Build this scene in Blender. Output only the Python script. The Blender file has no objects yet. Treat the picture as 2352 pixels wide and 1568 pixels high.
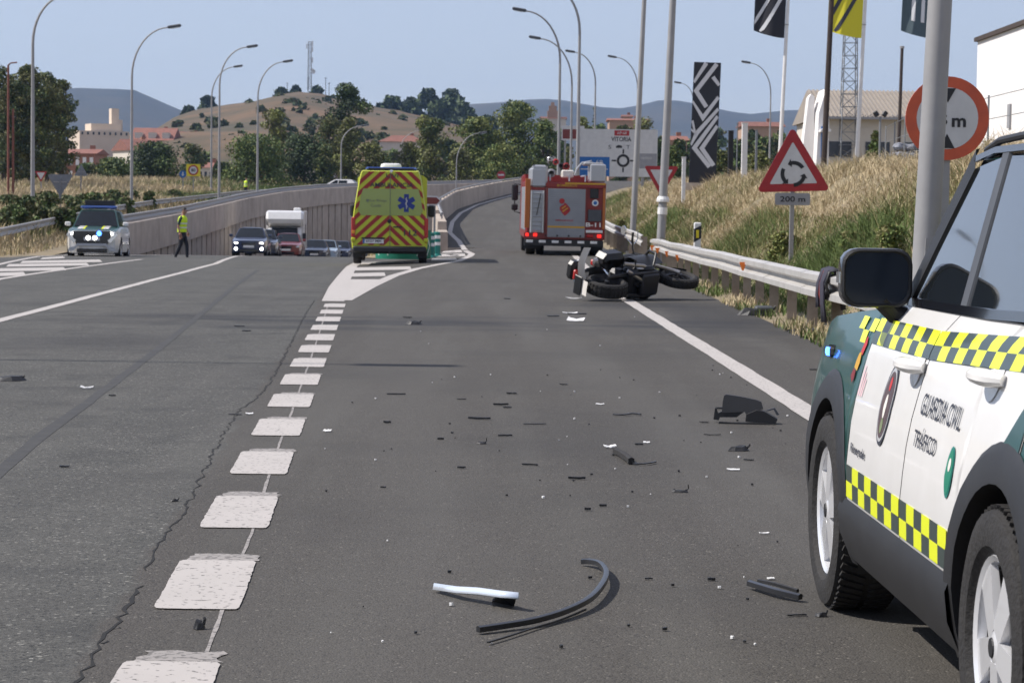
import bpy, bmesh, math, random
import numpy as np
from mathutils import Vector, Matrix
random.seed(7); RNG = np.random.default_rng(7)
SC = bpy.context.scene
COL = SC.collection
R = math.radians
# ------------------------------------------------------------------ camera
PW, PH, FPX, CAMH = 2352.0, 1568.0, 5250.0, 1.40
PITCH = math.atan((784 - 482) / FPX); ROLL = 0.013
_f = Vector((0, math.cos(PITCH), -math.sin(PITCH))); _r = Vector((1, 0, 0)); _u = _r.cross(_f)
CR = _r * math.cos(ROLL) + _u * math.sin(ROLL)
CU = _u * math.cos(ROLL) - _r * math.sin(ROLL)
CF = _f; CP = Vector((0, 0, CAMH))
cam = bpy.data.cameras.new('camera'); cam_o = bpy.data.objects.new('camera', cam); COL.objects.link(cam_o)
m = Matrix((CR, CU, -CF)).transposed().to_4x4(); m.translation = CP
cam_o.matrix_world = m
cam.sensor_width = 22.3; cam.lens = 22.3 * FPX / PW
cam.clip_start = 0.1; cam.clip_end = 20000
cam.dof.use_dof = True; cam.dof.focus_distance = 9.5; cam.dof.aperture_fstop = 9.0
SC.camera = cam_o
# ------------------------------------------------------------------ light
SUN_EL, SUN_AZ = 48.0, -88.0            # azimuth from +Y, clockwise positive: the sun stands to the left
w = bpy.data.worlds.new('World'); SC.world = w; w.use_nodes = True
nt = w.node_tree; bg = nt.nodes['Background']
sky = nt.nodes.new('ShaderNodeTexSky'); sky.sky_type = 'NISHITA'; sky.sun_disc = False
sky.sun_elevation = R(SUN_EL); sky.sun_rotation = R(SUN_AZ); sky.altitude = 400
sky.air_density = 1.1; sky.dust_density = 0.5; sky.ozone_density = 4.5
air = nt.nodes.new('ShaderNodeMix'); air.data_type = 'RGBA'; air.inputs[0].default_value = .55      # even milky summer air over the whole sky
air.inputs[7].default_value = (5.9, 6.0, 7.3, 1); nt.links.new(sky.outputs[0], air.inputs[6])
nt.links.new(air.outputs[2], bg.inputs[0]); bg.inputs[1].default_value = 0.098
sun = bpy.data.lights.new('sun', 'SUN'); sun.energy = 4.8; sun.angle = R(0.5); sun.color = (1.0, 0.945, 0.88)
sun_o = bpy.data.objects.new('sun', sun); COL.objects.link(sun_o)
sd = Vector((math.sin(R(SUN_AZ)) * math.cos(R(SUN_EL)), math.cos(R(SUN_AZ)) * math.cos(R(SUN_EL)), math.sin(R(SUN_EL))))
sun_o.rotation_euler = sd.to_track_quat('Z', 'Y').to_euler(); sun_o.location = sd * 60
vs = SC.view_settings; vs.view_transform = 'Standard'; vs.look = 'None'; vs.gamma = 1; vs.exposure = 0.28
HAZE = 1.0e-4
SC.cycles.use_denoising = True
SC.cycles.max_bounces = 6; SC.cycles.diffuse_bounces = 3; SC.cycles.glossy_bounces = 3
SC.cycles.transmission_bounces = 3; SC.cycles.volume_bounces = 0; SC.cycles.transparent_max_bounces = 6
SC.cycles.sample_clamp_indirect = 4
# ------------------------------------------------------------------ helpers: pixels to places
def ray(px, py): return CF + CR * ((px - 1176) / FPX) - CU * ((py - 784) / FPX)
def at(px, py, Y):
    d = ray(px, py); return CP + d * (Y / d.y)
def proj(p):
    v = Vector(p) - CP; z = v.dot(CF); return (1176 + FPX * v.dot(CR) / z, 784 - FPX * v.dot(CU) / z)
def sst(a, b, x):
    t = min(1, max(0, (x - a) / (b - a))); return t * t * (3 - 2 * t)
def lerp(a, b, t): return a + (b - a) * t
def itp(x, xs, ys): return float(np.interp(x, xs, ys))
# ------------------------------------------------------------------ helpers: meshes
MATS = {}
class MB:
    def __init__(s): s.v = []; s.f = []; s.m = []; s.mi = 0
    def add(s, vs, fs, mi=None):
        n = len(s.v); s.v += [tuple(v) for v in vs]
        s.f += [tuple(i + n for i in f) for f in fs]; s.m += [s.mi if mi is None else mi] * len(fs); return s
    def box(s, c, d, rot=None, mi=None, taper=1.0):
        x, y, z = d[0] / 2, d[1] / 2, d[2] / 2; t = taper
        vs = [Vector(p) for p in ((-x, -y, -z), (x, -y, -z), (x, y, -z), (-x, y, -z), (-x * t, -y * t, z), (x * t, -y * t, z), (x * t, y * t, z), (-x * t, y * t, z))]
        if rot is not None: vs = [rot @ v for v in vs]
        c = Vector(c)
        return s.add([v + c for v in vs], [(0, 3, 2, 1), (4, 5, 6, 7), (0, 1, 5, 4), (1, 2, 6, 5), (2, 3, 7, 6), (3, 0, 4, 7)], mi)
    def rbox(s, c, d, b=0.02, rot=None, mi=None):
        # chamfered box: three stacked octagon-ish rings
        x, y, z = d[0] / 2, d[1] / 2, d[2] / 2; vs = []
        def ring(zz, ix, iy, cb):
            X, Y = x - ix, y - iy
            return [(-X + cb, -Y, zz), (X - cb, -Y, zz), (X, -Y + cb, zz), (X, Y - cb, zz), (X - cb, Y, zz), (-X + cb, Y, zz), (-X, Y - cb, zz), (-X, -Y + cb, zz)]
        for zz, i in ((-z, b), (-z + b, 0), (z - b, 0), (z, b)): vs += ring(zz, i, i, b)
        fs = [tuple(range(7, -1, -1)), tuple(range(24, 32))]
        for k in range(3):
            for i in range(8):
                j = (i + 1) % 8; fs.append((k * 8 + i, k * 8 + j, k * 8 + 8 + j, k * 8 + 8 + i))
        vs = [Vector(v) for v in vs]
        if rot is not None: vs = [rot @ v for v in vs]
        c = Vector(c); return s.add([v + c for v in vs], fs, mi)
    def tube(s, pts, r, n=8, cap=True, mi=None, flat=1.0):
        pts = [Vector(p) for p in pts]; rs = r if isinstance(r, (list, tuple)) else [r] * len(pts)
        vs = []; up = None
        for i, p in enumerate(pts):
            t = (pts[min(i + 1, len(pts) - 1)] - pts[max(i - 1, 0)])
            if t.length < 1e-9: t = Vector((0, 0, 1))
            t.normalize()
            if up is None:
                up = Vector((0, 0, 1)) if abs(t.z) < 0.9 else Vector((0, 1, 0))
            a = up - t * up.dot(t)
            if a.length < 1e-5: a = t.orthogonal()
            a.normalize(); up = a
            b = t.cross(a)
            for k in range(n):
                an = 2 * math.pi * k / n
                vs.append(p + a * (math.cos(an) * rs[i] * flat) + b * (math.sin(an) * rs[i]))
        fs = []
        for i in range(len(pts) - 1):
            for k in range(n):
                j = (k + 1) % n; fs.append((i * n + k, i * n + j, (i + 1) * n + j, (i + 1) * n + k))
        if cap: fs += [tuple(range(n - 1, -1, -1)), tuple(range((len(pts) - 1) * n, len(pts) * n))]
        return s.add(vs, fs, mi)
    def sweep(s, pts, prof, up=(0, 0, 1), cap=True, mi=None, closed=True):
        # prof: (side, up) offsets; side is to the right of travel
        pts = [Vector(p) for p in pts]; U = Vector(up); n = len(prof); vs = []
        for i, p in enumerate(pts):
            t = pts[min(i + 1, len(pts) - 1)] - pts[max(i - 1, 0)]; t.normalize()
            sd_ = t.cross(U); sd_.normalize(); uu = sd_.cross(t)
            for a, b in prof: vs.append(p + sd_ * a + uu * b)
        fs = []
        for i in range(len(pts) - 1):
            for k in range(n if closed else n - 1):
                j = (k + 1) % n; fs.append((i * n + k, (i + 1) * n + k, (i + 1) * n + j, i * n + j))
        if cap and closed: fs += [tuple(range(n)), tuple(range(len(pts) * n - 1, (len(pts) - 1) * n - 1, -1))]
        return s.add(vs, fs, mi)
    def lathe(s, prof, axis='x', c=(0, 0, 0), n=24, mi=None, closed=False):
        # prof: (along axis, radius)
        vs = []; c = Vector(c)
        for a, r_ in prof:
            for k in range(n):
                an = 2 * math.pi * k / n; p, q = math.cos(an) * r_, math.sin(an) * r_
                vs.append(c + Vector({'x': (a, p, q), 'y': (q, a, p), 'z': (p, q, a)}[axis]))
        fs = []; L = len(prof)
        for i in range(L if closed else L - 1):
            i2 = (i + 1) % L
            for k in range(n):
                j = (k + 1) % n; fs.append((i * n + k, i * n + j, i2 * n + j, i2 * n + k))
        return s.add(vs, fs, mi)
    def grid(s, P, mi=None, flip=False):
        nr, nc = len(P), len(P[0]); vs = [p for row in P for p in row]; fs = []
        for i in range(nr - 1):
            for j in range(nc - 1):
                q = (i * nc + j, i * nc + j + 1, (i + 1) * nc + j + 1, (i + 1) * nc + j)
                fs.append(q[::-1] if flip else q)
        return s.add(vs, fs, mi)
    def prism(s, poly, d, mi=None, o=(0, 0, 0), ax='y'):
        # poly in 2D (a,b), extruded by d along axis; a,b map to the two others
        o = Vector(o); n = len(poly)
        def P(a, b, c): return o + Vector({'y': (a, c, b), 'x': (c, a, b), 'z': (a, b, c)}[ax])
        vs = [P(a, b, 0) for a, b in poly] + [P(a, b, d) for a, b in poly]
        fs = [tuple(range(n)), tuple(range(2 * n - 1, n - 1, -1))]
        for i in range(n):
            j = (i + 1) % n; fs.append((i, i + n, j + n, j))
        return s.add(vs, fs, mi)
    def build(s, name, mats, parent=None, smooth=False, sharp=35, recalc=False, loc=None):
        me = bpy.data.meshes.new(name); me.from_pydata(s.v, [], s.f)
        if not isinstance(mats, (list, tuple)): mats = [mats]
        for mm in mats: me.materials.append(M(mm) if isinstance(mm, str) else mm)
        me.polygons.foreach_set('material_index', s.m)
        if recalc:
            bm = bmesh.new(); bm.from_mesh(me); bmesh.ops.recalc_face_normals(bm, faces=bm.faces); bm.to_mesh(me); bm.free()
        if smooth:
            me.polygons.foreach_set('use_smooth', [True] * len(me.polygons))
            me.set_sharp_from_angle(angle=R(sharp))
        me.update()
        o = bpy.data.objects.new(name, me); COL.objects.link(o)
        if parent is not None: o.parent = parent
        if loc is not None: o.location = loc
        return o
def tri_obj(name, V, F, mats, mi=None, parent=None):
    """fast mesh from arrays; F (n,3) or (n,4)"""
    me = bpy.data.meshes.new(name); V = np.asarray(V, np.float32); F = np.asarray(F, np.int32); k = F.shape[1]
    me.vertices.add(len(V)); me.vertices.foreach_set('co', V.ravel())
    me.loops.add(F.size); me.loops.foreach_set('vertex_index', F.ravel())
    me.polygons.add(len(F)); me.polygons.foreach_set('loop_start', np.arange(0, F.size, k, dtype=np.int32))
    me.polygons.foreach_set('loop_total', np.full(len(F), k, np.int32))
    for mm in mats: me.materials.append(M(mm))
    if mi is not None: me.polygons.foreach_set('material_index', np.asarray(mi, np.int32))
    me.update(calc_edges=True); me.validate()
    o = bpy.data.objects.new(name, me); COL.objects.link(o)
    if parent is not None: o.parent = parent
    return o
def thing(name, label, cat, loc=(0, 0, 0), rz=0.0, group=None):
    o = bpy.data.objects.new(name, None); COL.objects.link(o); o.empty_display_size = 0.3
    o.location = loc; o.rotation_euler = (0, 0, rz); return tag(o, label, cat, group)
def tag(o, label, cat, group=None, kind=None):
    o['label'] = label; o['category'] = cat
    if group: o['group'] = group
    if kind: o['kind'] = kind
    return o
def struct(o): o['kind'] = 'structure'; return o
def stuff(o, label=None, cat=None):
    o['kind'] = 'stuff'
    if label: o['label'] = label; o['category'] = cat
    return o
def copy_tree(o, parent=None):
    c = o.copy(); COL.objects.link(c); c.parent = parent
    for ch in list(o.children): copy_tree(ch, c)
    return c
_txt = {}
def text2d(s, size=1.0, bold=0.0):
    key = (s, bold)
    if key not in _txt:
        cu = bpy.data.curves.new('t', 'FONT'); cu.body = s; cu.align_x = 'CENTER'; cu.align_y = 'CENTER'; cu.resolution_u = 3; cu.offset = bold
        ob = bpy.data.objects.new('t', cu); COL.objects.link(ob); bpy.context.view_layer.update()
        dg = bpy.context.evaluated_depsgraph_get(); me = bpy.data.meshes.new_from_object(ob.evaluated_get(dg))
        V = np.array([v.co[:2] for v in me.vertices]); Fs = [tuple(p.vertices) for p in me.polygons]
        V = V - (V.max(0) + V.min(0)) / 2
        _txt[key] = (V, Fs); bpy.data.objects.remove(ob); bpy.data.curves.remove(cu); bpy.data.meshes.remove(me)
    V, Fs = _txt[key]; return V * size, Fs
def text_fit(s, wd, ht, bold=0.0):
    V, Fs = text2d(s, 1.0, bold); e = V.max(0) - V.min(0); return V * np.array([wd / e[0], ht / e[1]]), Fs
# ------------------------------------------------------------------ materials
DEF = {}
def M(n):
    if n in MATS: return MATS[n]
    MATS[n] = make_mat(n, **DEF[n]); return MATS[n]
def make_mat(n, c=(.5, .5, .5), r=.6, met=0.0, c2=None, ns=3.0, amt=.5, bump=0.0, bs=40.0, em=None, es=0.0, spec=.5, coat=0.0, trans=0.0, rnd=0.0, alpha=1.0, det=4.0):
    mt = bpy.data.materials.new(n); mt.use_nodes = True; t = mt.node_tree; p = t.nodes['Principled BSDF']
    p.inputs['Base Color'].default_value = (*c, 1); p.inputs['Roughness'].default_value = r; p.inputs['Metallic'].default_value = met
    p.inputs['Specular IOR Level'].default_value = spec; p.inputs['Coat Weight'].default_value = coat; p.inputs['Coat Roughness'].default_value = .05
    if em: p.inputs['Emission Color'].default_value = (*em, 1); p.inputs['Emission Strength'].default_value = es
    if trans: p.inputs['Transmission Weight'].default_value = trans
    if alpha < 1: p.inputs['Alpha'].default_value = alpha
    tc = t.nodes.new('ShaderNodeTexCoord')
    if c2 is not None:
        no = t.nodes.new('ShaderNodeTexNoise'); no.inputs['Scale'].default_value = ns; no.inputs['Detail'].default_value = det; no.inputs['Roughness'].default_value = .65
        t.links.new(tc.outputs['Object'], no.inputs['Vector'])
        rp = t.nodes.new('ShaderNodeMapRange'); rp.inputs[1].default_value = .5 - amt * .35; rp.inputs[2].default_value = .5 + amt * .35
        t.links.new(no.outputs['Fac'], rp.inputs[0])
        mx = t.nodes.new('ShaderNodeMix'); mx.data_type = 'RGBA'; mx.inputs[6].default_value = (*c, 1); mx.inputs[7].default_value = (*c2, 1)
        t.links.new(rp.outputs[0], mx.inputs[0]); out = mx.outputs[2]
        if rnd:
            oi = t.nodes.new('ShaderNodeObjectInfo'); hs = t.nodes.new('ShaderNodeHueSaturation')
            mr = t.nodes.new('ShaderNodeMapRange'); mr.inputs[3].default_value = 1 - rnd; mr.inputs[4].default_value = 1 + rnd
            t.links.new(oi.outputs['Random'], mr.inputs[0]); t.links.new(mr.outputs[0], hs.inputs['Value']); t.links.new(out, hs.inputs['Color']); out = hs.outputs[0]
        t.links.new(out, p.inputs['Base Color'])
    if bump:
        nb = t.nodes.new('ShaderNodeTexNoise'); nb.inputs['Scale'].default_value = bs; nb.inputs['Detail'].default_value = 3
        t.links.new(tc.outputs['Object'], nb.inputs['Vector'])
        b = t.nodes.new('ShaderNodeBump'); b.inputs['Strength'].default_value = bump; b.inputs['Distance'].default_value = .02
        t.links.new(nb.outputs['Fac'], b.inputs['Height']); t.links.new(b.outputs[0], p.inputs['Normal'])
    return mt
D = lambda n, **k: DEF.__setitem__(n, k)
D('paint_line', c=(.60, .55, .51), r=.75, c2=(.44, .41, .38), ns=9, amt=.9, bump=.3, bs=120)
D('tar', c=(.022, .022, .023), r=.8, c2=(.045, .045, .044), ns=14)
D('concrete', c=(.47, .40, .335), r=.9, c2=(.33, .275, .225), ns=.9, amt=.55, bump=.35, bs=18, rnd=.12, det=7)
D('concrete_dark', c=(.22, .185, .155), r=.9, c2=(.15, .13, .11), ns=1.2, amt=1)
D('steel_rail', c=(.58, .56, .53), r=.45, met=.3, c2=(.42, .40, .37), ns=2.5, amt=.9, bump=.1)
D('steel_post', c=(.34, .29, .235), r=.65, met=.1, c2=(.20, .155, .12), ns=5, amt=.9, rnd=.15)
D('galv', c=(.33, .325, .32), r=.55, met=.2, c2=(.27, .265, .265), ns=3, amt=.7)
D('rust_pole', c=(.22, .07, .045), r=.7, c2=(.13, .05, .035), ns=4)
D('wood_pole', c=(.06, .042, .035), r=.85, c2=(.035, .026, .022), ns=6)
D('white_paint', c=(.78, .77, .75), r=.45, c2=(.66, .65, .63), ns=5, amt=.6)
D('sign_white', c=(.62, .615, .60), r=.4, c2=(.52, .51, .50), ns=4, amt=.6)
D('sign_red', c=(.40, .018, .022), r=.4, c2=(.30, .016, .02), ns=5)
D('sign_red_orange', c=(.62, .10, .035), r=.42, c2=(.48, .075, .03), ns=5)
D('sign_black', c=(.012, .012, .014), r=.5)
D('sign_blue', c=(.012, .115, .36), r=.45)
D('sign_brown', c=(.17, .028, .022), r=.45)
D('sign_grey', c=(.30, .30, .31), r=.5, c2=(.25, .25, .26), ns=3)
D('sign_back', c=(.20, .21, .23), r=.5, met=.3, c2=(.15, .16, .18), ns=4)
D('sign_yellow', c=(.75, .60, .02), r=.45)
D('dry_soil', c=(.27, .205, .135), r=.95, c2=(.14, .125, .065), ns=.6, amt=.55, bump=.5, bs=6, det=8)
D('grass_dry', c=(.54, .43, .27), r=.9, c2=(.38, .31, .18), ns=1.5)
D('grass_olive', c=(.25, .225, .095), r=.9, c2=(.16, .155, .06), ns=1.5)
D('grass_green', c=(.115, .155, .040), r=.9, c2=(.08, .12, .03), ns=1.5)
D('leaf_dark', c=(.042, .070, .019), r=.75, c2=(.062, .094, .025), ns=.8)
D('leaf_mid', c=(.070, .115, .022), r=.75, c2=(.105, .145, .03), ns=.8)
D('leaf_light', c=(.150, .175, .036), r=.75, c2=(.20, .21, .055), ns=.8)
D('leaf_olive', c=(.080, .085, .026), r=.75, c2=(.115, .112, .038), ns=.8)
D('leaf_black', c=(.020, .036, .015), r=.8, c2=(.03, .048, .018), ns=.8)
D('bark', c=(.08, .06, .045), r=.9, c2=(.05, .04, .03), ns=5)
# vehicles
D('car_white', c=(.76, .75, .73), r=.30, coat=.5, c2=(.66, .645, .615), ns=3.5, amt=.9, det=8)
D('car_green', c=(.008, .052, .044), r=.3, coat=.45, c2=(.013, .07, .058), ns=2)
D('car_navy', c=(.018, .030, .075), r=.25, coat=.8)
D('car_darkblue', c=(.012, .022, .05), r=.25, coat=.8)
D('car_paleblue', c=(.33, .42, .52), r=.3, coat=.6)
D('car_maroon', c=(.17, .012, .012), r=.28, coat=.7)
D('car_red', c=(.25, .014, .012), r=.34, coat=.3, c2=(.20, .012, .010), ns=2)
D('plastic_black', c=(.012, .012, .013), r=.5, c2=(.018, .018, .019), ns=6, bump=.15, bs=300)
D('plastic_grey', c=(.07, .075, .085), r=.55, c2=(.055, .06, .07), ns=5)
D('gloss_black', c=(.008, .008, .010), r=.12, coat=.5)
D('glass_dark', c=(.006, .008, .009), r=.03, spec=.35)
D('crack', c=(.007, .007, .007), r=.95)
D('seam', c=(.030, .030, .030), r=.85, c2=(.044, .043, .041), ns=6)
D('blade_white', c=(.70, .76, .84), r=.12, met=.35, coat=1.0)
D('mirror_glass', c=(.008, .013, .024), r=.12, spec=.22)
D('glass_side', c=(.012, .015, .018), r=.02, spec=1.0, coat=1.0)
D('rubber', c=(.013, .012, .012), r=.8, c2=(.022, .020, .018), ns=8, bump=.3, bs=60)
D('alloy', c=(.74, .74, .75), r=.25, met=.35, coat=.6)
D('alloy_dark', c=(.05, .05, .055), r=.4, met=.6)
D('chrome', c=(.75, .76, .78), r=.12, met=1.0)
D('hi_vis', c=(.60, .80, .015), r=.6, em=None)
D('amb_yellow', c=(.50, .54, .020), r=.4, c2=(.45, .48, .018), ns=3, coat=.2)
D('amb_red', c=(.30, .020, .014), r=.45)
D('amb_window', c=(.27, .34, .075), r=.12, coat=.6)
D('amb_blue', c=(.010, .030, .20), r=.4)
D('text_grey', c=(.16, .19, .10), r=.6)
D('orange', c=(.42, .12, .02), r=.45)
D('orange_refl', c=(.85, .20, .02), r=.3)
D('gold', c=(.55, .30, .02), r=.4)
D('shutter', c=(.30, .31, .33), r=.4, met=.3, c2=(.25, .26, .28), ns=2)
D('silver', c=(.42, .43, .45), r=.35, met=.5)
D('red_light', c=(.5, .01, .01), r=.2, em=(1, .03, .02), es=1.1)
D('red_lens', c=(.40, .012, .012), r=.15, coat=.6)
D('amber_lens', c=(.75, .28, .02), r=.2, coat=.5)
D('head_light', c=(.9, .9, .9), r=.1, em=(1, .97, .92), es=5)
D('head_lens', c=(.55, .57, .6), r=.08, met=.4, coat=1)
D('blue_light', c=(.02, .05, .7), r=.1, em=(.05, .18, 1), es=7)
D('blue_lens', c=(.012, .05, .22), r=.12, coat=1)
D('hose_green', c=(.010, .20, .12), r=.4, c2=(.008, .16, .10), ns=4)
D('teal', c=(.010, .17, .14), r=.4)
# people and bike
D('skin', c=(.36, .19, .125), r=.6)
D('hair', c=(.020, .014, .011), r=.7)
D('shirt_green', c=(.022, .045, .030), r=.85)
D('trousers', c=(.014, .016, .022), r=.85)
D('shoe', c=(.010, .010, .010), r=.4)
D('reflect', c=(.62, .63, .64), r=.35)
D('cream_plastic', c=(.70, .66, .60), r=.4)
D('exhaust', c=(.50, .48, .46), r=.28, met=.9, c2=(.38, .35, .33), ns=6)
D('engine', c=(.010, .010, .011), r=.45, met=.2)
D('bike_black', c=(.008, .008, .009), r=.38)
D('cloth_dark', c=(.030, .028, .045), r=.85)
D('cloth_red', c=(.22, .022, .018), r=.8)
# buildings
D('beige_wall', c=(.62, .52, .42), r=.9, c2=(.55, .46, .37), ns=.3)
D('brick_wall', c=(.33, .16, .10), r=.9, c2=(.25, .12, .08), ns=.5)
D('cream_wall', c=(.58, .53, .45), r=.9, c2=(.5, .46, .4), ns=.4)
D('roof_tile', c=(.235, .095, .066), r=.85, c2=(.155, .068, .05), ns=1.2, rnd=.2)
D('roof_grey', c=(.30, .26, .215), r=.8, c2=(.24, .21, .18), ns=.8)
D('bld_white', c=(.80, .775, .75), r=.8, c2=(.72, .70, .68), ns=.5)
D('win_dark', c=(.03, .035, .045), r=.15)
D('stone_tower', c=(.36, .24, .17), r=.9)
D('flag_black', c=(.020, .021, .030), r=.8)
D('flag_yellow', c=(.62, .56, .03), r=.8)
D('flag_teal', c=(.075, .11, .13), r=.8)
D('flag_white', c=(.66, .67, .69), r=.8)
D('totem_black', c=(.008, .008, .014), r=.3)
D('totem_white', c=(.62, .62, .64), r=.4)
D('fence', c=(.22, .23, .24), r=.6, met=.3)
D('haystack', c=(.2, .2, .2), r=.9)
D('check_yellow', c=(.78, .84, .010), r=.35, coat=.3)
D('check_green', c=(.035, .055, .048), r=.35, coat=.3)
D('ink', c=(.030, .032, .045), r=.5)
D('emblem_red', c=(.45, .03, .03), r=.5)
D('pink_ink', c=(.66, .38, .42), r=.6)

# asphalt: two pavements meeting along the old joint, stains, chips
def asphalt():
    mt = bpy.data.materials.new('asphalt'); mt.use_nodes = True; t = mt.node_tree; p = t.nodes['Principled BSDF']
    N = t.nodes.new; L = t.links.new
    geo = N('ShaderNodeNewGeometry'); sep = N('ShaderNodeSeparateXYZ'); L(geo.outputs['Position'], sep.inputs[0])
    def math_(op, a, b=None, c=None):
        n = N('ShaderNodeMath'); n.operation = op
        for i, x in enumerate((a, b, c)):
            if x is None: continue
            if isinstance(x, (int, float)): n.inputs[i].default_value = x
            else: L(x, n.inputs[i])
        return n.outputs[0]
    def noise(scale, det=3, sc=None, rough=.6):
        n = N('ShaderNodeTexNoise'); n.inputs['Scale'].default_value = scale; n.inputs['Detail'].default_value = det; n.inputs['Roughness'].default_value = rough
        src = geo.outputs['Position']
        if sc:
            mp = N('ShaderNodeMapping'); mp.inputs['Scale'].default_value = sc; L(src, mp.inputs[0]); src = mp.outputs[0]
        L(src, n.inputs['Vector']); return n.outputs['Fac']
    def rng(x, a, b, lo=0, hi=1):
        n = N('ShaderNodeMapRange'); n.interpolation_type = 'SMOOTHSTEP'; L(x, n.inputs[0])
        for i, v_ in zip((1, 2, 3, 4), (a, b, lo, hi)): n.inputs[i].default_value = v_
        return n.outputs[0]
    def mix(f, a, b):
        n = N('ShaderNodeMix'); n.data_type = 'RGBA'
        for i, x in ((0, f), (6, a), (7, b)):
            if isinstance(x, (int, float)): n.inputs[i].default_value = x
            elif isinstance(x, tuple): n.inputs[i].default_value = (*x, 1)
            else: L(x, n.inputs[i])
        return n.outputs[2]
    X, Y = sep.outputs[0], sep.outputs[1]
    # distance left of the joint line x = -0.9 - 0.059 y
    dj = math_('ADD', math_('ADD', X, math_('MULTIPLY', Y, .059)), .90)
    wob = math_('MULTIPLY', math_('SUBTRACT', noise(2.2, 4), .5), .22)
    left = rng(math_('ADD', dj, wob), .03, -.03)
    v1 = N('ShaderNodeTexVoronoi'); v1.inputs['Scale'].default_value = 88; L(geo.outputs['Position'], v1.inputs['Vector'])
    v2 = N('ShaderNodeTexVoronoi'); v2.inputs['Scale'].default_value = 140; L(geo.outputs['Position'], v2.inputs['Vector'])
    sp1 = N('ShaderNodeSeparateColor'); L(v1.outputs['Color'], sp1.inputs[0])
    sp2 = N('ShaderNodeSeparateColor'); L(v2.outputs['Color'], sp2.inputs[0])
    big = noise(.35, 5); mid = noise(3.0, 5)
    colL = mix(rng(sp1.outputs[0], .1, .9), (.068, .066, .060), (.116, .112, .101))
    colL = mix(rng(sp1.outputs[1], .955, .985), colL, (.30, .29, .26))
    colL = mix(rng(sp1.outputs[2], .90, .96), colL, (.028, .028, .027))
    colL = mix(rng(mid, .35, .7, 0, .35), colL, (.058, .058, .052))
    colR = mix(rng(sp2.outputs[0], .1, .9), (.062, .056, .049), (.096, .087, .076))
    colR = mix(rng(sp2.outputs[1], .98, .995), colR, (.24, .22, .19))
    colR = mix(rng(sp2.outputs[2], .93, .97), colR, (.026, .024, .022))
    colR = mix(rng(mid, .4, .75, 0, .3), colR, (.060, .053, .045))
    col = mix(left, colR, colL)
    # worn wheel paths, slightly paler, and large patches
    streak = noise(1.1, 3, (1.6, .10, 1))
    col = mix(rng(streak, .42, .70, 0, .36), col, (.125, .119, .107))
    col = mix(rng(big, .46, .72, 0, .50), col, (.053, .050, .046))
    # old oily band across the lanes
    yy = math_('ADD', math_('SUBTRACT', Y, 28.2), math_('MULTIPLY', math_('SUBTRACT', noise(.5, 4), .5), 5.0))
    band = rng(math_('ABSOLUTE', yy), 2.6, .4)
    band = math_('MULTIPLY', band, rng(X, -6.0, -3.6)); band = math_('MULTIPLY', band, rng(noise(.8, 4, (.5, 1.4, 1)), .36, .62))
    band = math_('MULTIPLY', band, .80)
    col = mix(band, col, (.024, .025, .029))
    # fluid stains round the wreck and on the shoulder
    for cx_, cy_, rx_, ry_, st in ((2.75, 30.5, .9, 6.5, .6), (1.9, 34.2, 1.5, 1.6, .7), (-4.2, 23.5, 1.3, 2.0, .35), (.6, 14.0, 1.1, 3.0, .22), (-2.6, 7.2, .8, 1.6, .35)):
        dx_ = math_('DIVIDE', math_('SUBTRACT', X, cx_), rx_); dy_ = math_('DIVIDE', math_('SUBTRACT', Y, cy_), ry_)
        d2 = math_('SQRT', math_('ADD', math_('MULTIPLY', dx_, dx_), math_('MULTIPLY', dy_, dy_)))
        d2 = math_('ADD', d2, math_('MULTIPLY', math_('SUBTRACT', noise(1.7, 5), .5), 1.3))
        col = mix(rng(d2, 1.15, .25, 0, st), col, (.026, .026, .028))
    # polished wheel tracks along the exit lane
    for off_ in (1.1, 2.75):
        wt_ = math_('ABSOLUTE', math_('SUBTRACT', dj, off_)); wt_ = math_('ADD', wt_, math_('MULTIPLY', math_('SUBTRACT', noise(.9, 3), .5), .5))
        col = mix(rng(wt_, .5, .05, 0, .16), col, (.135, .128, .118))
    # grime in front-left corner of the old pavement
    gr = math_('MULTIPLY', rng(noise(1.3, 5), .5, .68), left); gr = math_('MULTIPLY', gr, .45)
    col = mix(gr, col, (.034, .034, .033))
    # fine dark scatter
    scat = math_('MULTIPLY', rng(noise(24, 2), .66, .74), .5)
    col = mix(scat, col, (.026, .025, .024))
    tone = N('ShaderNodeMix'); tone.data_type = 'RGBA'; tone.blend_type = 'MULTIPLY'; tone.inputs[0].default_value = 1; L(col, tone.inputs[6]); tone.inputs[7].default_value = (.775, .78, .775, 1); col = tone.outputs[2]
    L(col, p.inputs['Base Color']); p.inputs['Roughness'].default_value = .82; p.inputs['Specular IOR Level'].default_value = .35
    hgt = math_('ADD', math_('MULTIPLY', v2.outputs['Distance'], -.8), math_('MULTIPLY', noise(130, 2), .5))
    b = N('ShaderNodeBump'); b.inputs['Strength'].default_value = .55; b.inputs['Distance'].default_value = .006
    L(hgt, b.inputs['Height']); L(b.outputs[0], p.inputs['Normal'])
    MATS['asphalt'] = mt
asphalt()
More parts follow.
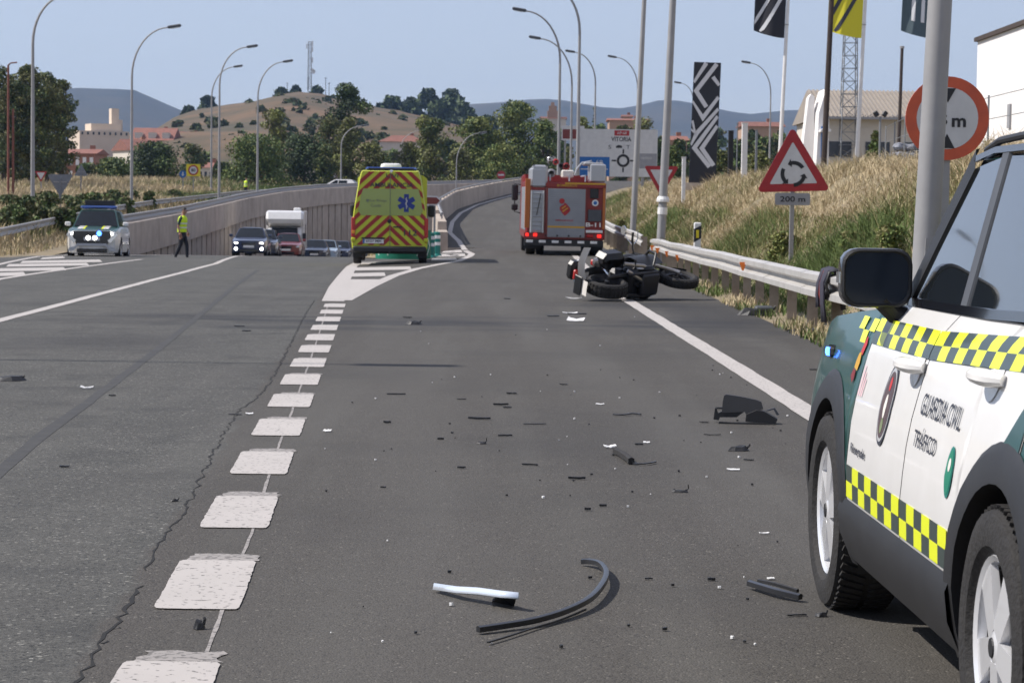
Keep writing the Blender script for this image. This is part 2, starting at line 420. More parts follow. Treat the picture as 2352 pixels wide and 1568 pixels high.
def worn_paint(nm, c, c2, edge):
    """road paint whose thin spots let the asphalt colour through"""
    mt = bpy.data.materials.new(nm); mt.use_nodes = True; t = mt.node_tree; p = t.nodes['Principled BSDF']; N = t.nodes.new; L = t.links.new
    geo = N('ShaderNodeNewGeometry')
    a = N('ShaderNodeTexNoise'); a.inputs['Scale'].default_value = 38; a.inputs['Detail'].default_value = 4; L(geo.outputs['Position'], a.inputs['Vector'])
    b = N('ShaderNodeTexNoise'); b.inputs['Scale'].default_value = 2.5; b.inputs['Detail'].default_value = 4; L(geo.outputs['Position'], b.inputs['Vector'])
    m1 = N('ShaderNodeMix'); m1.data_type = 'RGBA'; m1.inputs[6].default_value = (*c, 1); m1.inputs[7].default_value = (*c2, 1); L(b.outputs['Fac'], m1.inputs[0])
    r1 = N('ShaderNodeMapRange'); r1.inputs[1].default_value = edge; r1.inputs[2].default_value = edge + .06; L(a.outputs['Fac'], r1.inputs[0])
    m2 = N('ShaderNodeMix'); m2.data_type = 'RGBA'; L(m1.outputs[2], m2.inputs[6]); m2.inputs[7].default_value = (.13, .12, .11, 1); L(r1.outputs[0], m2.inputs[0])
    L(m2.outputs[2], p.inputs['Base Color']); p.inputs['Roughness'].default_value = .7
    MATS[nm] = mt
worn_paint('road_paint', (.46, .425, .395), (.36, .335, .31), .60)
worn_paint('road_paint_worn', (.34, .31, .285), (.22, .205, .19), .52)
# ------------------------------------------------------------------ the lie of the land
def zM(Y):                       # main carriageway: flat, then over a crest and down into the cutting
    if Y <= 140: return -max(0, Y - 30) ** 2 / 6512.0
    t = min(Y, 190) - 140; return -1.858 - .0338 * t + .0338 * t * t / 100
def zR(Y):                       # exit ramp: climbs to the roundabout
    if Y <= 70: return 0.0
    if Y <= 95: return (Y - 70) ** 2 / 1786.0
    return .35 + .028 * (Y - 95)
WALLPX = [(235, 520, 88), (290, 510, 95), (420, 487, 115), (560, 455, 150), (640, 441, 170), (735, 432, 190), (820, 428, 205), (980, 424, 225), (1190, 418, 250)]
WALL = [at(*p) for p in WALLPX]
WY = [p.y for p in WALL]; WX = [p.x for p in WALL]; WZ = [p.z for p in WALL]
RAILPX = [(0, 530, 78), (120, 505, 95), (240, 480, 115), (350, 463, 140), (470, 450, 170), (560, 440, 195), (640, 436, 215), (730, 431, 232), (815, 428, 248)]
RAIL = [at(*p) for p in RAILPX]
RLY = [20, 60] + [p.y for p in RAIL]; RLX = [-13.6, -16.2] + [p.x for p in RAIL]; RLZ = [.70, .62] + [p.z for p in RAIL]
XW = lambda Y: itp(Y, WY, WX)
ZWT = lambda Y: itp(Y, WY, WZ)
XRL = lambda Y: itp(Y, RLY, RLX)
ZRL = lambda Y: itp(Y, RLY, RLZ) - .68
XD = lambda Y: XRL(Y) + (1.1 if Y < 70 else 1.5)
def zS(Y):
    a = ZWT(max(Y, 88)) - .8; return lerp(zM(Y), a, sst(66, 90, Y))
XG = lambda Y: itp(Y, [60, 80, 107, 133, 150, 173, 207, 250], [-1.9, -2.6, -3.75, -3.55, -2.6, -.9, 2.6, 9.0])
XE = lambda Y: itp(Y, [0, 80, 107, 133, 150, 173, 207, 250], [3.34, 3.28, 3.1, 3.4, 4.3, 6.2, 9.8, 16])
def plateau(Y): return itp(Y, [-60, 20, 40, 110, 207, 250], [2.2, 2.35, 2.5, 2.75, 4.0, 5.0])
def surf(X, Y):
    if Y > 80 and X > XG(Y): return zR(Y)
    if Y > 88 and X < XW(Y): return zS(Y)
    b = sst(1.0, 5.0, -X); fade = 1 - sst(80, 110, Y)
    z = lerp(zR(Y) * fade, zM(Y), lerp(1, b, fade)) if Y > 80 else lerp(zR(Y), zM(Y), b)
    if Y > 66 and Y <= 88:
        k = sst(XW(88) + 1.0, XW(88) - 2.5, X) if False else sst(0, 3.0, (XW(88) + .6) - X)
        z = lerp(z, zS(Y), k)
    return z
def far_z(X, Y): return 3.9 + .008 * (min(Y, 600) - 250)
def left_prof(Y):                # (X, z) from the slip road edge outwards to the left
    x, z = XD(Y), zS(Y) if Y > 66 else zM(Y); xr, zr = XRL(Y), ZRL(Y)
    return [(x + .35, z - .04), (x, z - .02), (xr + .3, zr), (xr - 2, zr + .25), (xr - 7, zr + .75), (xr - 14, zr + 1.1), (xr - 60, zr + 1.6), (-500, 3), (-5000, 4)]
def right_prof(Y):
    x, z, t = XE(Y), zR(Y), plateau(Y)
    return [(x - .35, z - .04), (x, z - .02), (x + .7, z + .03), (x + 1.3, lerp(z, t, .10)), (x + 2.6, lerp(z, t, .45)), (x + 4.2, lerp(z, t, .88)), (x + 5.4, t), (x + 9, t + .12), (x + 60, t + .3), (500, t + .5), (5000, 4)]
def gz(X, Y):
    if Y > 250: return far_z(X, Y)
    if X < XD(Y):
        p = left_prof(Y)[::-1]; return itp(X, [a for a, _ in p], [b for _, b in p])
    if X > XE(Y):
        p = right_prof(Y); return itp(X, [a for a, _ in p], [b for _, b in p])
    return surf(X, Y)
def hit(px, py, ymax=120.0):
    d = ray(px, py); d = d / d.y; Y = 4.0; prev = Y
    while Y < ymax:
        p = CP + d * Y
        if p.z < surf(p.x, Y):
            a, b = prev, Y
            for _ in range(24):
                mm = (a + b) / 2; q = CP + d * mm
                if q.z < surf(q.x, mm): b = mm
                else: a = mm
            return CP + d * b
        prev = Y; Y += .25
    return CP + d * ymax
# ------------------------------------------------------------------ setting meshes
ST = [-60, -40, -25, -15, -8, -3, 0] + list(np.arange(3, 60, 3.0)) + list(np.arange(60, 112, 2.0)) + list(np.arange(112, 250, 4.0)) + [250.0]
def strip_mesh(name, stations, cols, mat, smooth=True):
    mb = MB(); mb.grid([[Vector((x, Y, z)) for x, z in cols(Y)] for Y in stations])
    return mb.build(name, mat, smooth=smooth, recalc=False)
def main_cols(Y):
    xl = XD(Y) if Y <= 88 else XW(Y); xr = XE(Y) if Y <= 80 else XG(Y) - .05
    xs = list(np.linspace(xl, -5.2, 12)) + list(np.linspace(-5.2, -1, 7))[1:] + [0.0, 1.5, xr] if Y <= 80 else list(np.linspace(xl, xr, 21))
    return [(x, surf(x, Y)) for x in xs]
S1 = [y for y in ST if y <= 80]; S2 = [y for y in ST if y >= 80]
road = MB(); road.grid([[Vector((x, Y, z)) for x, z in main_cols(Y)] for Y in S1])
road.grid([[Vector((x, Y, z)) for x, z in [(x, surf(min(x, XG(Y) - .06), Y)) for x in np.linspace(XD(Y) if Y <= 88 else XW(Y) + .01, XG(Y) - .05, 21)]] for Y in [80.0] + [y for y in S2 if y > 80]])
ROAD = struct(road.build('road', 'asphalt', smooth=True, sharp=60))
ramp = MB(); ramp.grid([[Vector((lerp(XG(Y), XE(Y), t), Y, zR(Y))) for t in (0, .25, .5, .75, 1)] for Y in S2])
RAMP = struct(ramp.build('ramp_road', 'asphalt', smooth=True))
slip = MB(); slip.grid([[Vector((lerp(XD(Y), XW(Y) - .3, t), Y, zS(Y))) for t in (0, .33, .66, 1)] for Y in [y for y in ST if y >= 88]])
SLIP = struct(slip.build('slip_road', 'asphalt', smooth=True))
g = MB()
g.grid([[Vector((x, Y, z)) for x, z in left_prof(Y)] for Y in ST], flip=True)
g.grid([[Vector((x, Y, z)) for x, z in right_prof(Y)] for Y in ST])
xsF = [-5000, -2000, -900, -400, -200, -120, -60, -30, -15, -5, 0, 5, 12, 30, 60, 120, 250, 500, 1000, 2500, 5000]
ysF = [250, 265, 280, 300, 380, 480, 600, 900, 1500, 2500, 5200]
g.grid([[Vector((x, Y, far_z(x, Y) - .15 * (Y < 252))) for x in xsF] for Y in ysF])
g.grid([[Vector((x, Y, 0 - .02)) for x in (-5000, -500, -60, -12.6)] for Y in (-400, -60)], flip=False)
g.grid([[Vector((x, Y, z)) for x, z in ((-12.6, -.03), (3.2, -.03), (9, 2.0), (60, 2.3), (5000, 4))] for Y in (-400, -60)])
GROUND = struct(g.build('ground', 'dry_soil', smooth=True))
# hill with the mast, wooded mountains behind
RIDGE = {}
def ridge(name, pts, Yr, y0, y1, mat, rough, seed, z0=4, nx=90, ny=22, front=1.0):
    rg = np.random.default_rng(seed); ph = rg.uniform(0, 6.28, 12)
    xs = [at(p[0], p[1], Yr).x for p in pts]; zs = [at(p[0], p[1], Yr).z for p in pts]; mb = MB(); P = []
    X = np.linspace(xs[0], xs[-1], nx)
    def hf(x, Y):
        x = x / (Y / Yr) ** .6; zt = np.interp(x, xs, zs); k = max(0, (Y - y0) / (Yr - y0)) ** front if Y <= Yr else 1
        return z0 + (zt - z0) * k
    RIDGE[name] = RIDGE.get(name, hf)
    for j in range(ny):
        t = j / (ny - 1); Y = lerp(y0, y1, t); row = []
        for x in X:
            zt = np.interp(x, xs, zs); k = (Y - y0) / (Yr - y0) if Y <= Yr else max(0, 1 - (Y - Yr) / (y1 - Yr) * .8)
            k = k ** front if Y <= Yr else k
            n_ = sum(math.sin(x * rough * (1.7 ** i) + ph[i] + Y * rough * .7 * (1.5 ** i)) / (1.6 ** i) for i in range(5))
            amp = (zt - z0) * .03
            row.append(Vector((x * (Y / Yr) ** .6, Y, z0 + (zt - z0) * k + amp * n_ * (1 - abs(2 * min(1, k) - 1) * .7))))
        P.append(row)
    mb.grid(P); return struct(mb.build(name, mat, smooth=True, sharp=80))
D('hill_dry', c=(.150, .088, .044), r=.95, c2=(.050, .045, .021), ns=.030, amt=.42, det=12, bump=.6, bs=.25)
D('mountain_wood', c=(.018, .028, .030), r=.95, c2=(.060, .056, .046), ns=.005, amt=.5, det=9, bump=.8, bs=.03)
ridge('hill', [(250, 420), (330, 345), (400, 290), (440, 262), (480, 247), (540, 238), (600, 228), (650, 214), (690, 207), (740, 211), (800, 226), (850, 238), (920, 250), (1000, 268), (1060, 284), (1120, 312), (1200, 360), (1280, 420)], 900, 420, 1300, 'hill_dry', .03, 3, z0=6, front=.85)
ridge('mountain', [(-2600, 330), (-1500, 280), (-600, 240), (-200, 215), (60, 205), (180, 201), (300, 205), (325, 210), (345, 222), (400, 245), (470, 272), (560, 300), (700, 330), (900, 360), (1100, 400)], 3400, 2300, 4200, 'mountain_wood', .006, 5, z0=5)
ridge('mountain', [(700, 400), (800, 330), (900, 280), (1000, 245), (1085, 234), (1160, 228), (1240, 217), (1300, 223), (1370, 236), (1420, 240), (1470, 232), (1510, 221), (1560, 221), (1610, 230), (1660, 244), (1720, 254), (1800, 248), (1860, 250), (2000, 262), (2200, 255), (2500, 230), (3200, 250), (4500, 330)], 4000, 2600, 4900, 'mountain_wood', .006, 9, z0=5)
# ------------------------------------------------------------------ painted markings (parts of the road)
def ribbon(name, pts, wd, mat='road_paint', par=None, lift=.005, jag=0.0, seg=None, fn=surf):
    pts = [Vector((p[0], p[1], 0)) for p in pts]
    if seg:
        q = [pts[0]]
        for a, b in zip(pts, pts[1:]):
            n = max(1, int((b - a).length / seg))
            q += [a.lerp(b, (i + 1) / n) for i in range(n)]
        pts = q
    P = []
    for i, p in enumerate(pts):
        t = (pts[min(i + 1, len(pts) - 1)] - pts[max(0, i - 1)]).normalized(); s_ = Vector((t.y, -t.x, 0)); row = []
        w_ = wd[0] + (wd[1] - wd[0]) * i / max(1, len(pts) - 1) if isinstance(wd, tuple) else wd
        for k in (-.5, .5):
            q = p + s_ * (w_ * k + random.uniform(-jag, jag)); row.append(Vector((q.x, q.y, fn(q.x, q.y) + lift)))
        P.append(row)
    mb = MB(); mb.grid(P, flip=False); o = mb.build(name, mat, par if par is not None else ROAD); return o
def patch(name, poly, mat='road_paint', par=None, lift=.005, rough=0.0, sub=1, fn=surf):
    """flat painted polygon with slightly ragged edges"""
    pts = []
    for a, b in zip(poly, poly[1:] + poly[:1]):
        a, b = Vector(a[:2]), Vector(b[:2])
        for i in range(sub):
            q = a.lerp(b, i / sub); n = (b - a).normalized(); n = Vector((n.y, -n.x)); pts.append(q + n * random.uniform(-rough, rough))
    mb = MB(); mb.add([Vector((p.x, p.y, fn(p.x, p.y) + lift)) for p in pts], [tuple(range(len(pts)))[::-1]])
    o = mb.build(name, mat, par if par is not None else ROAD, recalc=False)
    if o.data.polygons[0].normal.z < 0: o.data.flip_normals()
    return o
xc = lambda Y: -.622 - .0588 * Y
for n in range(-3, 15):
    Yc = 8.42 + 2.02 * (n - 2)
    if Yc < 1: continue
    h_, w_ = .55, .150
    poly = []
    for k in range(96):          # rounded, slightly ragged rectangle
        an = 2 * math.pi * k / 96 + .0327; c_, s_ = math.cos(an), math.sin(an); e = 22.0
        q = (abs(c_) ** e + abs(s_) ** e) ** (-1 / e)
        y_ = Yc + h_ * q * s_; poly.append((xc(y_) + w_ * q * c_, y_))
    patch('lane_dash', poly, rough=.0025)
    patch('lane_dash_old_paint', [(xc(Yc) - .12 - .059 * .6, Yc + .55), (xc(Yc) + .15 - .059 * .6, Yc + .55), (xc(Yc) + .15 - .059 * .8, Yc + .72), (xc(Yc) - .09 - .059 * .8, Yc + .72)], mat='road_paint_worn', rough=.02, sub=5, lift=.003)
drip = [hit(*p) for p in ((415, 1640), (470, 1510), (505, 1420), (552, 1285), (578, 1225), (612, 1110), (640, 1025), (665, 960), (690, 890), (715, 820), (735, 760), (752, 705))]
ribbon('paint_guide_line', drip, .015, 'road_paint_worn', jag=.0025, seg=.15, lift=.0025)
edge = [hit(2600, 1420), hit(2352, 1252), hit(2100, 1098), hit(1875, 959), hit(1660, 824), hit(1440, 689), hit(1375, 647), hit(1345, 614), (1.88, 66, 0), (1.95, 74, 0)]
ribbon('edge_line', edge, .19, jag=.006, seg=.5)
ribbon('centre_line', [hit(-900, 975), hit(-300, 815), hit(0, 736), hit(150, 697), hit(300, 657), hit(420, 626), hit(495, 606), at(545, 593, 88), at(585, 590, 104), at(640, 590, 130)], .16, jag=.006, seg=.7)
# exit gore
ribbon('gore_line', [hit(765, 692), hit(776, 660), hit(795, 630), at(808, 607, 59), at(822, 597, 66)], (.34, .26), seg=.7)
gl = [hit(790, 690), hit(850, 658), hit(905, 633), hit(960, 617), hit(1010, 607), hit(1052, 600), (-1.30, 68.5, 0), (-1.30, 72, 0), (-1.62, 77, 0)]
ribbon('gore_line', gl, (.24, .20), seg=.7)
rl = [(-1.62, 77), (-2.1, 88), (-2.7, 97), (-2.95, 110), (-2.9, 125), (-2.3, 142), (-1.2, 158), (.2, 175), (3.6, 207), (6.0, 225)]
ribbon('ramp_line', [(x, y, 0) for x, y in rl], .20, par=RAMP, seg=2.0, fn=lambda x, y: zR(y))
patch('gore_nose', [hit(748, 690), hit(798, 687), hit(845, 661), hit(884, 642), hit(798, 642)], sub=2, lift=.006)
for a, b, y0, y1 in ((803, 886, 636, 628), (808, 945, 622, 615), (815, 965, 608, 603), (990, 1050, 599, 594), (1005, 1070, 590, 584), (1015, 1062, 581, 575)):
    q = [hit(a, y0), hit(b, y0 - (b - a) * .02), hit(b - 3, y1 - (b - a) * .02), hit(a + 3, y1)]
    patch('gore_bar', q, lift=.006)
# left gore and slip road lines
ribbon('gore_line', [hit(-500, 772), hit(-150, 678), hit(0, 641), hit(120, 623), hit(230, 608), hit(325, 596)], .17, seg=1)
ribbon('gore_line', [hit(-400, 720), hit(-120, 640), hit(0, 607), hit(90, 589), at(155, 574, 80), at(230, 560, 85)], .17, seg=1)
ribbon('slip_line', [hit(-300, 632), hit(0, 566), at(80, 551, 80), at(152, 538, 88)], .15, seg=1)
for a, b, y0, y1 in ((-40, 60, 634, 627), (-10, 152, 622, 616), (14, 205, 611, 606), (46, 235, 603, 598.5), (92, 150, 594, 591)):
    patch('gore_bar', [hit(a, y0 + 2), hit(b, y0 - 1), hit(b - 6, y1 - 2), hit(a + 6, y1 + 1)], lift=.006)
ribbon('edge_line', [at(292, 592, 82), at(345, 590.5, 88), at(400, 590, 95)], .18, seg=2)
# tar seam running diagonally over the old lanes, thin cross cut, cracks
seam = [hit(-120, 1190), hit(0, 1082), hit(90, 1004), hit(200, 925), hit(300, 850), hit(400, 772), hit(480, 706), hit(540, 657), hit(592, 620)]
ribbon('tar_seam', seam, .085, 'seam', jag=.006, seg=.5, lift=.0018)
def crack(px, w0, w1, nm='crack'):
    P = [hit(*p) for p in px]; q = [P[0]]
    for a, b in zip(P, P[1:]):
        n = max(2, int((b - a).length / .07))
        for i in range(n):
            c = a.lerp(b, (i + 1) / n); c = c + Vector((random.uniform(-.016, .016), 0, 0)); q.append(c)
    rows = []
    for i, p in enumerate(q):
        w_ = random.uniform(w0, w1); rows.append([Vector((p.x - w_ / 2, p.y, surf(p.x, p.y) + .002)), Vector((p.x + w_ / 2, p.y, surf(p.x, p.y) + .002))])
    mb = MB(); mb.grid(rows); return mb.build(nm, 'crack', ROAD)
crack([(150, 1600), (185, 1555), (215, 1515), (232, 1478), (258, 1444), (292, 1400), (322, 1345)], .004, .018)
crack([(335, 1310), (345, 1290), (372, 1240), (410, 1190), (440, 1145), (455, 1110), (480, 1060), (500, 1020), (525, 980), (548, 945)], .003, .014)
crack([(548, 945), (580, 920), (610, 893), (630, 860), (655, 815), (675, 775), (700, 725), (722, 690)], .006, .016)
crack([(232, 1478), (258, 1472)], .006, .015); crack([(258, 1444), (282, 1440)], .006, .015)
# ================================================================== walls, rails, lamps, signs
# retaining wall of the cutting: back slab, beam on top, panels one by one
def wall_pts(y0, y1, step):
    ys = np.arange(y0, y1 + .01, step); return [Vector((XW(y), y, 0)) for y in ys]
RW = thing('retaining_wall', 'long curved concrete retaining wall of the underpass with panels and heavy top beam', 'wall', (XW(90), 90, zM(90)))
org = RW.location.copy()
def along_wall(ds):
    out = []; y = 88.0; p = Vector((XW(y), y)); out.append((y, 0.0)); s_ = 0.0
    yy = y; q = p; acc = 0.0
    res = [y]
    while yy < 249.5:
        yy += .05; n = Vector((XW(yy), yy)); acc += (n - q).length; q = n
        if acc >= ds: res.append(yy); acc = 0.0
    return res
ys = along_wall(2.5)
def wtan(y):
    t = Vector((XW(y + .5) - XW(y - .5), 1.0, 0)).normalized(); return t, Vector((t.y, -t.x, 0))   # normal towards the road (right)
slab = MB()
rows = []
for y in ys + [250.0]:
    t, n = wtan(y); p = Vector((XW(y), y, 0))
    rows.append([p - org + Vector((0, 0, zM(y) - .3)), p - org + Vector((0, 0, ZWT(y) - .75)), p - org - n * .35 + Vector((0, 0, ZWT(y) - .75))])
slab.grid(rows); slab.build('back_slab', 'concrete_dark', RW)
for i, (a, b) in enumerate(zip(ys, ys[1:])):
    ta, na = wtan(a); b2 = lerp(a, b, .84)
    A = Vector((XW(a), a, 0)) - org; B = Vector((XW(b2), b2, 0)) - org
    bh = 1.35
    z0, z1 = zM(a) - .3, zM(b2) - .3; t0, t1 = ZWT(a) - bh, ZWT(b2) - bh
    if t0 - z0 > .25:
        off = na * (.14 + random.uniform(-.008, .008)); mb = MB()
        mb.add([A + Vector((0, 0, z0)), B + Vector((0, 0, z1)), B + Vector((0, 0, t1)), A + Vector((0, 0, t0)),
                A + off + Vector((0, 0, z0)), B + off + Vector((0, 0, z1)), B + off + Vector((0, 0, t1)), A + off + Vector((0, 0, t0))],
               [(4, 5, 6, 7), (0, 4, 7, 3), (5, 1, 2, 6), (7, 6, 2, 3)])
        mb.build('panel', 'concrete', RW)
for i in range(0, len(ys) - 2, 2):
    seg = ys[i:i + 3]; mb = MB()
    pts = [Vector((XW(y), y, ZWT(y))) - org for y in seg]
    pts[-1] = pts[-1].lerp(pts[-2], .012)
    mb.sweep(pts, [(.34, -1.4), (.34, -.02), (.31, 0), (-.25, 0), (-.25, -1.4)]); mb.build('top_beam', 'concrete', RW)
# steel rail on the wall and the one beyond the slip road
WPROF = [(0, -.155), (.045, -.13), (.045, -.06), (0, -.02), (0, .02), (.045, .06), (.045, .13), (0, .155), (-.012, .155), (.033, .128), (.033, .062), (-.012, .02), (-.012, -.02), (.033, -.062), (.033, -.128), (-.012, -.155)]
def guard_rail(label, pts, sign, post_h, step, mat='steel_rail', pmat='steel_post', seglen=2, thick=1.0, cap=False):
    """pts: rail axis points (world). sign +1: corrugation faces right of travel"""
    G = thing('guard_rail', label, 'guard rail', (pts[0].x, pts[0].y, pts[0].z - post_h)); o = G.location.copy()
    prof = [(a * sign * thick, b) for a, b in WPROF]
    if sign < 0: prof = prof[::-1]
    for i in range(0, len(pts) - 1, seglen):
        s_ = [p - o for p in pts[i:i + seglen + 1]]
        s_[0] = s_[0] + Vector((0, 0, random.uniform(-.006, .006))); s_[-1] = s_[-1] - (s_[-1] - s_[-2]) * .004
        mb = MB(); mb.sweep(s_, prof); mb.build('beam', mat, G, smooth=True, sharp=50)
    acc = 1e9; last = None
    for a, b in zip(pts, pts[1:]):
        L_ = (b - a).length; n = max(1, int(L_ / .1))
        for k in range(n):
            p = a.lerp(b, k / n)
            if last is None or (p - last).length >= step:
                last = p; t = (b - a).normalized(); ang = math.atan2(t.y, t.x)
                nrm = Vector((t.y, -t.x, 0)) * sign; c = p - nrm * .07 - o
                mb = MB(); rm = Matrix.Rotation(ang, 3, 'Z') @ Matrix.Rotation(random.uniform(-.03, .03), 3, 'Y')
                mb.sweep([c + Vector((0, 0, -post_h - .15)), c + Vector((0, 0, .12))], [(-.06, -.035), (.06, -.035), (.06, -.028), (-.053, -.028), (-.053, .028), (.06, .028), (.06, .035), (-.06, .035)], up=t)
                mb.build('post', pmat, G)
    return G
wp = []
for y in np.arange(89, 249, 4.0):
    t, n = wtan(y); wp.append(Vector((XW(y), y, ZWT(y) + .16)) - n * .05)
guard_rail('dark steel guard rail along the top of the retaining wall', wp, 1, .16, 4.0, 'galv', seglen=2)
rp = [Vector((XRL(y), y, ZRL(y) + .62)) for y in np.arange(34, 248, 4.0)]
guard_rail('grey steel guard rail beyond the slip road beneath the bushes', rp, 1, .62, 4.0, 'galv', seglen=2)
# near guard rail at right
px_r = [Vector((3.62, y, .56)) for y in np.arange(4, 57, 4.0)] + [Vector((3.55, 58.5, .55))]
px_r = [p + Vector((.03 * math.sin(p.y * .35), 0, .012 * math.sin(p.y * .8))) for p in px_r]
NR = guard_rail('silver corrugated guard rail with orange reflectors beside the fallen motorcycle', px_r, -1, .56, 2.0, seglen=1, thick=1.9)
for px, py, Y in ((1715, 611, 34.8), (1560, 592, 48.6), (1532, 583, 52), (1504, 575, 55.5), (1486, 569, 57.6)):
    p = at(px, py, Y); p.x = 3.50; mb = MB()
    mb.prism([(-.055, .06), (.055, .06), (.012, -.07), (-.012, -.07)], .03, o=p - NR.location, ax='y'); mb.build('reflector', 'orange_refl', NR)
px_f = [Vector((3.5, 62, .60)), Vector((3.55, 66, .66)), Vector((3.5, 72, .72)), Vector((3.5, 80, .78)), Vector((3.45, 92, .98)), Vector((3.45, 107, 1.35))]
guard_rail('weathered far length of guard rail past the gap beside the fire engine', px_f, -1, .6, 2.6, seglen=1, thick=1.2)
# ramp parapet
PW_ = thing('parapet_wall', 'low concrete parapet wall curving up the left side of the ramp', 'wall', (XG(80), 80, 0)); o = PW_.location.copy()
py_ = [79.5] + list(np.arange(83, 248, 6.0))
for a, b in zip(py_, py_[1:]):
    pts = [Vector((XG(lerp(a, b, t)), lerp(a, b, t), zR(lerp(a, b, t)))) - o for t in (0, .5, .996)]
    h_ = .55 if a < 80 else (.85 if a < 90 else 1.0); mb = MB()
    mb.sweep(pts, [(.32, -.4), (.30, h_), (-.02, h_), (-.10, -2.6)]); mb.build('panel', 'concrete', PW_)
capm = MB(); capm.tube([Vector((XG(y) + .14, y, zR(y) + 1.12)) - o for y in np.arange(84, 248, 4.0)], .05, 6); capm.build('handrail', 'galv', PW_)
for y in np.arange(84, 248, 4.0):
    mb = MB(); mb.box(Vector((XG(y) + .14, y, zR(y) + 1.03)) - o, (.06, .08, .20)); mb.build('handrail_post', 'galv', PW_)
# end wall where the cutting passes under the roundabout
ew = MB(); ew.box((4.6, 251.2, 1.0), (9.5, .6, 7.4)); tag(ew.build('abutment_wall', 'concrete', None), 'grey concrete abutment wall closing the cutting under the roundabout', 'wall')
# grassy gore island
isl = MB(); pts = []
for k in range(20):
    an = 2 * math.pi * k / 20; pts.append(Vector((-4.6 + .052 * 0 + 1.3 * math.cos(an), 96 + 15 * math.sin(an), 0)))
top = [Vector((p.x, p.y, surf(min(p.x, XG(p.y) - .1), p.y) + .03)) for p in pts]
isl.add(top + [Vector((-4.6, 96, zM(96) + .75))], [(i, (i + 1) % 20, 20) for i in range(20)]); struct(isl.build('verge_island', 'dry_soil', smooth=True))

# ---------------- street lamps
def lamp(px, pyb, pxt, pyt, Y, side, label, r0=.10, group=None, arm=None, base_z=None, head=True, pts_override=None):
    """post foot at pixel (px,pyb), head tip at pixel (pxt,pyt), distance Y"""
    if pts_override: foot, tip = pts_override
    else:
        foot = at(px, pyb, Y); tip = at(pxt, pyt, Y)
        foot.z = gz(foot.x, Y) if base_z is None else base_z
    T = thing('street_lamp', label, 'street lamp', foot, 0, group)
    h = tip.z - foot.z; dx = tip.x - foot.x
    aw = abs(dx); s_ = 1 if dx > 0 else -1
    rise = min(h * .32, aw * 1.15 + .4)
    lean = (at(px, 100, Y).x - at(px, 100, Y).x)
    straight = Vector((0, 0, h - rise))
    mb = MB(); mb.tube([(0, 0, -.3), (0, 0, h * .4), straight], [r0, r0 * .82, r0 * .62], 18); mb.build('post', 'galv', T, smooth=True)
    # curved arm: quarter ellipse that flattens towards the head
    P = []
    for k in range(11):
        t = k / 10 * math.pi / 2; P.append(Vector((s_ * aw * (1 - math.cos(t)) * .97, 0, straight.z + rise * .97 * math.sin(t))))
    mb = MB(); mb.tube(P, [r0 * lerp(.62, .36, k / 10) for k in range(11)], 8); mb.build('arm', 'galv', T, smooth=True)
    mb = MB(); mb.box((0, 0, .12), (r0 * 3.4, r0 * 3.4, .06)); mb.build('base_plate', 'galv', T)
    mb = MB(); mb.box((r0 * .2, -r0 * .98, .95), (r0 * .9, .02, .45)); mb.build('inspection_door', 'galv', T)
    if head:
        hd = MB(); rot = Matrix.Rotation(-s_ * .16, 3, 'Y'); hd.rbox(P[-1] + Vector((s_ * .28, 0, .07)), (.80, .30, .17), .05, rot); ho = hd.build('lamp_head', 'plastic_grey', T)
        ln = MB(); ln.box(P[-1] + Vector((s_ * .33, 0, -.015)), (.5, .2, .04), rot); ln.build('lens', 'head_lens', ho)
    return T
lamps_l = [
 (75, 500, 158, -14, 103, 'tall grey street lamp whose arm leaves the picture, beside the big dark tree', .105),
 (302, 466, 392, 60, 134, 'tall curved street lamp between the silo building and the brown hill', .10),
 (503, 440, 572, 106, 160, 'taller of two street lamps standing close together before the brown hill', .10),
 (485, 428, 541, 152, 196, 'shorter of two street lamps standing close together before the brown hill', .10),
 (591, 432, 655, 140, 178, 'curved street lamp standing in front of the round green tree', .10),
 (783, 425, 834, 288, 230, 'short curved street lamp over the white car on the upper road', .10),
 (1048, 422, 1104, 304, 215, 'short curved street lamp between the ambulance and the leafy trees', .085),
 (921, 400, 984, 296, 300, 'distant pale street lamp with red roofs behind it, above the ambulance', .09)]
for a in lamps_l: lamp(a[0], a[1], a[2], a[3], a[4], 1, a[5], a[6], 'curved street lamps along the roads')
lamps_r = [
 (1283, 380, 1202, 22, 128, 'street lamp with the highest arm of those behind the fire engine', .105),
 (1311, 380, 1236, 86, 150, 'street lamp with the second highest arm behind the fire engine', .10),
 (1366, 300, 1316, 118, 185, 'street lamp with its arm just behind the tall bare post over the fire engine', .10),
 (1327, 380, 1255, -38, 108, 'tall street lamp over the fire engine whose arm leaves the picture', .105),
 (1463, 300, 1412, 130, 200, 'faint distant street lamp beside the post at the guard rail end', .09),
 (1216, 372, 1252, 332, 290, 'small far street lamp before the leafy trees left of the fire engine', .10),
 (1768, 330, 1720, 143, 190, 'thin distant street lamp between striped totem and first flagpole', .085),
 (1590, 390, 1562, 190, 240, 'far street lamp whose head peeks out beside the striped totem', .085)]
for a in lamps_r: lamp(a[0], a[1], a[2], a[3], a[4], -1, a[5], a[6], 'curved street lamps along the roads')
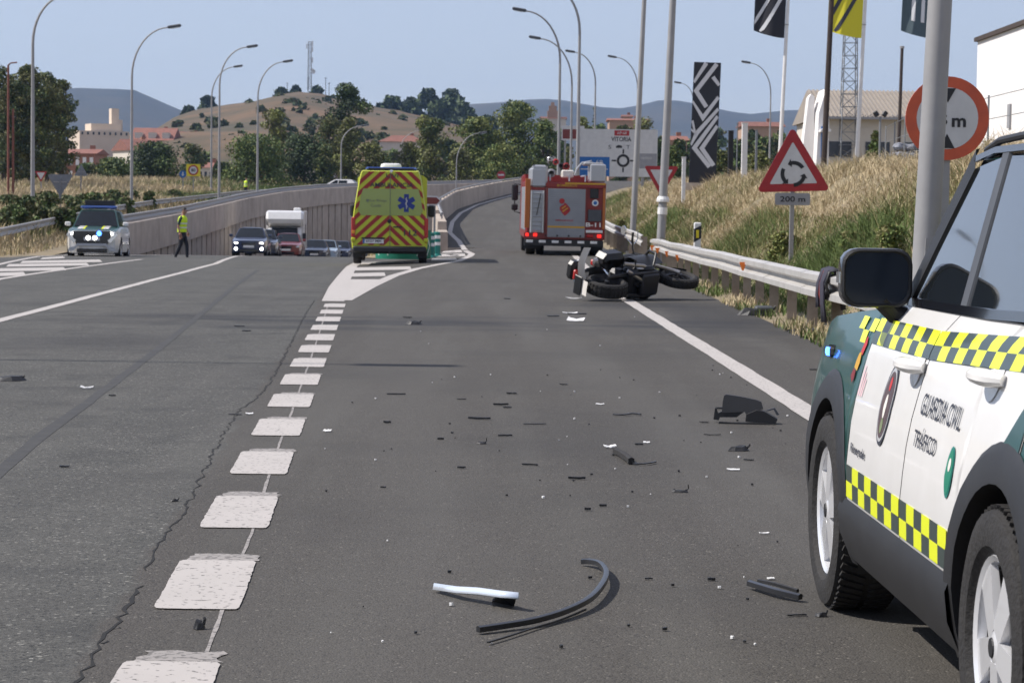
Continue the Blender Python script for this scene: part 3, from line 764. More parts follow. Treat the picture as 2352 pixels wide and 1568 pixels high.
# near posts at right whose arms are above the picture
for px, Y, X, r0, lb in ((1453, 71, 3.68, .105, 'grey lamp post standing behind the end of the guard rail'), (1512, 58.6, 3.76, .118, 'grey lamp post with a white band standing behind the guard rail, before the yield sign'), (2108, 21.2, 3.79, .128, 'thick grey lamp post that hides half of the height limit sign')):
    foot = Vector((X, Y, gz(X, Y) if X > XE(Y) else 0)); tip = foot + Vector((-1.9, 0, 11.2))
    T = lamp(0, 0, 0, 0, Y, -1, lb, r0, 'curved street lamps along the roads', pts_override=(foot, tip))
    T.rotation_euler = (0, R(1.9), 0)
    if px == 1512:
        mb = MB(); mb.lathe([(1.32, .120), (1.32, .124), (1.50, .124), (1.50, .120)], 'z', n=12); mb.build('white_band', 'white_paint', T)
        mb = MB(); mb.lathe([(1.64, .119), (1.64, .16), (1.70, .165), (1.78, .13), (1.78, .117)], 'z', n=12); mb.build('collar', 'white_paint', T)
# lamp left of the frame that throws its thin shadow across the lanes
lamp(0, 0, 0, 0, 20, 1, 'street lamp left of the lanes casting a thin shadow across the road', .08, 'curved street lamps along the roads', pts_override=(Vector((-13.2, 20.75, -.02)), Vector((-10.85, 20.75, 10.8))))

# ---------------- signs
def face(mb_or, pts2, y, mat, name, par, th=.004):
    mb = MB(); mb.prism(pts2, th, o=(0, y, 0), ax='y'); return mb.build(name, mat, par, recalc=True)
def rtri(s, r, flip=False, n=5):
    """rounded triangle, side s, corner radius r, centroid at 0"""
    hh = s * math.sqrt(3) / 2; V = [Vector((-s / 2, -hh / 3)), Vector((s / 2, -hh / 3)), Vector((0, 2 * hh / 3))]; out = []
    c = [v * (1 - 2 * r / (2 * hh / 3)) for v in V]
    for i, a0 in enumerate((-150, -30, 90)):
        for k in range(n):
            a = R(a0 - 60 + 120 * k / (n - 1)); out.append((c[i].x + r * math.cos(a), c[i].y + r * math.sin(a)))
    if flip: out = [(-a, -b) for a, b in out]
    return out
def circ(r, n=32, c=(0, 0)): return [(c[0] + r * math.cos(2 * math.pi * k / n), c[1] + r * math.sin(2 * math.pi * k / n)) for k in range(n)]
def rrect(w_, h_, r, c=(0, 0), n=4):
    out = []
    for sx, sy, a0 in ((1, 1, 0), (-1, 1, 90), (-1, -1, 180), (1, -1, 270)):
        for k in range(n):
            a = R(a0 + 90 * k / (n - 1)); out.append((c[0] + sx * (w_ / 2 - r) + r * math.cos(a), c[1] + sy * (h_ / 2 - r) + r * math.sin(a)))
    return out
def text_part(s, wd, ht, c, y, mat, par, name='lettering', bold=0.0):
    V, Fs = text_fit(s, wd, ht, bold); mb = MB(); mb.add([(c[0] + v[0], y, c[1] + v[1]) for v in V], [f for f in Fs])
    o = mb.build(name, mat, par); return o
def post_part(par, x, z0, z1, w_=.08, d_=.04, y=.06, mat='galv'):
    mb = MB(); mb.box((x, y, (z0 + z1) / 2), (w_, d_, z1 - z0)); return mb.build('post', mat, par)
# roundabout warning
def sign_at(name, px, py, Y, label, cat='traffic sign', yaw=0.0, group=None):
    p = at(px, py, Y); g_ = gz(p.x, Y); T = thing(name, label, cat, (p.x, p.y, g_ - .05), yaw, group); return T, p.z - g_ + .05
T, zc = sign_at('warning_sign', 1822, 390, 41.5, 'red bordered triangular roundabout warning sign on the grassy bank', yaw=R(3))
S = bpy.data.objects.new('sign_plate', None)
def tri_sign(T, zc, side, flip=False, red='sign_red', roll=0.0, ring=.115):
    rm = Matrix.Rotation(roll, 3, 'Y')
    def tr(poly): return [((rm @ Vector((a, 0, b))).x, (rm @ Vector((a, 0, b))).z + zc) for a, b in poly]
    p = face(None, tr(rtri(side, side * .045, flip)), 0, red, 'plate', T, .02)
    w_ = face(None, tr([(a, b) for a, b in rtri(side * (1 - ring * 3.1), side * .012, flip)]), -.005, 'sign_white', 'white_field', T)
    b_ = face(None, tr(rtri(side * .985, side * .045, flip)), .021, 'sign_back', 'back', T, .006)
    return tr
tr = tri_sign(T, zc, 1.36, roll=R(-2))
for k in range(3):       # three curved arrows
    a0 = 100 - k * 120; pts_o, pts_i = [], []
    for i in range(9):
        a = R(a0 - i * 8.6); pts_o.append((.235 * math.cos(a), .235 * math.sin(a))); pts_i.append((.165 * math.cos(a), .165 * math.sin(a)))
    a = R(a0 + 20); tipp = [(.20 * math.cos(a), .20 * math.sin(a))]; aa = R(a0)
    poly = [(.275 * math.cos(aa), .275 * math.sin(aa))] + tipp + [(.125 * math.cos(aa), .125 * math.sin(aa))] + pts_i + pts_o[::-1]
    face(None, tr([(x, z - .075) for x, z in poly]), -.010, 'sign_black', 'arrow', T)
face(None, [(x, z + zc - .53) for x, z in rrect(.64, .22, .03)], 0.0, 'sign_grey', 'distance_plate', T, .02)
text_part('200 m', .46, .10, (0, zc - .53), -.006, 'sign_black', T, bold=.015)
post_part(T, 0, 0, zc + .3, .075, .05, .055)
# height limit
T, zc = sign_at('height_limit_sign', 2176, 272, 25, 'round red bordered height limit sign half hidden by the thick lamp post')
zR_ = lambda P: [(a, b + zc) for a, b in P]
face(None, zR_(circ(.455, 40)), 0, 'sign_red_orange', 'plate', T, .02)
face(None, zR_(circ(.335, 40)), -.005, 'sign_white', 'white_field', T)
face(None, zR_(circ(.45, 40)), .022, 'sign_back', 'back', T, .006)
face(None, zR_([(-.085, .325), (.085, .325), (0, .17)]), -.010, 'sign_black', 'arrow', T)
face(None, zR_([(-.085, -.325), (.085, -.325), (0, -.17)]), -.010, 'sign_black', 'arrow', T)
text_part('4,5', .26, .13, (-.13, zc - .03), -.010, 'sign_black', T, bold=.02)
text_part('m', .155, .10, (.125, zc - .045), -.010, 'sign_black', T, bold=.03)
post_part(T, .0, 0, zc + .3, .09, .06, .06)
# yield sign behind the post
T, zc = sign_at('yield_sign', 1519, 405, 77, 'red and white yield sign partly hidden by the banded lamp post')
tri_sign(T, zc, 1.18, True); post_part(T, 0, 0, zc + .2)
T, zc = sign_at('yield_sign', 94, 402, 150, 'small red and white yield sign in front of the big dark tree')
tri_sign(T, zc, .82, True); post_part(T, 0, 0, zc + .2)
# backs of signs on the left verge
for px, py, Y, sd_, fl, lb in ((138, 418, 118, 1.35, True, 'grey back of a large inverted triangular sign on the left verge'), (186, 395, 165, 1.0, False, 'grey back of an upright triangular sign before the brick building')):
    T, zc = sign_at('sign_back', px, py, Y, lb)
    face(None, [(a, b + zc) for a, b in rtri(sd_, .06, fl)], .03, 'sign_back', 'plate', T, .02)
    post_part(T, 0, 0, zc + .2, .09, .05, 0.0, 'sign_back')
    mb = MB(); mb.box((0, .0, zc), (sd_ * .5, .03, .05)); mb.build('bracket', 'galv', T)
T, zc = sign_at('direction_sign', 420, 400, 190, 'small round blue mandatory sign beside the yellow speed sign')
face(None, [(a, b + zc) for a, b in circ(.30, 24)], 0, 'sign_blue', 'plate', T, .02); face(None, [(a, b + zc) for a, b in ((-.05, .18), (.05, .18), (.05, -.02), (.12, -.02), (0, -.18), (-.12, -.02), (-.05, -.02))], -.006, 'sign_white', 'arrow', T); post_part(T, 0, 0, zc + .1)
T, zc = sign_at('speed_sign', 444, 391, 190, 'yellow square board with a round speed limit sign on the left verge')
face(None, [(a, b + zc) for a, b in rrect(1.16, 1.0, .05)], 0, 'sign_yellow', 'plate', T, .03)
face(None, [(a, b + zc) for a, b in circ(.43, 28)], -.005, 'sign_red', 'red_ring', T); face(None, [(a, b + zc) for a, b in circ(.31, 28)], -.010, 'sign_white', 'white_field', T)
text_part('80', .36, .26, (0, zc), -.015, 'sign_black', T, bold=.02); post_part(T, 0, 0, zc + .3)
T, zc = sign_at('no_entry_sign', 1151, 402, 232, 'small red no entry sign before the leafy trees')
face(None, [(a, b + zc) for a, b in circ(.42, 24)], 0, 'sign_red', 'plate', T, .02); face(None, [(a, b + zc) for a, b in rrect(.6, .16, .02)], -.006, 'sign_white', 'bar', T); post_part(T, 0, 0, zc)
# brown arrow sign
T, zc = sign_at('arrow_sign', 985, 461, 74.5, 'brown arrow sign with white border pointing right beside the ambulance')
L0, L1, hh = -1.15, .42, .155
face(None, [(a, b + zc) for a, b in ((L0, -hh), (L1 - .15, -hh), (L1, 0), (L1 - .15, hh), (L0, hh))], 0, 'sign_white', 'plate', T, .025)
face(None, [(a, b + zc) for a, b in ((L0 + .04, -hh + .045), (L1 - .17, -hh + .045), (L1 - .055, 0), (L1 - .17, hh - .045), (L0 + .04, hh - .045))], -.006, 'sign_brown', 'brown_field', T)
text_part('VITORIA', .62, .10, (-.45, zc), -.012, 'sign_white', T)
for x in (-.75, .19): post_part(T, x, 0, zc + .1, .07, .05, .055)
# big destination board
p0, p1 = at(1328, 296, 131), at(1509, 407, 131); w_, h_ = p1.x - p0.x, p0.z - p1.z; cx_ = (p0.x + p1.x) / 2; gr_ = gz(cx_, 131) - .1
T = thing('destination_board', 'large grey destination board with roundabout diagram and blue panel behind the guard rail', 'road sign', (cx_, 131, gr_)); zc = (p0.z + p1.z) / 2 - gr_
face(None, [(a, b + zc) for a, b in rrect(w_, h_, .05)], 0, 'sign_white', 'board', T, .05)
def bx(u, v): return ((u - 1418) / 40.1, (351.5 - v) / 40.1 + zc)
face(None, [bx(*q) for q in ((1410, 312), (1444, 312), (1444, 300), (1410, 300))], -.008, 'sign_red', 'road_number_panel', T)
text_part('AP-68', .55, .16, bx(1427, 306), -.014, 'sign_white', T)
text_part('VITORIA', 1.15, .26, bx(1426, 320), -.008, 'sign_black', T, bold=.02)
text_part('S', .18, .22, bx(1400, 338), -.008, 'sign_black', T); text_part('T', .2, .22, bx(1442, 338), -.008, 'sign_black', T)
face(None, [bx(*q) for q in ((1414, 340), (1428, 340), (1428, 335), (1420, 333), (1414, 336))], -.008, 'sign_black', 'vehicle_symbol', T)
c_ = bx(1431, 369)
ringp = [(c_[0] + .37 * math.cos(2 * math.pi * k / 28), c_[1] + .37 * math.sin(2 * math.pi * k / 28)) for k in range(28)]
mb = MB(); ri = [(c_[0] + (p[0] - c_[0]) * .62, c_[1] + (p[1] - c_[1]) * .62) for p in ringp]
mb.add([(a, -.008, b) for a, b in ringp] + [(a, -.008, b) for a, b in ri], [(i, (i + 1) % 28, 28 + (i + 1) % 28, 28 + i) for i in range(28)]); mb.build('roundabout_ring', 'sign_black', T)
for dx_, dz_ in ((0, 1), (1, 0), (-1, 0), (0, -1)):
    a0, b0 = c_[0] + dx_ * .40, c_[1] + dz_ * .40; n0 = (-dz_, dx_)
    face(None, [(a0 + n0[0] * .05, b0 + n0[1] * .05), (a0 - n0[0] * .05, b0 - n0[1] * .05), (a0 + dx_ * .26 - n0[0] * .04, b0 + dz_ * .26 - n0[1] * .04), (a0 + dx_ * .26 + n0[0] * .04, b0 + dz_ * .26 + n0[1] * .04)], -.008, 'sign_black', 'diagram_arm', T)
face(None, [bx(*q) for q in ((1329, 405), (1400, 405), (1400, 361), (1329, 361))], -.008, 'sign_blue', 'blue_panel', T)
text_part('A-68', .8, .24, bx(1368, 373), -.014, 'sign_white', T); face(None, [bx(*q) for q in ((1334, 390), (1396, 390), (1396, 388), (1334, 388))], -.014, 'sign_white', 'rule', T)
face(None, [bx(*q) for q in ((1462, 386), (1508, 386), (1508, 352), (1462, 352))], -.008, 'sign_grey', 'grey_panel', T)
text_part('centro', .6, .14, bx(1484, 362), -.014, 'sign_white', T)
for x in (-w_ * .32, w_ * .32): post_part(T, x, 0, zc, .16, .12, .12)
# second board behind it
p = at(1316, 306, 150); T = thing('brown_board', 'brown panel with white frame peeking out behind the destination board', 'road sign', (p.x, 150, gz(p.x, 150) - .1)); zc = p.z - T.location.z
face(None, [(a, b + zc) for a, b in rrect(1.5, .95, .05)], 0, 'sign_white', 'board', T, .05); face(None, [(a, b + zc) for a, b in rrect(1.35, .62, .03, (0, -.06))], -.008, 'sign_brown', 'brown_field', T)
for x in (-.5, .5): post_part(T, x, 0, zc, .12, .1, .1)
# roadside marker post
p = at(1559, 533, 50); p.x = 4.02; p.y = 50; T = thing('marker_post', 'short black and white roadside marker post with yellow reflector behind the guard rail', 'marker post', (4.02, 50, gz(4.02, 50) - .1))
mb = MB(); mb.rbox((0, 0, .62), (.16, .09, 1.24), .02); mb.build('body', 'white_paint', T)
mb = MB(); mb.add([(-.083, -.047, .80), (.083, -.047, .90), (.083, -.047, 1.18), (-.083, -.047, 1.10)], [(0, 1, 2, 3)]); mb.build('black_band', 'sign_black', T)
mb = MB(); mb.box((0, -.050, .99), (.06, .01, .17)); mb.build('reflector', 'sign_yellow', T)
# green gore marker and bollards
T = thing('gore_marker', 'big rounded green gore marker with white chevrons hidden behind the ambulance', 'marker', (-3.25, 67.6, surf(-3.25, 67.6)))
mb = MB(); P = []
for k in range(13):
    a = math.pi * (k / 12); P.append((-math.cos(a) * .82, -math.sin(a) * .55))
mb.grid([[Vector((x, y, z)) for x, y in P] for z in (.04, .3, .6, .9)]); mb.add([(x, y, .9) for x, y in P], [tuple(range(13))]); mb.build('shell', 'hose_green', T, smooth=True)
for s_ in (-1, 1):
    mb = MB(); c0 = 6 + s_ * 2
    mb.add([(P[c0][0] * 1.01, P[c0][1] * 1.01, .15), (P[c0 + s_][0] * 1.01, P[c0 + s_][1] * 1.01, .45), (P[c0][0] * 1.01, P[c0][1] * 1.01, .78), (P[c0 + 2 * s_][0] * 1.01, P[c0 + 2 * s_][1] * 1.01, .78), (P[c0 + 3 * s_][0] * 1.01, P[c0 + 3 * s_][1] * 1.01, .45), (P[c0 + 2 * s_][0] * 1.01, P[c0 + 2 * s_][1] * 1.01, .15)], [(0, 1, 4, 5), (1, 2, 3, 4)]); mb.build('chevron', 'white_paint', T)
for i, (px, py, Y) in enumerate(((990, 597, 69.0), (1003, 594, 71.2))):
    p = at(px, py, Y); p.z = surf(p.x, Y)
    T = thing('bollard', ('green flexible bollard with white bands beside the ambulance, nearer the gore tip', 'green flexible bollard with white bands beside the brown arrow sign post')[i], 'bollard', p, 0, 'green bollards on the gore')
    mb = MB(); mb.lathe([(0, .17), (.05, .15), (.08, .115), (.74, .105), (.76, .08), (.76, 0)], 'z', n=16); mb.build('body', 'teal', T, smooth=True)
    for z in (.34, .55): mb = MB(); mb.lathe([(z, .114), (z, .117), (z + .10, .116), (z + .10, .112)], 'z', n=16); mb.build('white_band', 'white_paint', T)
# ---------------- dealership: totem, flags, posts
p0, p1 = at(1588, 143, 90), at(1640, 405, 90); g0 = gz(p1.x, 90)
T = thing('totem_sign', 'tall black totem with white interlocking chevron diamonds on the grassy bank', 'totem', ((at(1615, 270, 90)).x, 90, g0 - .2), R(-4)); Ht = p0.z - T.location.z; Wt = 1.06
T.rotation_euler = (0, R(1.6), R(-4))
mb = MB(); mb.rbox((0, .12, Ht / 2), (Wt, .24, Ht), .015); mb.build('body', 'totem_black', T)
def tp(u, v):   # pixels in the 1700.. zoom (2.735 px per source px) to totem plane
    px, py = (1700 + u / 2.735) / 1.0884, (v / 2.735) / 1.0884
    top_l, top_r, bot_l, bot_r = (1588.5, 142.5), (1647, 141.5), (1577, 402), (1640, 402)
    t = (py - 142) / 260; l = lerp(1588.5, 1577, t); r_ = lerp(1647, 1636, t); return ((px - l) / (r_ - l) * Wt - Wt / 2, Ht - (py - 142) / 58.3)
def band(name, pts, wd):
    mb = MB(); rows = []
    P = [Vector(tp(*q)) for q in pts]
    for i, p in enumerate(P):
        if i == 0: t = (P[1] - P[0]).normalized(); n = Vector((-t.y, t.x))
        elif i == len(P) - 1: t = (P[i] - P[i - 1]).normalized(); n = Vector((-t.y, t.x))
        else:
            a = (P[i] - P[i - 1]).normalized(); b = (P[i + 1] - P[i]).normalized(); n = Vector((-a.y - b.y, a.x + b.x)); n.normalize(); n = n / max(.5, n.dot(Vector((-a.y, a.x))))
        rows.append([Vector((max(-Wt / 2, min(Wt / 2, (p + n * k).x)), -.004, (p + n * k).y)) for k in (wd / 2, -wd / 2)])
    mb.grid(rows); mb.build(name, 'totem_white', T)
wt = .165
band('white_stripe', [(72, 560), (158, 428)], wt)
band('white_stripe', [(225, 432), (92, 618), (158, 725)], wt)
band('white_stripe', [(200, 520), (244, 575)], wt * .9)
band('white_stripe', [(60, 690), (135, 800), (240, 655)], wt)
band('white_stripe', [(55, 880), (85, 905), (65, 820)], wt * .7)
band('white_stripe', [(50, 985), (95, 905), (240, 735)], wt)
band('white_stripe', [(178, 1130), (80, 1005), (235, 785)], wt)
band('white_stripe', [(205, 1120), (128, 1005), (232, 850)], wt)
mb = MB(); mb.box((0, .12, .1), (Wt + .3, .6, .3)); mb.build('plinth', 'concrete', T)
def flag_thing(px_b, px_t, Y, label, mat, marks, fl=1.13, ztop=None, lean=1.9):
    foot = at(px_b, 335, Y); foot.z = gz(foot.x, Y) - .1
    T = thing('flagpole', label, 'flagpole', foot, 0, 'flagpoles of the dealership'); T.rotation_euler = (0, R(lean), 0)
    mb = MB(); mb.tube([(0, 0, 0), (0, 0, 5), (0, 0, 10.2)], [.075, .062, .045], 10); mb.build('pole', 'white_paint', T, smooth=True)
    mb = MB(); mb.lathe([(10.2, .0), (10.2, .06), (10.27, .07), (10.33, .04), (10.35, 0)], 'z', n=10); mb.build('finial', 'galv', T)
    zb = at(px_b, 88, Y).z - foot.z; zt = 9.9
    for z in (zb + .45, zb + 1.6): mb = MB(); mb.lathe([(z, .055), (z, .075), (z + .03, .075), (z + .03, .055)], 'z', n=10); mb.build('ring', 'galv', T)
    nx, nz = 12, 22
    def fp(u, v):    # u 0 at the pole..1 free edge, v 0 bottom..1 top
        sag = (1 - v) ** 2 * .0; yw = .16 * math.sin(u * 5.2 + v * 2.4) * u
        return Vector((-.07 - fl * u * (1 - .06 * (1 - v)), -yw - .02, zb + (zt - zb) * v + .33 * u ** 1.6 * (1 - v) ** 2 * 1.0 - .10 * u))
    mb = MB(); mb.grid([[fp(i / nx, j / nz) for i in range(nx + 1)] for j in range(nz + 1)])
    fo = mb.build('flag', mat, T, smooth=True)
    for poly, mm in marks:
        mb = MB(); rows = []
        P = [Vector(q) for q in poly[0]]; wd = poly[1]
        seg = []
        for a, b in zip(P, P[1:]):
            for k in range(6): seg.append(a.lerp(b, k / 6))
        seg.append(P[-1])
        for i, p in enumerate(seg):
            t = (seg[min(i + 1, len(seg) - 1)] - seg[max(i - 1, 0)]).normalized(); n = Vector((-t.y, t.x)); row = []
            for k in (-.5, .5):
                q = p + Vector((n.x / fl, n.y / (zt - zb))) * wd * k; q.x = min(.99, max(.01, q.x)); q.y = min(.99, max(.01, q.y)); row.append(fp(q.x, q.y) + Vector((0, -.012, 0)))
            rows.append(row)
        mb.grid(rows); mb.build('mark', mm, fo)
    return T
chev = lambda u0: [([(u0 + .38, .02), (u0, .32), (u0 + .38, .62)], .17)]
flag_thing(1790, 1803, 80, 'white flagpole flying a black flag with white chevrons', 'flag_black', [(([(.80, .0), (.16, .28), (.80, .56)], .15), 'flag_white'), (([(1.0, .06), (.52, .28), (1.0, .5)], .13), 'flag_white')])
flag_thing(1967, 1978, 80, 'white flagpole flying a yellow flag with dark chevrons', 'flag_yellow', [(([(.80, .0), (.22, .28), (.80, .56)], .16), 'ink'), (([(1.0, .07), (.62, .28), (1.0, .5)], .16), 'ink')], fl=1.25)
flag_thing(2126, 2136, 80, 'white flagpole flying a grey green flag behind the thick lamp post', 'flag_teal', [(([(.62, .10), (.62, .26), (.46, .33), (.32, .26), (.32, .10)], .13), 'flag_white')], fl=1.1)
def pole(px_b, py_b, px_t, py_t, Y, r0, mat, label, name='utility_pole'):
    b = at(px_b, py_b, Y); t = at(px_t, py_t, Y); t.y = Y; b.z = gz(b.x, Y) - .2
    T = thing(name, label, 'pole', b); v = t - b
    mb = MB(); mb.tube([(0, 0, 0), v * .5, v], [r0, r0 * .92, r0 * .8], 10); mb.build('shaft', mat, T, smooth=True)
    return T, v
T, v = pole(1892, 330, 1913, -60, 64, .085, 'wood_pole', 'dark brown utility pole crossing the yellow flag')
mb = MB(); mb.box(v * .985, (1.2, .1, .1)); mb.build('crossarm', 'wood_pole', T)
T, v = pole(2063, 325, 2072, 112, 120, .10, 'wood_pole', 'grey brown bare pole in front of the corrugated warehouse roof')
mb = MB(); mb.lathe([(0, .12), (.12, .12), (.14, 0)], 'z', c=v, n=8); mb.build('cap', 'galv', T)
# white and dark posts in the car yard
for i, (px, pt, Y, w_, mat, lb) in enumerate(((1711, 284, 86, .21, 'white_paint', 'white square gate post on the bank beside the striped totem'), (1679, 302, 92, .20, 'sign_black', 'black square gate post on the bank beside the striped totem'), (1694, 285, 100, .05, 'fence', 'thin dark lighting pole between the black and white gate posts'), (1738, 300, 110, .11, 'fence', 'dark yard pole right of the white gate post'), (1571, 362, 86, .14, 'white_paint', 'short pale post standing against the striped totem'))):
    t = at(px, pt, Y); g0 = gz(t.x, Y) - .1; T = thing('yard_post', lb, 'post', (t.x, Y, g0)); mb = MB(); hh = t.z - g0
    mb.rbox((0, 0, hh / 2), (w_, w_, hh), .012); mb.build('shaft', mat, T); mb = MB(); mb.box((0, 0, hh + .015), (w_ + .03, w_ + .03, .03)); mb.build('cap', mat, T)
t = at(2022, 268, 105); g0 = gz(t.x, 105); T = thing('floodlight', 'black double headed yard floodlight on a post before the warehouse', 'lamp', (t.x, 105, g0)); hh = t.z - g0
mb = MB(); mb.tube([(0, 0, 0), (0, 0, hh)], .05, 8); mb.build('post', 'fence', T)
for s_ in (-1, 1): mb = MB(); mb.rbox((s_ * .2, 0, hh + .12), (.22, .2, .26), .03, Matrix.Rotation(s_ * .6, 3, 'Y')); mb.build('lamp_head', 'plastic_black', T)
# lattice mast
def lattice(px_b, py_b, py_t, Y, wb, wt_, nseg, r_, mat, label, name='lattice_mast', pxt=None):
    b = at(px_b, py_b, Y); t = at(pxt or px_b, py_t, Y); b.z = gz(b.x, Y) if Y < 700 else b.z
    T = thing(name, label, 'mast', b); h_ = t.z - b.z
    def cn(k, z): s_ = lerp(wb, wt_, z / h_) / 2; return Vector((s_ * (1, 1, -1, -1)[k], s_ * (1, -1, -1, 1)[k], z))
    for k in range(4): mb = MB(); mb.tube([cn(k, 0), cn(k, h_)], r_, 5); mb.build('leg', mat, T)
    for i in range(nseg):
        z0, z1 = h_ * i / nseg, h_ * (i + 1) / nseg; mb = MB()
        for k in range(4):
            k2 = (k + 1) % 4; a, b_ = (k, k2) if i % 2 else (k2, k)
            mb.tube([cn(a, z0), cn(b_, z1)], r_ * .6, 4); mb.tube([cn(k, z1), cn(k2, z1)], r_ * .5, 4)
        mb.build('bracing', mat, T)
    return T, h_
lattice(1948, 335, 40, 150, 1.15, .75, 13, .035, 'fence', 'steel lattice power mast rising behind the yellow flag')
T, h_ = lattice(711, 208, 96, 905, 1.5, 1.1, 14, .10, 'galv', 'tall telecom mast standing on top of the brown hill', 'telecom_mast', 713)
for z, s_ in ((.96, 1), (.90, -1), (.84, 1), (.62, 1), (.40, 1)):
    mb = MB(); mb.box((s_ * 1.1, -.5, h_ * z), (.45, .35, 2.0)); mb.build('antenna', 'white_paint', T)
mb = MB(); mb.lathe([(0, .9), (.25, .75), (.35, 0)], 'y', c=(1.5, -1.2, h_ * .38), n=12); mb.build('dish', 'white_paint', T)
# rusty double poles at far left
for px, pt, lb in ((19, 150, 'rust red pole with a small arm at the far left, before the big dark tree'), (30, 250, 'rust red pole without arm at the far left, before the big dark tree')):
    T, v = pole(px, 440, px, pt, 130, .075, 'rust_pole', lb)
    if px == 19: mb = MB(); mb.tube([v, v + Vector((.15, 0, .12)), v + Vector((.5, 0, .16))], .04, 6); mb.build('arm', 'rust_pole', T)
# small poles on the hill and wires posts
for px, py, pt in ((708, 207, 178), (748, 212, 178), (756, 214, 190), (660, 213, 190)):
    b = at(px, py, 900); t = at(px, pt, 900); T = thing('hill_pole', 'thin wooden line pole on the crest of the brown hill near the telecom mast', 'pole', b, 0, 'line poles on the hill'); mb = MB(); mb.tube([(0, 0, -2), t - b], .12, 6); mb.build('shaft', 'wood_pole', T)
    mb = MB(); mb.box(t - b - Vector((0, 0, .3)), (1.2, .1, .1)); mb.build('crossarm', 'wood_pole', T)
# wire fence at right
fy = [(9.8, 44), (9.9, 48), (10.0, 52), (10.1, 56), (10.2, 60), (10.6, 64), (11.0, 68)]
T = thing('wire_fence', 'thin grey wire fence on the bank in front of the white building', 'fence', (9.8, 44, gz(9.8, 44))); o_ = T.location.copy()
for x, y in fy: mb = MB(); q = Vector((x, y, gz(x, y))) - o_; mb.tube([q, q + Vector((0, 0, 1.35))], .022, 6); mb.build('post', 'fence', T)
for z in (.4, .85, 1.3): mb = MB(); mb.tube([Vector((x, y, gz(x, y) + z)) - o_ for x, y in fy], .009, 4); mb.build('wire', 'fence', T)
# ================================================================== vehicles
def clip(poly, win):
    """clip convex polygon by convex window (both ccw lists of 2D tuples)"""
    out = [Vector(p) for p in poly]; n = len(win)
    for i in range(n):
        a, b = Vector(win[i]), Vector(win[(i + 1) % n]); e = b - a; inp = out; out = []
        ins = lambda p: e.x * (p.y - a.y) - e.y * (p.x - a.x) >= -1e-9
        for j in range(len(inp)):
            p, q = inp[j], inp[(j + 1) % len(inp)]; ip, iq = ins(p), ins(q)
            if ip: out.append(p)
            if ip != iq:
                d1 = e.x * (p.y - a.y) - e.y * (p.x - a.x); d2 = e.x * (q.y - a.y) - e.y * (q.x - a.x); out.append(p.lerp(q, d1 / (d1 - d2)))
        if len(out) < 3: return []
    return [(p.x, p.y) for p in out]
def wheel(par, c, r_, wd, side, spokes=5, rim_r=None, mat='alloy', n=28, detail=True, twin=False, rot=0.0):
    """side -1: outer face towards -x"""
    W_ = thing_part('wheel', par, c); rr = rim_r or r_ * .66; s_ = side
    t = MB(); t.lathe([(s_ * wd * .40, rr), (s_ * wd * .47, rr * 1.06), (s_ * wd * .50, (rr + r_) / 2), (s_ * wd * .45, r_ * .965), (s_ * wd * .34, r_ * .995), (0, r_), (-s_ * wd * .34, r_ * .995), (-s_ * wd * .45, r_ * .96), (-s_ * wd * .48, rr)], 'x', n=n); t.build('tyre', 'rubber', W_, smooth=True, sharp=40, recalc=True)
    if detail:
        tr_ = MB()
        for k in range(64):
            a = 2 * math.pi * k / 64
            for sx in (-1, 1): tr_.box(Vector((sx * wd * .22, math.cos(a) * (r_ + .001), math.sin(a) * (r_ + .001))), (wd * .36, r_ * .060, .010), Matrix.Rotation(a - math.pi / 2, 3, 'X') @ Matrix.Rotation(sx * .35, 3, 'Z'))
        tr_.build('tread', 'rubber', W_)['kind'] = 'stuff'
    b = MB(); b.lathe([(s_ * wd * .40, rr), (s_ * wd * .36, rr * .93), (-s_ * wd * .1, rr * .86), (-s_ * wd * .1, 0)], 'x', n=n); b.build('rim_well', 'plastic_black', W_, smooth=True, recalc=True)
    sp = MB(); x0 = s_ * wd * .36
    sp.lathe([(x0, rr * .99), (x0 + s_ * .012, rr * .96), (x0 + s_ * .004, rr * .90), (x0 - s_ * .02, rr * .88)], 'x', n=n)
    for k in range(spokes):
        a = 2 * math.pi * k / spokes + rot
        for da, w0, w1 in (((0, .034, .058),) if spokes == 5 else ((0, .03, .05),)):
            d0 = Vector((0, math.cos(a + da * 1.25), math.sin(a + da * 1.25))); d1 = Vector((0, math.cos(a + da), math.sin(a + da))); nrm = Vector((0, -d1.z, d1.y))
            p0 = d0 * rr * .16; p1 = d1 * rr * .92; X = Vector((s_, 0, 0)); k_ = r_ / .345
            vs_ = [p0 - nrm * w0 * k_, p0 + nrm * w0 * k_, p1 + nrm * w1 * k_, p1 - nrm * w1 * k_]
            f_ = [v + Vector((x0, 0, 0)) + X * (.012 if i < 2 else .004) for i, v in enumerate(vs_)]
            g_ = [v + Vector((x0, 0, 0)) - X * .014 for v in vs_]
            sp.add(f_ + g_, [(0, 1, 2, 3), (0, 4, 5, 1), (1, 5, 6, 2), (2, 6, 7, 3), (3, 7, 4, 0)])
    sp.lathe([(x0 + s_ * .016, 0), (x0 + s_ * .016, rr * .12), (x0 + s_ * .008, rr * .20), (x0 - s_ * .03, rr * .22)], 'x', n=16)
    sp.build('rim', mat, W_, smooth=True, sharp=30, recalc=True)
    if detail:
        h_ = MB(); h_.lathe([(x0 + s_ * .020, 0), (x0 + s_ * .020, rr * .10), (x0 + s_ * .014, rr * .115)], 'x', n=16); h_.build('hub_cap', 'plastic_black', W_, recalc=True)
    return W_
def thing_part(name, par, c=(0, 0, 0)):
    o = bpy.data.objects.new(name, None); COL.objects.link(o); o.empty_display_size = .1; o.parent = par; o.location = c; return o

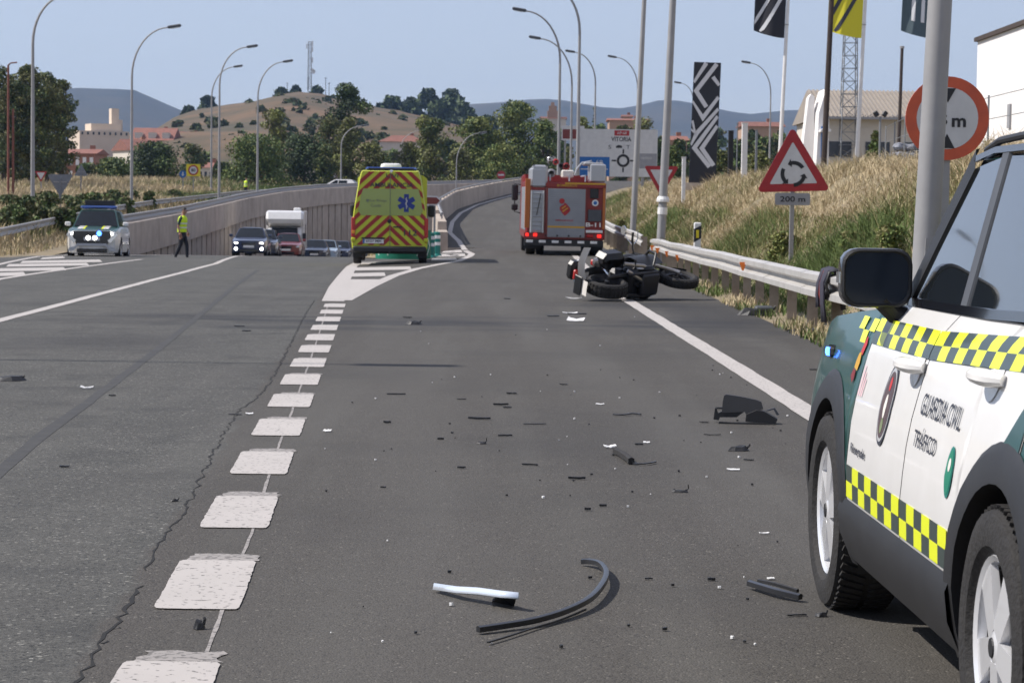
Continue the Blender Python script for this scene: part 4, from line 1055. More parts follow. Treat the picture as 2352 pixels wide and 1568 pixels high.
class Car:
    def __init__(s, T, **k):
        s.T = T; s.__dict__.update(k)
    def plan(s, y): return itp(y, [a for a, _ in s.taper], [b for _, b in s.taper])
    def sx(s, y, z): return itp(z, [a for a, _ in s.hw], [b for _, b in s.hw]) * s.plan(y)
    def zbot(s, y):
        z = s.sill
        for yw in s.axles:
            d_ = abs(y - yw)
            if d_ < s.ra: z = max(z, s.rw + math.sqrt(s.ra ** 2 - d_ ** 2))
        return z
    def ztop(s, y): return itp(y, [a for a, _ in s.top], [b for _, b in s.top])
    def stations(s, y0, y1, n):
        ys = set(np.linspace(y0, y1, n).round(4))
        for yw in s.axles:
            for k in range(17):
                y = yw + s.ra * math.cos(math.pi * k / 16)
                if y0 < y < y1: ys.add(round(y, 4))
            for e in (-1, 1):
                y = yw + e * (s.ra + .0015)
                if y0 < y < y1: ys.add(round(y, 4))
        return sorted(ys)
    def panel(s, name, y0, y1, mat, side, nz=9, n=10, gap=.005, z0=None, z1=None, par=None, shear=0.0, off=0.0):
        P = []
        for y in s.stations(y0 + gap, y1 - gap, n):
            a = max(s.zbot(y), z0 if z0 is not None else -1); b = min(s.ztop(y), z1 if z1 is not None else 9)
            if b - a < .005: b = a + .005
            row = []
            for k in range(nz):
                z = lerp(a, b, k / (nz - 1)); row.append(Vector((side * (s.sx(y, z) + off), y, z)))
            P.append(row)
        mb = MB(); mb.grid(P, flip=side < 0); return mb.build(name, mat, par or s.T, smooth=True, sharp=45)
    def decal(s, name, poly, mat, side, par, off=.004, sub=6):
        """polygon list [(y,z)...] (quad) mapped on the side"""
        mb = MB()
        if len(poly) == 4:
            q = [Vector(p) for p in poly]; P = []
            for i in range(sub + 1):
                row = []
                for j in range(sub + 1):
                    u, v = i / sub, j / sub; p = q[0].lerp(q[1], u).lerp(q[3].lerp(q[2], u), v); row.append(Vector((side * (s.sx(p.x, p.y) + off), p.x, p.y)))
                P.append(row)
            mb.grid(P, flip=side > 0)
        else:
            n = len(poly); cy, cz = sum(q[0] for q in poly) / n, sum(q[1] for q in poly) / n; V = []
            for k in (1, .66, .33):
                for y, z in poly:
                    yy, zz = lerp(cy, y, k), lerp(cz, z, k); V.append(Vector((side * (s.sx(yy, zz) + off), yy, zz)))
            V.append(Vector((side * (s.sx(cy, cz) + off), cy, cz)))
            mb.add(V, [(r_ * n + i, r_ * n + (i + 1) % n, (r_ + 1) * n + (i + 1) % n, (r_ + 1) * n + i) for r_ in (0, 1) for i in range(n)] + [(2 * n + i, 2 * n + (i + 1) % n, 3 * n) for i in range(n)])
        return mb.build(name, mat, par, smooth=True)
    def side_text(s, txt, wd, ht, yc, zc, side, mat, par, off=.005, bold=0.0, slope=0.0):
        V, Fs = text_fit(txt, wd, ht, bold); mb = MB(); k = -1 if side < 0 else 1
        vs_ = []
        for a, b in V:
            y, z = yc + k * a, zc + b + slope * a; vs_.append(Vector((side * (s.sx(y, z) + off), y, z)))
        mb.add(vs_, Fs); return mb.build('lettering', mat, par)
    def arch(s, side, mat='plastic_black', wd=.085, proud=.022):
        for yw in s.axles:
            P = []; wmax = math.asin(min(1, max(-1, (s.rw - s.sill) / s.ra)))
            for k in range(25):
                a = lerp(-wmax - .02, math.pi + wmax + .02, k / 24); row = []
                for rr, of in ((s.ra - .004, -.16), (s.ra - .004, proud), (s.ra + wd * .75, proud + .004), (s.ra + wd, proud * .2)):
                    y, z = yw + rr * math.cos(a), s.rw + rr * math.sin(a); row.append(Vector((side * (s.sx(y, max(z, s.hw[0][0])) + of), y, z)))
                P.append(row)
            mb = MB(); mb.grid(P, flip=side > 0); mb.build('wheel_arch_trim', mat, s.T, smooth=True, sharp=40)
    def wells(s):
        for yw in s.axles:
            for side in (-1, 1):
                mb = MB(); P = []
                xo = s.sx(yw, .8) - .03; xi = xo - .38
                for k in range(17):
                    a = math.pi * (k / 16) * 1.25 - .4; P.append([Vector((side * x, yw + (s.ra + .03) * math.cos(a), s.rw + (s.ra + .03) * math.sin(a))) for x in (xo, xi)])
                mb.grid(P); mb.add([p[1] for p in P], [tuple(range(17))]); mb.build('wheel_well', 'plastic_black', s.T)
    def cross(s, name, y0, y1, mat, n=8, crown=.03, nx=9, zf=None, inset=.0):
        P = []
        for y in np.linspace(y0, y1, n):
            z = (zf or s.ztop)(y); hw = s.sx(y, s.ztop(y)) - inset
            P.append([Vector((lerp(-hw, hw, k / (nx - 1)), y, z + crown * (1 - (2 * k / (nx - 1) - 1) ** 4))) for k in range(nx)])
        mb = MB(); mb.grid(P); return mb.build(name, mat, s.T, smooth=True, sharp=50)
    def fascia(s, name, yend, z0, z1, mat, bow=.10, nx=13, nz=8, sgn=1, lean=0.0, hwf=1.0, zlist=None, cr=0.0):
        P = []
        for j in range(nz):
            z = lerp(z0, z1, j / (nz - 1)); row = []
            for k in range(nx):
                u = 2 * k / (nx - 1) - 1; hw = s.sx(yend, min(z, s.ztop(yend))) * hwf
                zz = z + (cr * (1 - abs(u) ** 4) * (j / (nz - 1)))
                row.append(Vector((u * hw, yend + sgn * (bow * (1 - abs(u) ** 2.6)) - sgn * lean * (z - z0), zz)))
            P.append(row)
        mb = MB(); mb.grid(P, flip=sgn < 0); return mb.build(name, mat, s.T, smooth=True, sharp=50)
    def gx(s, z): return lerp(s.hb, s.hr, (z - s.zb) / (s.zr - s.zb))
    def greenhouse(s, pts, shell='gloss_black', roof='car_white', crown=.05):
        """pts: side outline [(y,z)] wound rear-bottom, front-bottom, front-top, rear-top"""
        (a, b, c, d) = pts; mb = MB(); i = .012
        V = []
        for side in (-1, 1):
            for y, z in pts: V.append(Vector((side * (s.gx(z) - i), y, z)))
        mb.add(V, [(0, 1, 2, 3), (7, 6, 5, 4), (1, 5, 6, 2), (4, 0, 3, 7), (3, 2, 6, 7)]); mb.build('cabin_shell', shell, s.T, recalc=True)
        P = []; y0, y1 = d[0] - .02, c[0] + .02
        for q in range(13):
            t = q / 12; y = lerp(y0, y1, t); e = 1 - abs(2 * t - 1) ** 6; row = []
            zz = lerp(d[1], c[1], t)
            for k in range(13):
                u = 2 * k / 12 - 1; row.append(Vector((u * (s.gx(zz) + .012), y, zz - .03 + (.03 + crown * (.35 + .65 * e)) * (1 - abs(u) ** 5))))
            P.append(row)
        mb = MB(); mb.grid(P); s.roof_o = mb.build('roof', roof, s.T, smooth=True, sharp=60)
        e = .05; wi = MB()
        def wp(y, z, u): return Vector((u * (s.gx(z) - .05), y, z))
        def glass(nm, p, q, sg):
            P = []
            for j in range(5):
                t = lerp(.04, .94, j / 4); y, z = lerp(p[0], q[0], t), lerp(p[1], q[1], t)
                P.append([wp(y, z, 2 * k / 8 - 1) + Vector((0, sg * (.012 + .07 * (1 - (2 * k / 8 - 1) ** 2)), .012)) for k in range(9)])
            mb = MB(); mb.grid(P, flip=sg < 0); return mb.build(nm, 'glass_dark', s.T, smooth=True)
        s.windscreen = glass('windscreen', b, c, 1); s.rear_window = glass('rear_window', a, d, -1)
    def window(s, name, poly, side, mat='glass_dark', off=.004, par=None):
        mb = MB(); mb.add([Vector((side * (s.gx(z) + off), y, z)) for y, z in poly], [tuple(range(len(poly))) if side > 0 else tuple(range(len(poly)))[::-1]])
        o = mb.build(name, mat, par or s.T, recalc=False); return o
    def strip(s, name, path, wd, side, mat, off=.010, par=None):
        """band along a path on the glasshouse side"""
        P = []; pts = [Vector(p) for p in path]
        for i, p in enumerate(pts):
            t = (pts[min(i + 1, len(pts) - 1)] - pts[max(i - 1, 0)]).normalized(); n = Vector((-t.y, t.x)); row = []
            for k, of in ((-.5, 0), (-.45, off), (.45, off), (.5, 0)):
                q = p + n * wd * k; row.append(Vector((side * (s.gx(q.y) + of), q.x, q.y)))
            P.append(row)
        mb = MB(); mb.grid(P, flip=side > 0); return mb.build(name, mat, par or s.T, smooth=True, sharp=40)

D('badge_dark', c=(.10, .055, .04), r=.5, c2=(.05, .04, .06), ns=25, amt=1)
# ---------------------------------------------------------------- the near patrol car
YJ = 6.855
J = thing('patrol_car', 'green and white police off-roader with yellow checkered stripes, parked beside the debris', 'car', (2.02, YJ, 0), R(1.27))
c = Car(J, hw=[(.20, .82), (.30, .852), (.42, .872), (.56, .876), (.70, .864), (.80, .846), (.92, .815), (1.0, .790), (1.06, .762), (1.09, .735), (1.12, .695)],
        taper=[(-2.13, .90), (-2.0, .955), (-1.7, .99), (-1.2, 1.0), (1.3, 1.0), (1.7, .985), (1.95, .95), (2.1, .90)], sill=.255, axles=(1.285, -1.285), ra=.405, rw=.345,
        top=[(-2.13, 1.08), (-1.2, 1.12), (.60, 1.11), (.80, 1.085), (1.2, 1.06), (1.7, 1.02), (1.95, .98), (2.1, .93)], hb=.70, hr=.575, zb=1.11, zr=1.60)
for sd_ in (-1, 1):
    c.panel('inner_frame', -2.05, 2.0, 'plastic_black', sd_, n=24, nz=10, off=-.012)
    ff = c.panel('front_fender', .80, 2.10, 'car_green', sd_, n=12)
    fd = c.panel('front_door', -.14, .80, 'car_white', sd_, n=10, nz=12)
    rd = c.panel('rear_door', -1.40, -.14, 'car_white', sd_, n=10, nz=12)
    rq = c.panel('rear_quarter', -2.13, -1.40, 'car_green', sd_, n=12)
    c.arch(sd_, wd=.10, proud=.010)
    # sill cladding
    P = []
    for y in np.linspace(-.86, .86, 12):
        P.append([Vector((sd_ * (c.sx(y, z) + of), y, z)) for z, of in ((.20, -.16), (.205, -.05), (.245, .012), (.33, .026), (.41, .022), (.452, .004))])
    mb = MB(); mb.grid(P, flip=sd_ > 0); mb.build('sill_cladding', 'plastic_black', J, smooth=True, sharp=30)
    # checker bands: squares laid on the panels
    for (ya, yb, za, zb_, rise, par, nn) in ((.795, -.135, .972, 1.056, .006, fd, 9), (-.145, -1.39, .978, 1.062, .045, rd, 12), (1.10, .81, .965, 1.050, .0, ff, 3)):
        for i in range(nn):
            for j in range(2):
                y0, y1 = lerp(ya, yb, i / nn), lerp(ya, yb, (i + 1) / nn)
                r0, r1 = rise * i / nn, rise * (i + 1) / nn; q0, q1 = lerp(za, zb_, j / 2), lerp(za, zb_, (j + 1) / 2)
                mt_ = 'check_yellow' if (i + j) % 2 else ('check_green' if par is not ff else 'car_green')
                if par is ff and mt_ == 'car_green': continue
                k_ = .035 * 0
                c.decal('checker_square', [(y0, q0 + r0), (y1, q0 + r1), (y1, q1 + r1), (y0, q1 + r0)], mt_, sd_, par, off=.003, sub=2)
    for (ya, yb, par, nn) in ((.785, -.135, fd, 8), (-.145, -.80, rd, 6)):
        for i in range(nn):
            for j in range(2):
                y0, y1 = lerp(ya, yb, i / nn), lerp(ya, yb, (i + 1) / nn); q0, q1 = (.458, .512) if j == 0 else (.512, .567)
                c.decal('checker_square', [(y0, q0), (y1, q0), (y1, q1), (y0, q1)], 'check_yellow' if (i + j) % 2 == 0 else 'check_green', sd_, par, off=.003, sub=2)
    # green wedge at the back of the rear door
    c.decal('green_wedge', [(-1.20, .80), (-1.392, .80), (-1.392, .99), (-1.385, .99)], 'car_green', sd_, rd, off=.0035, sub=8)
    # writing and badges
    c.side_text('GUARDIA CIVIL', .52, .062, -.50, .858, sd_, 'ink', rd, bold=.008)
    c.side_text('TRÁFICO', .30, .060, -.34 - .05, .765, sd_, 'ink', rd, bold=.008)
    c.side_text('Renegade', .26, .040, .60, .625, sd_, 'ink', fd, bold=.02)
    def disc(par, yc, zc, r_, mat, off, nm='badge', sy=1.0):
        return c.decal(nm, [(yc + r_ * sy * math.cos(2 * math.pi * k / 28), zc + r_ * math.sin(2 * math.pi * k / 28)) for k in range(28)], mat, sd_, par, off=off)
    b0 = disc(fd, .26, .81, .128, 'ink', .003, sy=.72); disc(fd, .26, .81, .116, 'alloy', .004, 'badge_ring', sy=.70); disc(fd, .26, .81, .104, 'badge_dark', .005, 'badge_field', sy=.70)
    disc(fd, .26, .875, .022, 'emblem_red', .006, 'badge_crown', sy=.7); disc(fd, .26, .805, .038, 'cream_plastic', .006, 'badge_wheel', sy=.5); disc(fd, .26, .745, .024, 'text_grey', .006, 'badge_leaf', sy=.8)
    disc(rd, -.75, .715, .070, 'teal', .003, sy=.62); disc(rd, -.75, .715, .060, 'hose_green', .004, 'badge_field', sy=.6); disc(rd, -.75, .735, .018, 'cream_plastic', .005, 'badge_crest', sy=.8)
    # flame shaped tricolour mark on the fender
    c.decal('tricolour_mark', [(.915, .935), (.872, .925), (.850, .965), (.872, 1.0 - .01), (.885, .985), (.900, .965)], 'emblem_red', sd_, ff, off=.004)
    c.decal('tricolour_mark', [(.945, .880), (.885, .872), (.872, .900), (.890, .935), (.925, .930), (.940, .905)], 'gold', sd_, ff, off=.005)
    c.decal('tricolour_mark', [(.965, .850), (.915, .830), (.895, .845), (.900, .870), (.945, .878)], 'car_red', sd_, ff, off=.006)
    for k in range(3): c.decal('faint_lettering', [(.765 - .03 * k, .80), (.753 - .03 * k, .80), (.742 - .03 * k, .90 - .02 * k), (.754 - .03 * k, .90 - .02 * k)], 'pink_ink', sd_, fd, off=.004, sub=1)
    # door handles
    for par, yc in ((fd, -.04), (rd, -.98)):
        z = .952 if par is fd else .985
        hd = MB(); x = c.sx(yc, z); pts = []
        for k in range(9):
            t = k / 8; pts.append(Vector((sd_ * (x + .006 + .045 * math.sin(math.pi * min(1, max(0, t))) ** .6), yc + .10 - .20 * t, z + .006 * math.sin(math.pi * t))))
        hd.tube(pts, [.014, .022, .026, .028, .029, .030, .032, .030, .020], 10, flat=.75); h_o = hd.build('door_handle', 'car_white', par, smooth=True)
        lk = MB(); lk.lathe([(0, .012), (.003, .012), (.003, 0)], 'x', c=(sd_ * (x + .045), yc + .065, z), n=10); lk.build('lock', 'alloy_dark', h_o)
        pk = MB(); pk.add([Vector((sd_ * (c.sx(yc + a, z + b) + .0025), yc + a, z + b)) for a, b in circ(.062, 16)], [tuple(range(16))]); pk.build('handle_recess', 'shutter' if False else 'car_white', par)
    # body side crease
    # glasshouse side
    fwp = [(-.115, 1.135), (.60, 1.130), (.56, 1.20), (.235, 1.545), (-.115, 1.575)]
    rwp = [(-.98, 1.150), (-.185, 1.135), (-.185, 1.575), (-.90, 1.565), (-1.02, 1.40)]
    c.window('front_window', fwp, sd_, 'glass_side', par=fd); c.window('rear_door_window', rwp, sd_, 'glass_side', par=rd)
    c.window('quarter_window', [(-1.72, 1.17), (-1.10, 1.155), (-1.12, 1.40), (-1.05, 1.55), (-1.62, 1.52)], sd_, par=rq)
    c.strip('window_trim', [(-1.05, 1.143), (-.5, 1.128), (.1, 1.122), (.62, 1.118)], .030, sd_, 'gloss_black', .014)
    c.strip('pillar', [(-.150, 1.12), (-.150, 1.35), (-.150, 1.585)], .085, sd_, 'plastic_grey', .010)
    c.strip('front_pillar', [(.665, 1.12), (.47, 1.33), (.30, 1.50), (.225, 1.575)], .095, sd_, 'plastic_black', .012)
    c.strip('pillar', [(-1.03, 1.13), (-1.06, 1.35), (-1.0, 1.58)], .085, sd_, 'gloss_black', .010)
    c.strip('roof_gutter', [(-1.75, 1.575), (-.8, 1.597), (.0, 1.597), (.24, 1.575)], .022, sd_, 'gloss_black', .012)
    rr_ = MB(); rr_.tube([Vector((sd_ * (c.gx(1.6) - .005), y, z)) for y, z in ((-1.6, 1.60), (-1.45, 1.622), (-.3, 1.632), (.0, 1.625), (.17, 1.60))], .012, 8); rr_.build('roof_rail', 'plastic_black', J, smooth=True)
    # mirror
    mo = thing_part('door_mirror', fd, (sd_ * .828, .60, 1.195)); s_ = sd_
    hs = MB(); P = []
    for dy, sc_ in ((-.035, .985), (-.028, 1.0), (.03, 1.0), (.075, .90), (.10, .62)):
        P.append([Vector((a * sc_, dy, b * sc_)) for a, b in rrect(.232, .192, .055, n=5)] )
    hs.grid([r_ + [r_[0]] for r_ in P], flip=False); hs.add(P[-1], [tuple(range(len(P[-1])))]); hs.build('housing', 'gloss_black', mo, smooth=True, sharp=50, recalc=True)
    gl_ = MB(); gl_.add([Vector((a, -.030, b)) for a, b in rrect(.205, .165, .045, n=5)], [tuple(range(20))]); gl_.build('mirror_glass', 'mirror_glass', mo)
    rim_ = MB(); P = [[Vector((a, y_, b)) for a, b in rrect(w_, h_, .05, n=5)] for w_, h_, y_ in ((.229, .189, -.034), (.216, .176, -.040), (.205, .165, -.031))]; rim_.grid([r_ + [r_[0]] for r_ in P]); rim_.build('mirror_rim', 'plastic_black', mo, smooth=True, recalc=True)
    ft = MB(); ft.tube([Vector((-s_ * .02, .01, -.07)), Vector((-s_ * .07, .02, -.115)), Vector((-s_ * .125, .02, -.135))], [.045, .05, .045], 8, flat=.7); ft.build('mirror_foot', 'plastic_black', mo, smooth=True)
    tl_ = MB(); tl_.box((s_ * .116, .01, .0), (.010, .06, .035)); tl_.build('indicator', 'chrome', mo)
    # lamp units
    bl = MB(); bl.rbox((sd_ * .815, 1.50, .90), (.03, .08, .045), .012); blo = bl.build('side_strobe', 'plastic_black', ff)
    b2 = MB(); b2.rbox((sd_ * .832, 1.50, .90), (.014, .045, .030), .006); b2.build('strobe_lens', 'blue_light', blo)
    for sg, yw in ((1, 1.285), (-1, -1.285)):
        wheel(J, (sd_ * .757, yw, .345), .345, .25, sd_, 5, .235, rot=.35 if yw > 0 else .9, n=36)
    tl = MB(); tl.rbox((sd_ * .70, -2.12, .93), (.17, .06, .17), .03); tlo = tl.build('tail_light', 'red_lens', J); t2 = MB(); t2.rbox((sd_ * .70, -2.155, .93), (.09, .02, .09), .02); t2.build('lamp_centre', 'white_paint', tlo)
c.cross('bonnet', .72, 2.04, 'car_green', crown=.045)
c.cross('cowl', .60, .72, 'plastic_black', crown=.03, n=3)
c.cross('rear_shelf', -2.13, -1.6, 'car_green', crown=.01, n=4)
c.cross('underbody', -2.05, 2.0, 'plastic_black', crown=0, n=6, zf=lambda y: .26, inset=.10)
c.greenhouse([(-1.98, 1.10), (.72, 1.10), (.19, 1.60), (-1.72, 1.59)], roof='car_green')
c.fascia('front_grille', 2.08, .52, .94, 'plastic_black', bow=.10, cr=.03); c.fascia('front_bumper', 2.10, .22, .53, 'plastic_black', bow=.14)
c.fascia('tailgate', -2.10, .50, 1.10, 'car_green', bow=.08, sgn=-1); c.fascia('rear_bumper', -2.13, .24, .52, 'plastic_black', bow=.10, sgn=-1)
for sd_ in (-1, 1):
    mb = MB(); mb.lathe([(0, .10), (.02, .10), (.03, .085), (.02, 0)], 'y', c=(sd_ * .58, 2.14, .80), n=20); mb.build('headlight', 'head_lens', J, smooth=True)
for k in range(7): mb = MB(); mb.rbox(((k - 3) * .105, 2.185, .78), (.055, .02, .17), .02); mb.build('grille_slot', 'gloss_black', J)
c.wells()
mb = MB(); mb.rbox((0, -2.24, .62), (.52, .02, .11), .006); mb.build('number_plate', 'white_paint', J)
mb = MB(); mb.rbox((0, -.75, 1.72), (.95, .28, .09), .035); lb = mb.build('light_bar', 'blue_lens', J)
for x in (-.3, .3): mb = MB(); mb.box((x, -.75, 1.665), (.06, .12, .05)); mb.build('bar_foot', 'plastic_black', lb)

# ---------------------------------------------------------------- simple cars seen from the front
def far_car(px, Y, label, body, yaw=180.0, L_=4.45, Wd=1.79, Hh=1.46, group=None, lights=None, suv=False, name='car', zfn=None, X=None, fog=False, z=None):
    x = at(px, 560, Y).x if X is None else X
    yc = Y + L_ / 2 if 90 < yaw < 270 else Y
    T = thing(name, label, 'car', (x, yc, (zfn or surf)(x, yc) if z is None else z), R(yaw), group)
    T.rotation_euler = (math.atan((zM(Y + 4) - zM(Y)) / 4) * (-1 if 90 < yaw < 270 else 1) if zfn is None and z is None else 0, 0, R(yaw))
    k = Hh / 1.46; w_ = Wd / 2; f = L_ / 2; hood = .80 * k if not suv else 1.0; belt = .93 * k if not suv else 1.08
    c = Car(T, hw=[(.18, w_ * .93), (.35, w_ * .985), (.6, w_), (belt - .15, w_ * .97), (belt, w_ * .90)],
            taper=[(-f, .86), (-f + .15, .94), (-f + .5, .99), (0, 1), (f - .6, .985), (f - .25, .93), (f, .84)], sill=.22, axles=(f - .85, -f + .85), ra=.36 if not suv else .40, rw=.32 if not suv else .355,
            top=[(-f, belt), (f - 1.45, belt), (f - 1.2, belt - .02), (f - .5, hood), (f, hood - .10)], hb=w_ * .87, hr=w_ * .66, zb=belt, zr=Hh - .05)
    mats = body if isinstance(body, dict) else dict(fender=body, door=body, hood=body, roof=body, bumper=body)
    for sd_ in (-1, 1):
        c.panel('front_fender', f - 1.35, f, mats['fender'], sd_, n=8, nz=6); c.panel('front_door', -.05, f - 1.35, mats['door'], sd_, n=6, nz=6)
        c.panel('rear_door', -1.0, -.05, mats['door'], sd_, n=6, nz=6); c.panel('rear_quarter', -f, -1.0, mats['fender'], sd_, n=8, nz=6)
        y1 = f - 1.35
        c.window('front_window', [(-.02, belt + .03), (y1 - .12, belt + .03), (y1 - .75, Hh - .09), (-.02, Hh - .08)], sd_); c.window('rear_door_window', [(-.95, belt + .03), (-.1, belt + .03), (-.1, Hh - .08), (-.9, Hh - .10)], sd_)
        mo = MB(); mo.rbox((sd_ * (w_ + .07), y1 - .12, belt + .10), (.19, .11, .14), .03); mo.build('door_mirror', mats.get('mirror', mats['door']), T)
        for yw in c.axles: wheel(T, (sd_ * (w_ - .115), yw, c.rw), c.rw, .20, sd_, 5, n=18, detail=False)
        hx = sd_ * w_ * .66; mb = MB(); mb.rbox((hx, f - .03, hood - .16), (w_ * .40, .16, .13), .04); hl = mb.build('headlight', 'head_lens', T, smooth=False)
        if lights: m2 = MB(); m2.rbox((hx, f + .055, hood - .16), (w_ * .24, .02, .07), .008); m2.build('lamp', 'head_light', hl)
        if fog: m2 = MB(); m2.lathe([(0, .0), (.0, .075), (-.03, .085)], 'y', c=(sd_ * w_ * .70, f + .075, .36), n=14); m2.build('fog_light', 'head_light', T)
    c.cross('bonnet', f - 1.3, f - .02, mats['hood'], crown=.05); c.cross('boot_lid', -f, -f + .6, mats['hood'], crown=.02, n=4); c.cross('underbody', -f + .1, f - .1, 'plastic_black', crown=0, n=4, zf=lambda y: .24, inset=.08)
    c.greenhouse([(-f + .35, belt - .01), (f - 1.15, belt - .01), (f - 1.95, Hh - .05), (-f + (.95 if not suv else .55), Hh - .06)], shell=mats['roof'], roof=mats['roof'], crown=.045)
    c.fascia('front_bumper', f - .02, .20, hood - .08, mats['bumper'], bow=.14, hwf=1.0, cr=.04); c.fascia('rear_bumper', -f + .02, .22, belt, mats['bumper'], bow=.10, sgn=-1)
    mb = MB(); mb.rbox((0, f + .095, hood - .20), (w_ * .75, .06, .16), .02); gr_ = mb.build('grille', 'gloss_black', T)
    mb = MB(); mb.rbox((0, f + .11, .28), (w_ * 1.1, .05, .13), .02); mb.build('air_intake', 'gloss_black', T)
    mb = MB(); mb.rbox((0, f + .14, hood - .33), (.52, .02, .11), .004); mb.build('number_plate', 'white_paint', T)
    for sd_ in (-1, 1): mb = MB(); mb.rbox((sd_ * w_ * .72, -f - .0, belt - .16), (.26, .08, .16), .03); mb.build('tail_light', 'red_lens', T)
    c.wells(); return T, c, f, w_, hood, belt
G_ = 'cars queueing in the underpass'
far_car(566, 112, 'dark blue saloon with lit fog lamps leading the queue out of the underpass', 'car_navy', yaw=183, lights=True, fog=True, group=G_)
far_car(594, 119, 'dark blue car right behind the leading saloon in the queue', 'car_darkblue', yaw=183, Hh=1.50, group=G_)
far_car(654, 126.5, 'maroon hatchback in the queue in front of the motorhome', 'car_maroon', yaw=182, L_=4.0, Wd=1.72, Hh=1.44, group=G_)
far_car(719, 148, 'dark blue car in the queue behind the motorhome', 'car_darkblue', yaw=182, group=G_)
far_car(745, 160, 'pale blue car in the queue in the underpass', 'car_paleblue', yaw=181, Hh=1.55, lights=False, group=G_)
far_car(779, 172, 'last dark blue car of the queue, half hidden by the ambulance', 'car_navy', yaw=178, Hh=1.5, group=G_)
# white estate on the upper road, seen from the side
p = at(772, 440, 216); zt = at(772, 412, 216).z
far_car(0, 216, 'white estate car passing on the upper road behind the wall', 'car_white', yaw=84, L_=4.6, Hh=1.47, X=at(778, 440, 216).x, z=zt - 1.47)
# police SUV with arrow board
T, c, f, w_, hood, belt = far_car(199, 76.5, 'white and green police off-roader with lit lights parked in the left gore', dict(fender='car_white', door='car_white', hood='car_green', roof='car_green', bumper='car_white', mirror='car_white'), yaw=184.5, L_=4.69, Wd=1.81, Hh=1.70, suv=True, lights=True, name='patrol_car')
T.location.z = at(199, 597, 76.5).z
for sd_ in (-1, 1):
    P = []
    for j, y in enumerate(np.linspace(f - 1.25, f - .25, 5)):
        z = c.ztop(y) + .055; P.append([Vector((sd_ * x, y, z + .004 - .012 * (x - .3))) for x in (.34, .52)])
    mb = MB(); mb.grid(P, flip=sd_ < 0); mb.build('bonnet_stripe', 'car_white', T)
    P = [[Vector((sd_ * x, p[0].y, p[0].z)) for x in (.27, .335)] for p in P]; mb = MB(); mb.grid(P, flip=sd_ < 0); mb.build('bonnet_stripe', 'check_yellow', T)
    mb = MB(); mb.box((sd_ * .42, f - 2.12, 1.675), (.26, .35, .012)); mb.build('roof_stripe', 'car_white', T)
    mb = MB(); mb.prism([(sd_ * .52, .62), (sd_ * .80, .86), (sd_ * .84, .80), (sd_ * .60, .52)], .05, o=(0, f + .09, 0), ax='y'); mb.build('chrome_blade', 'chrome', T, recalc=True)
mb = MB(); mb.prism([(-.50, .46), (.50, .46), (.64, .78), (.60, .93), (-.60, .93), (-.64, .78)], .05, o=(0, f + .085, 0), ax='y'); mb.build('grille_panel', 'gloss_black', T, recalc=True)
mb = MB(); mb.prism([(-.78, .26), (-.60, .28), (-.45, .44), (.45, .44), (.60, .28), (.78, .26), (.74, .38), (.55, .42), (.48, .52), (-.48, .52), (-.55, .42), (-.74, .38)], .06, o=(0, f + .12, 0), ax='y'); mb.build('bumper_guard', 'silver', T, recalc=True)
for x, mt_ in ((-.10, 'head_light'), (.12, 'head_light'), (-.24, 'blue_light')):
    mb = MB(); mb.lathe([(0, 0), (0, .075), (-.04, .09)], 'y', c=(x, f + .15, .70 if mt_ == 'head_light' else .85), n=16); mb.build('grille_light', mt_, T)
mb = MB(); mb.rbox((0, .1, 1.76), (1.25, .30, .10), .04); lbo = mb.build('light_bar', 'blue_lens', T)
for x in (-.45, .45): mb = MB(); mb.box((x, .1, 1.70), (.1, .2, .06)); mb.build('bar_foot', 'plastic_black', lbo)
mb = MB(); mb.rbox((0, -.15, 1.90), (1.02, .08, .20), .012); ab = mb.build('arrow_board', 'plastic_black', T)
for x in (-.4, .4): mb = MB(); mb.box((x, -.15, 1.76), (.04, .04, .12)); mb.build('board_post', 'plastic_black', ab)

# ---------------------------------------------------------------- motorhome
xm = at(645, 560, 134).x; T = thing('motorhome', 'white coachbuilt motorhome with a bulging overcab in the queue', 'motorhome', (xm, 137.2, surf(xm, 137.2)), R(183))
def hull(name, prof, hw, mat, r_=.12, par=None):
    """side profile (y,z) extruded across, edges chamfered"""
    mb = MB(); n = len(prof); V = []
    cy = sum(p[0] for p in prof) / n; cz = sum(p[1] for p in prof) / n
    for x, k in ((-hw, 1), (-hw + r_, 0), (hw - r_, 0), (hw, 1)):
        for y, z in prof:
            d_ = Vector((y - cy, z - cz)); L_ = d_.length; q = d_ * ((L_ - r_ * k) / L_); V.append(Vector((x, cy + q.x, cz + q.y)))
    F_ = [tuple(range(n)), tuple(range(4 * n - 1, 3 * n - 1, -1))]
    for j in range(3):
        for i in range(n): F_.append((j * n + i, (j + 1) * n + i, (j + 1) * n + (i + 1) % n, j * n + (i + 1) % n))
    mb.add(V, F_); return mb.build(name, mat, par or T, smooth=True, sharp=30, recalc=True)
hull('living_box', [(-3.0, .55), (1.25, .55), (1.25, 2.92), (-3.0, 2.92)], 1.12, 'car_white', .06)
hull('overcab', [(1.28, 1.98), (1.75, 1.98), (2.3, 2.22), (2.42, 2.45), (2.2, 2.86), (1.9, 2.95), (1.28, 2.94)], 1.10, 'car_white', .14)
hull('cab', [(1.28, .45), (2.95, .40), (3.02, .75), (2.92, 1.02), (2.35, 1.22), (1.9, 1.95), (1.28, 1.97)], .98, 'car_white', .10)
mb = MB(); mb.add([(-.82, 2.35, 1.27), (.82, 2.35, 1.27), (.74, 1.97, 1.92), (-.74, 1.97, 1.92)], [(0, 1, 2, 3)]); mb.v = [(x, y + .05, z + .02) for x, y, z in mb.v]; mb.build('windscreen', 'glass_dark', T)
mb = MB(); mb.rbox((0, 3.03, .72), (1.2, .06, .22), .03); mb.build('grille', 'plastic_black', T)
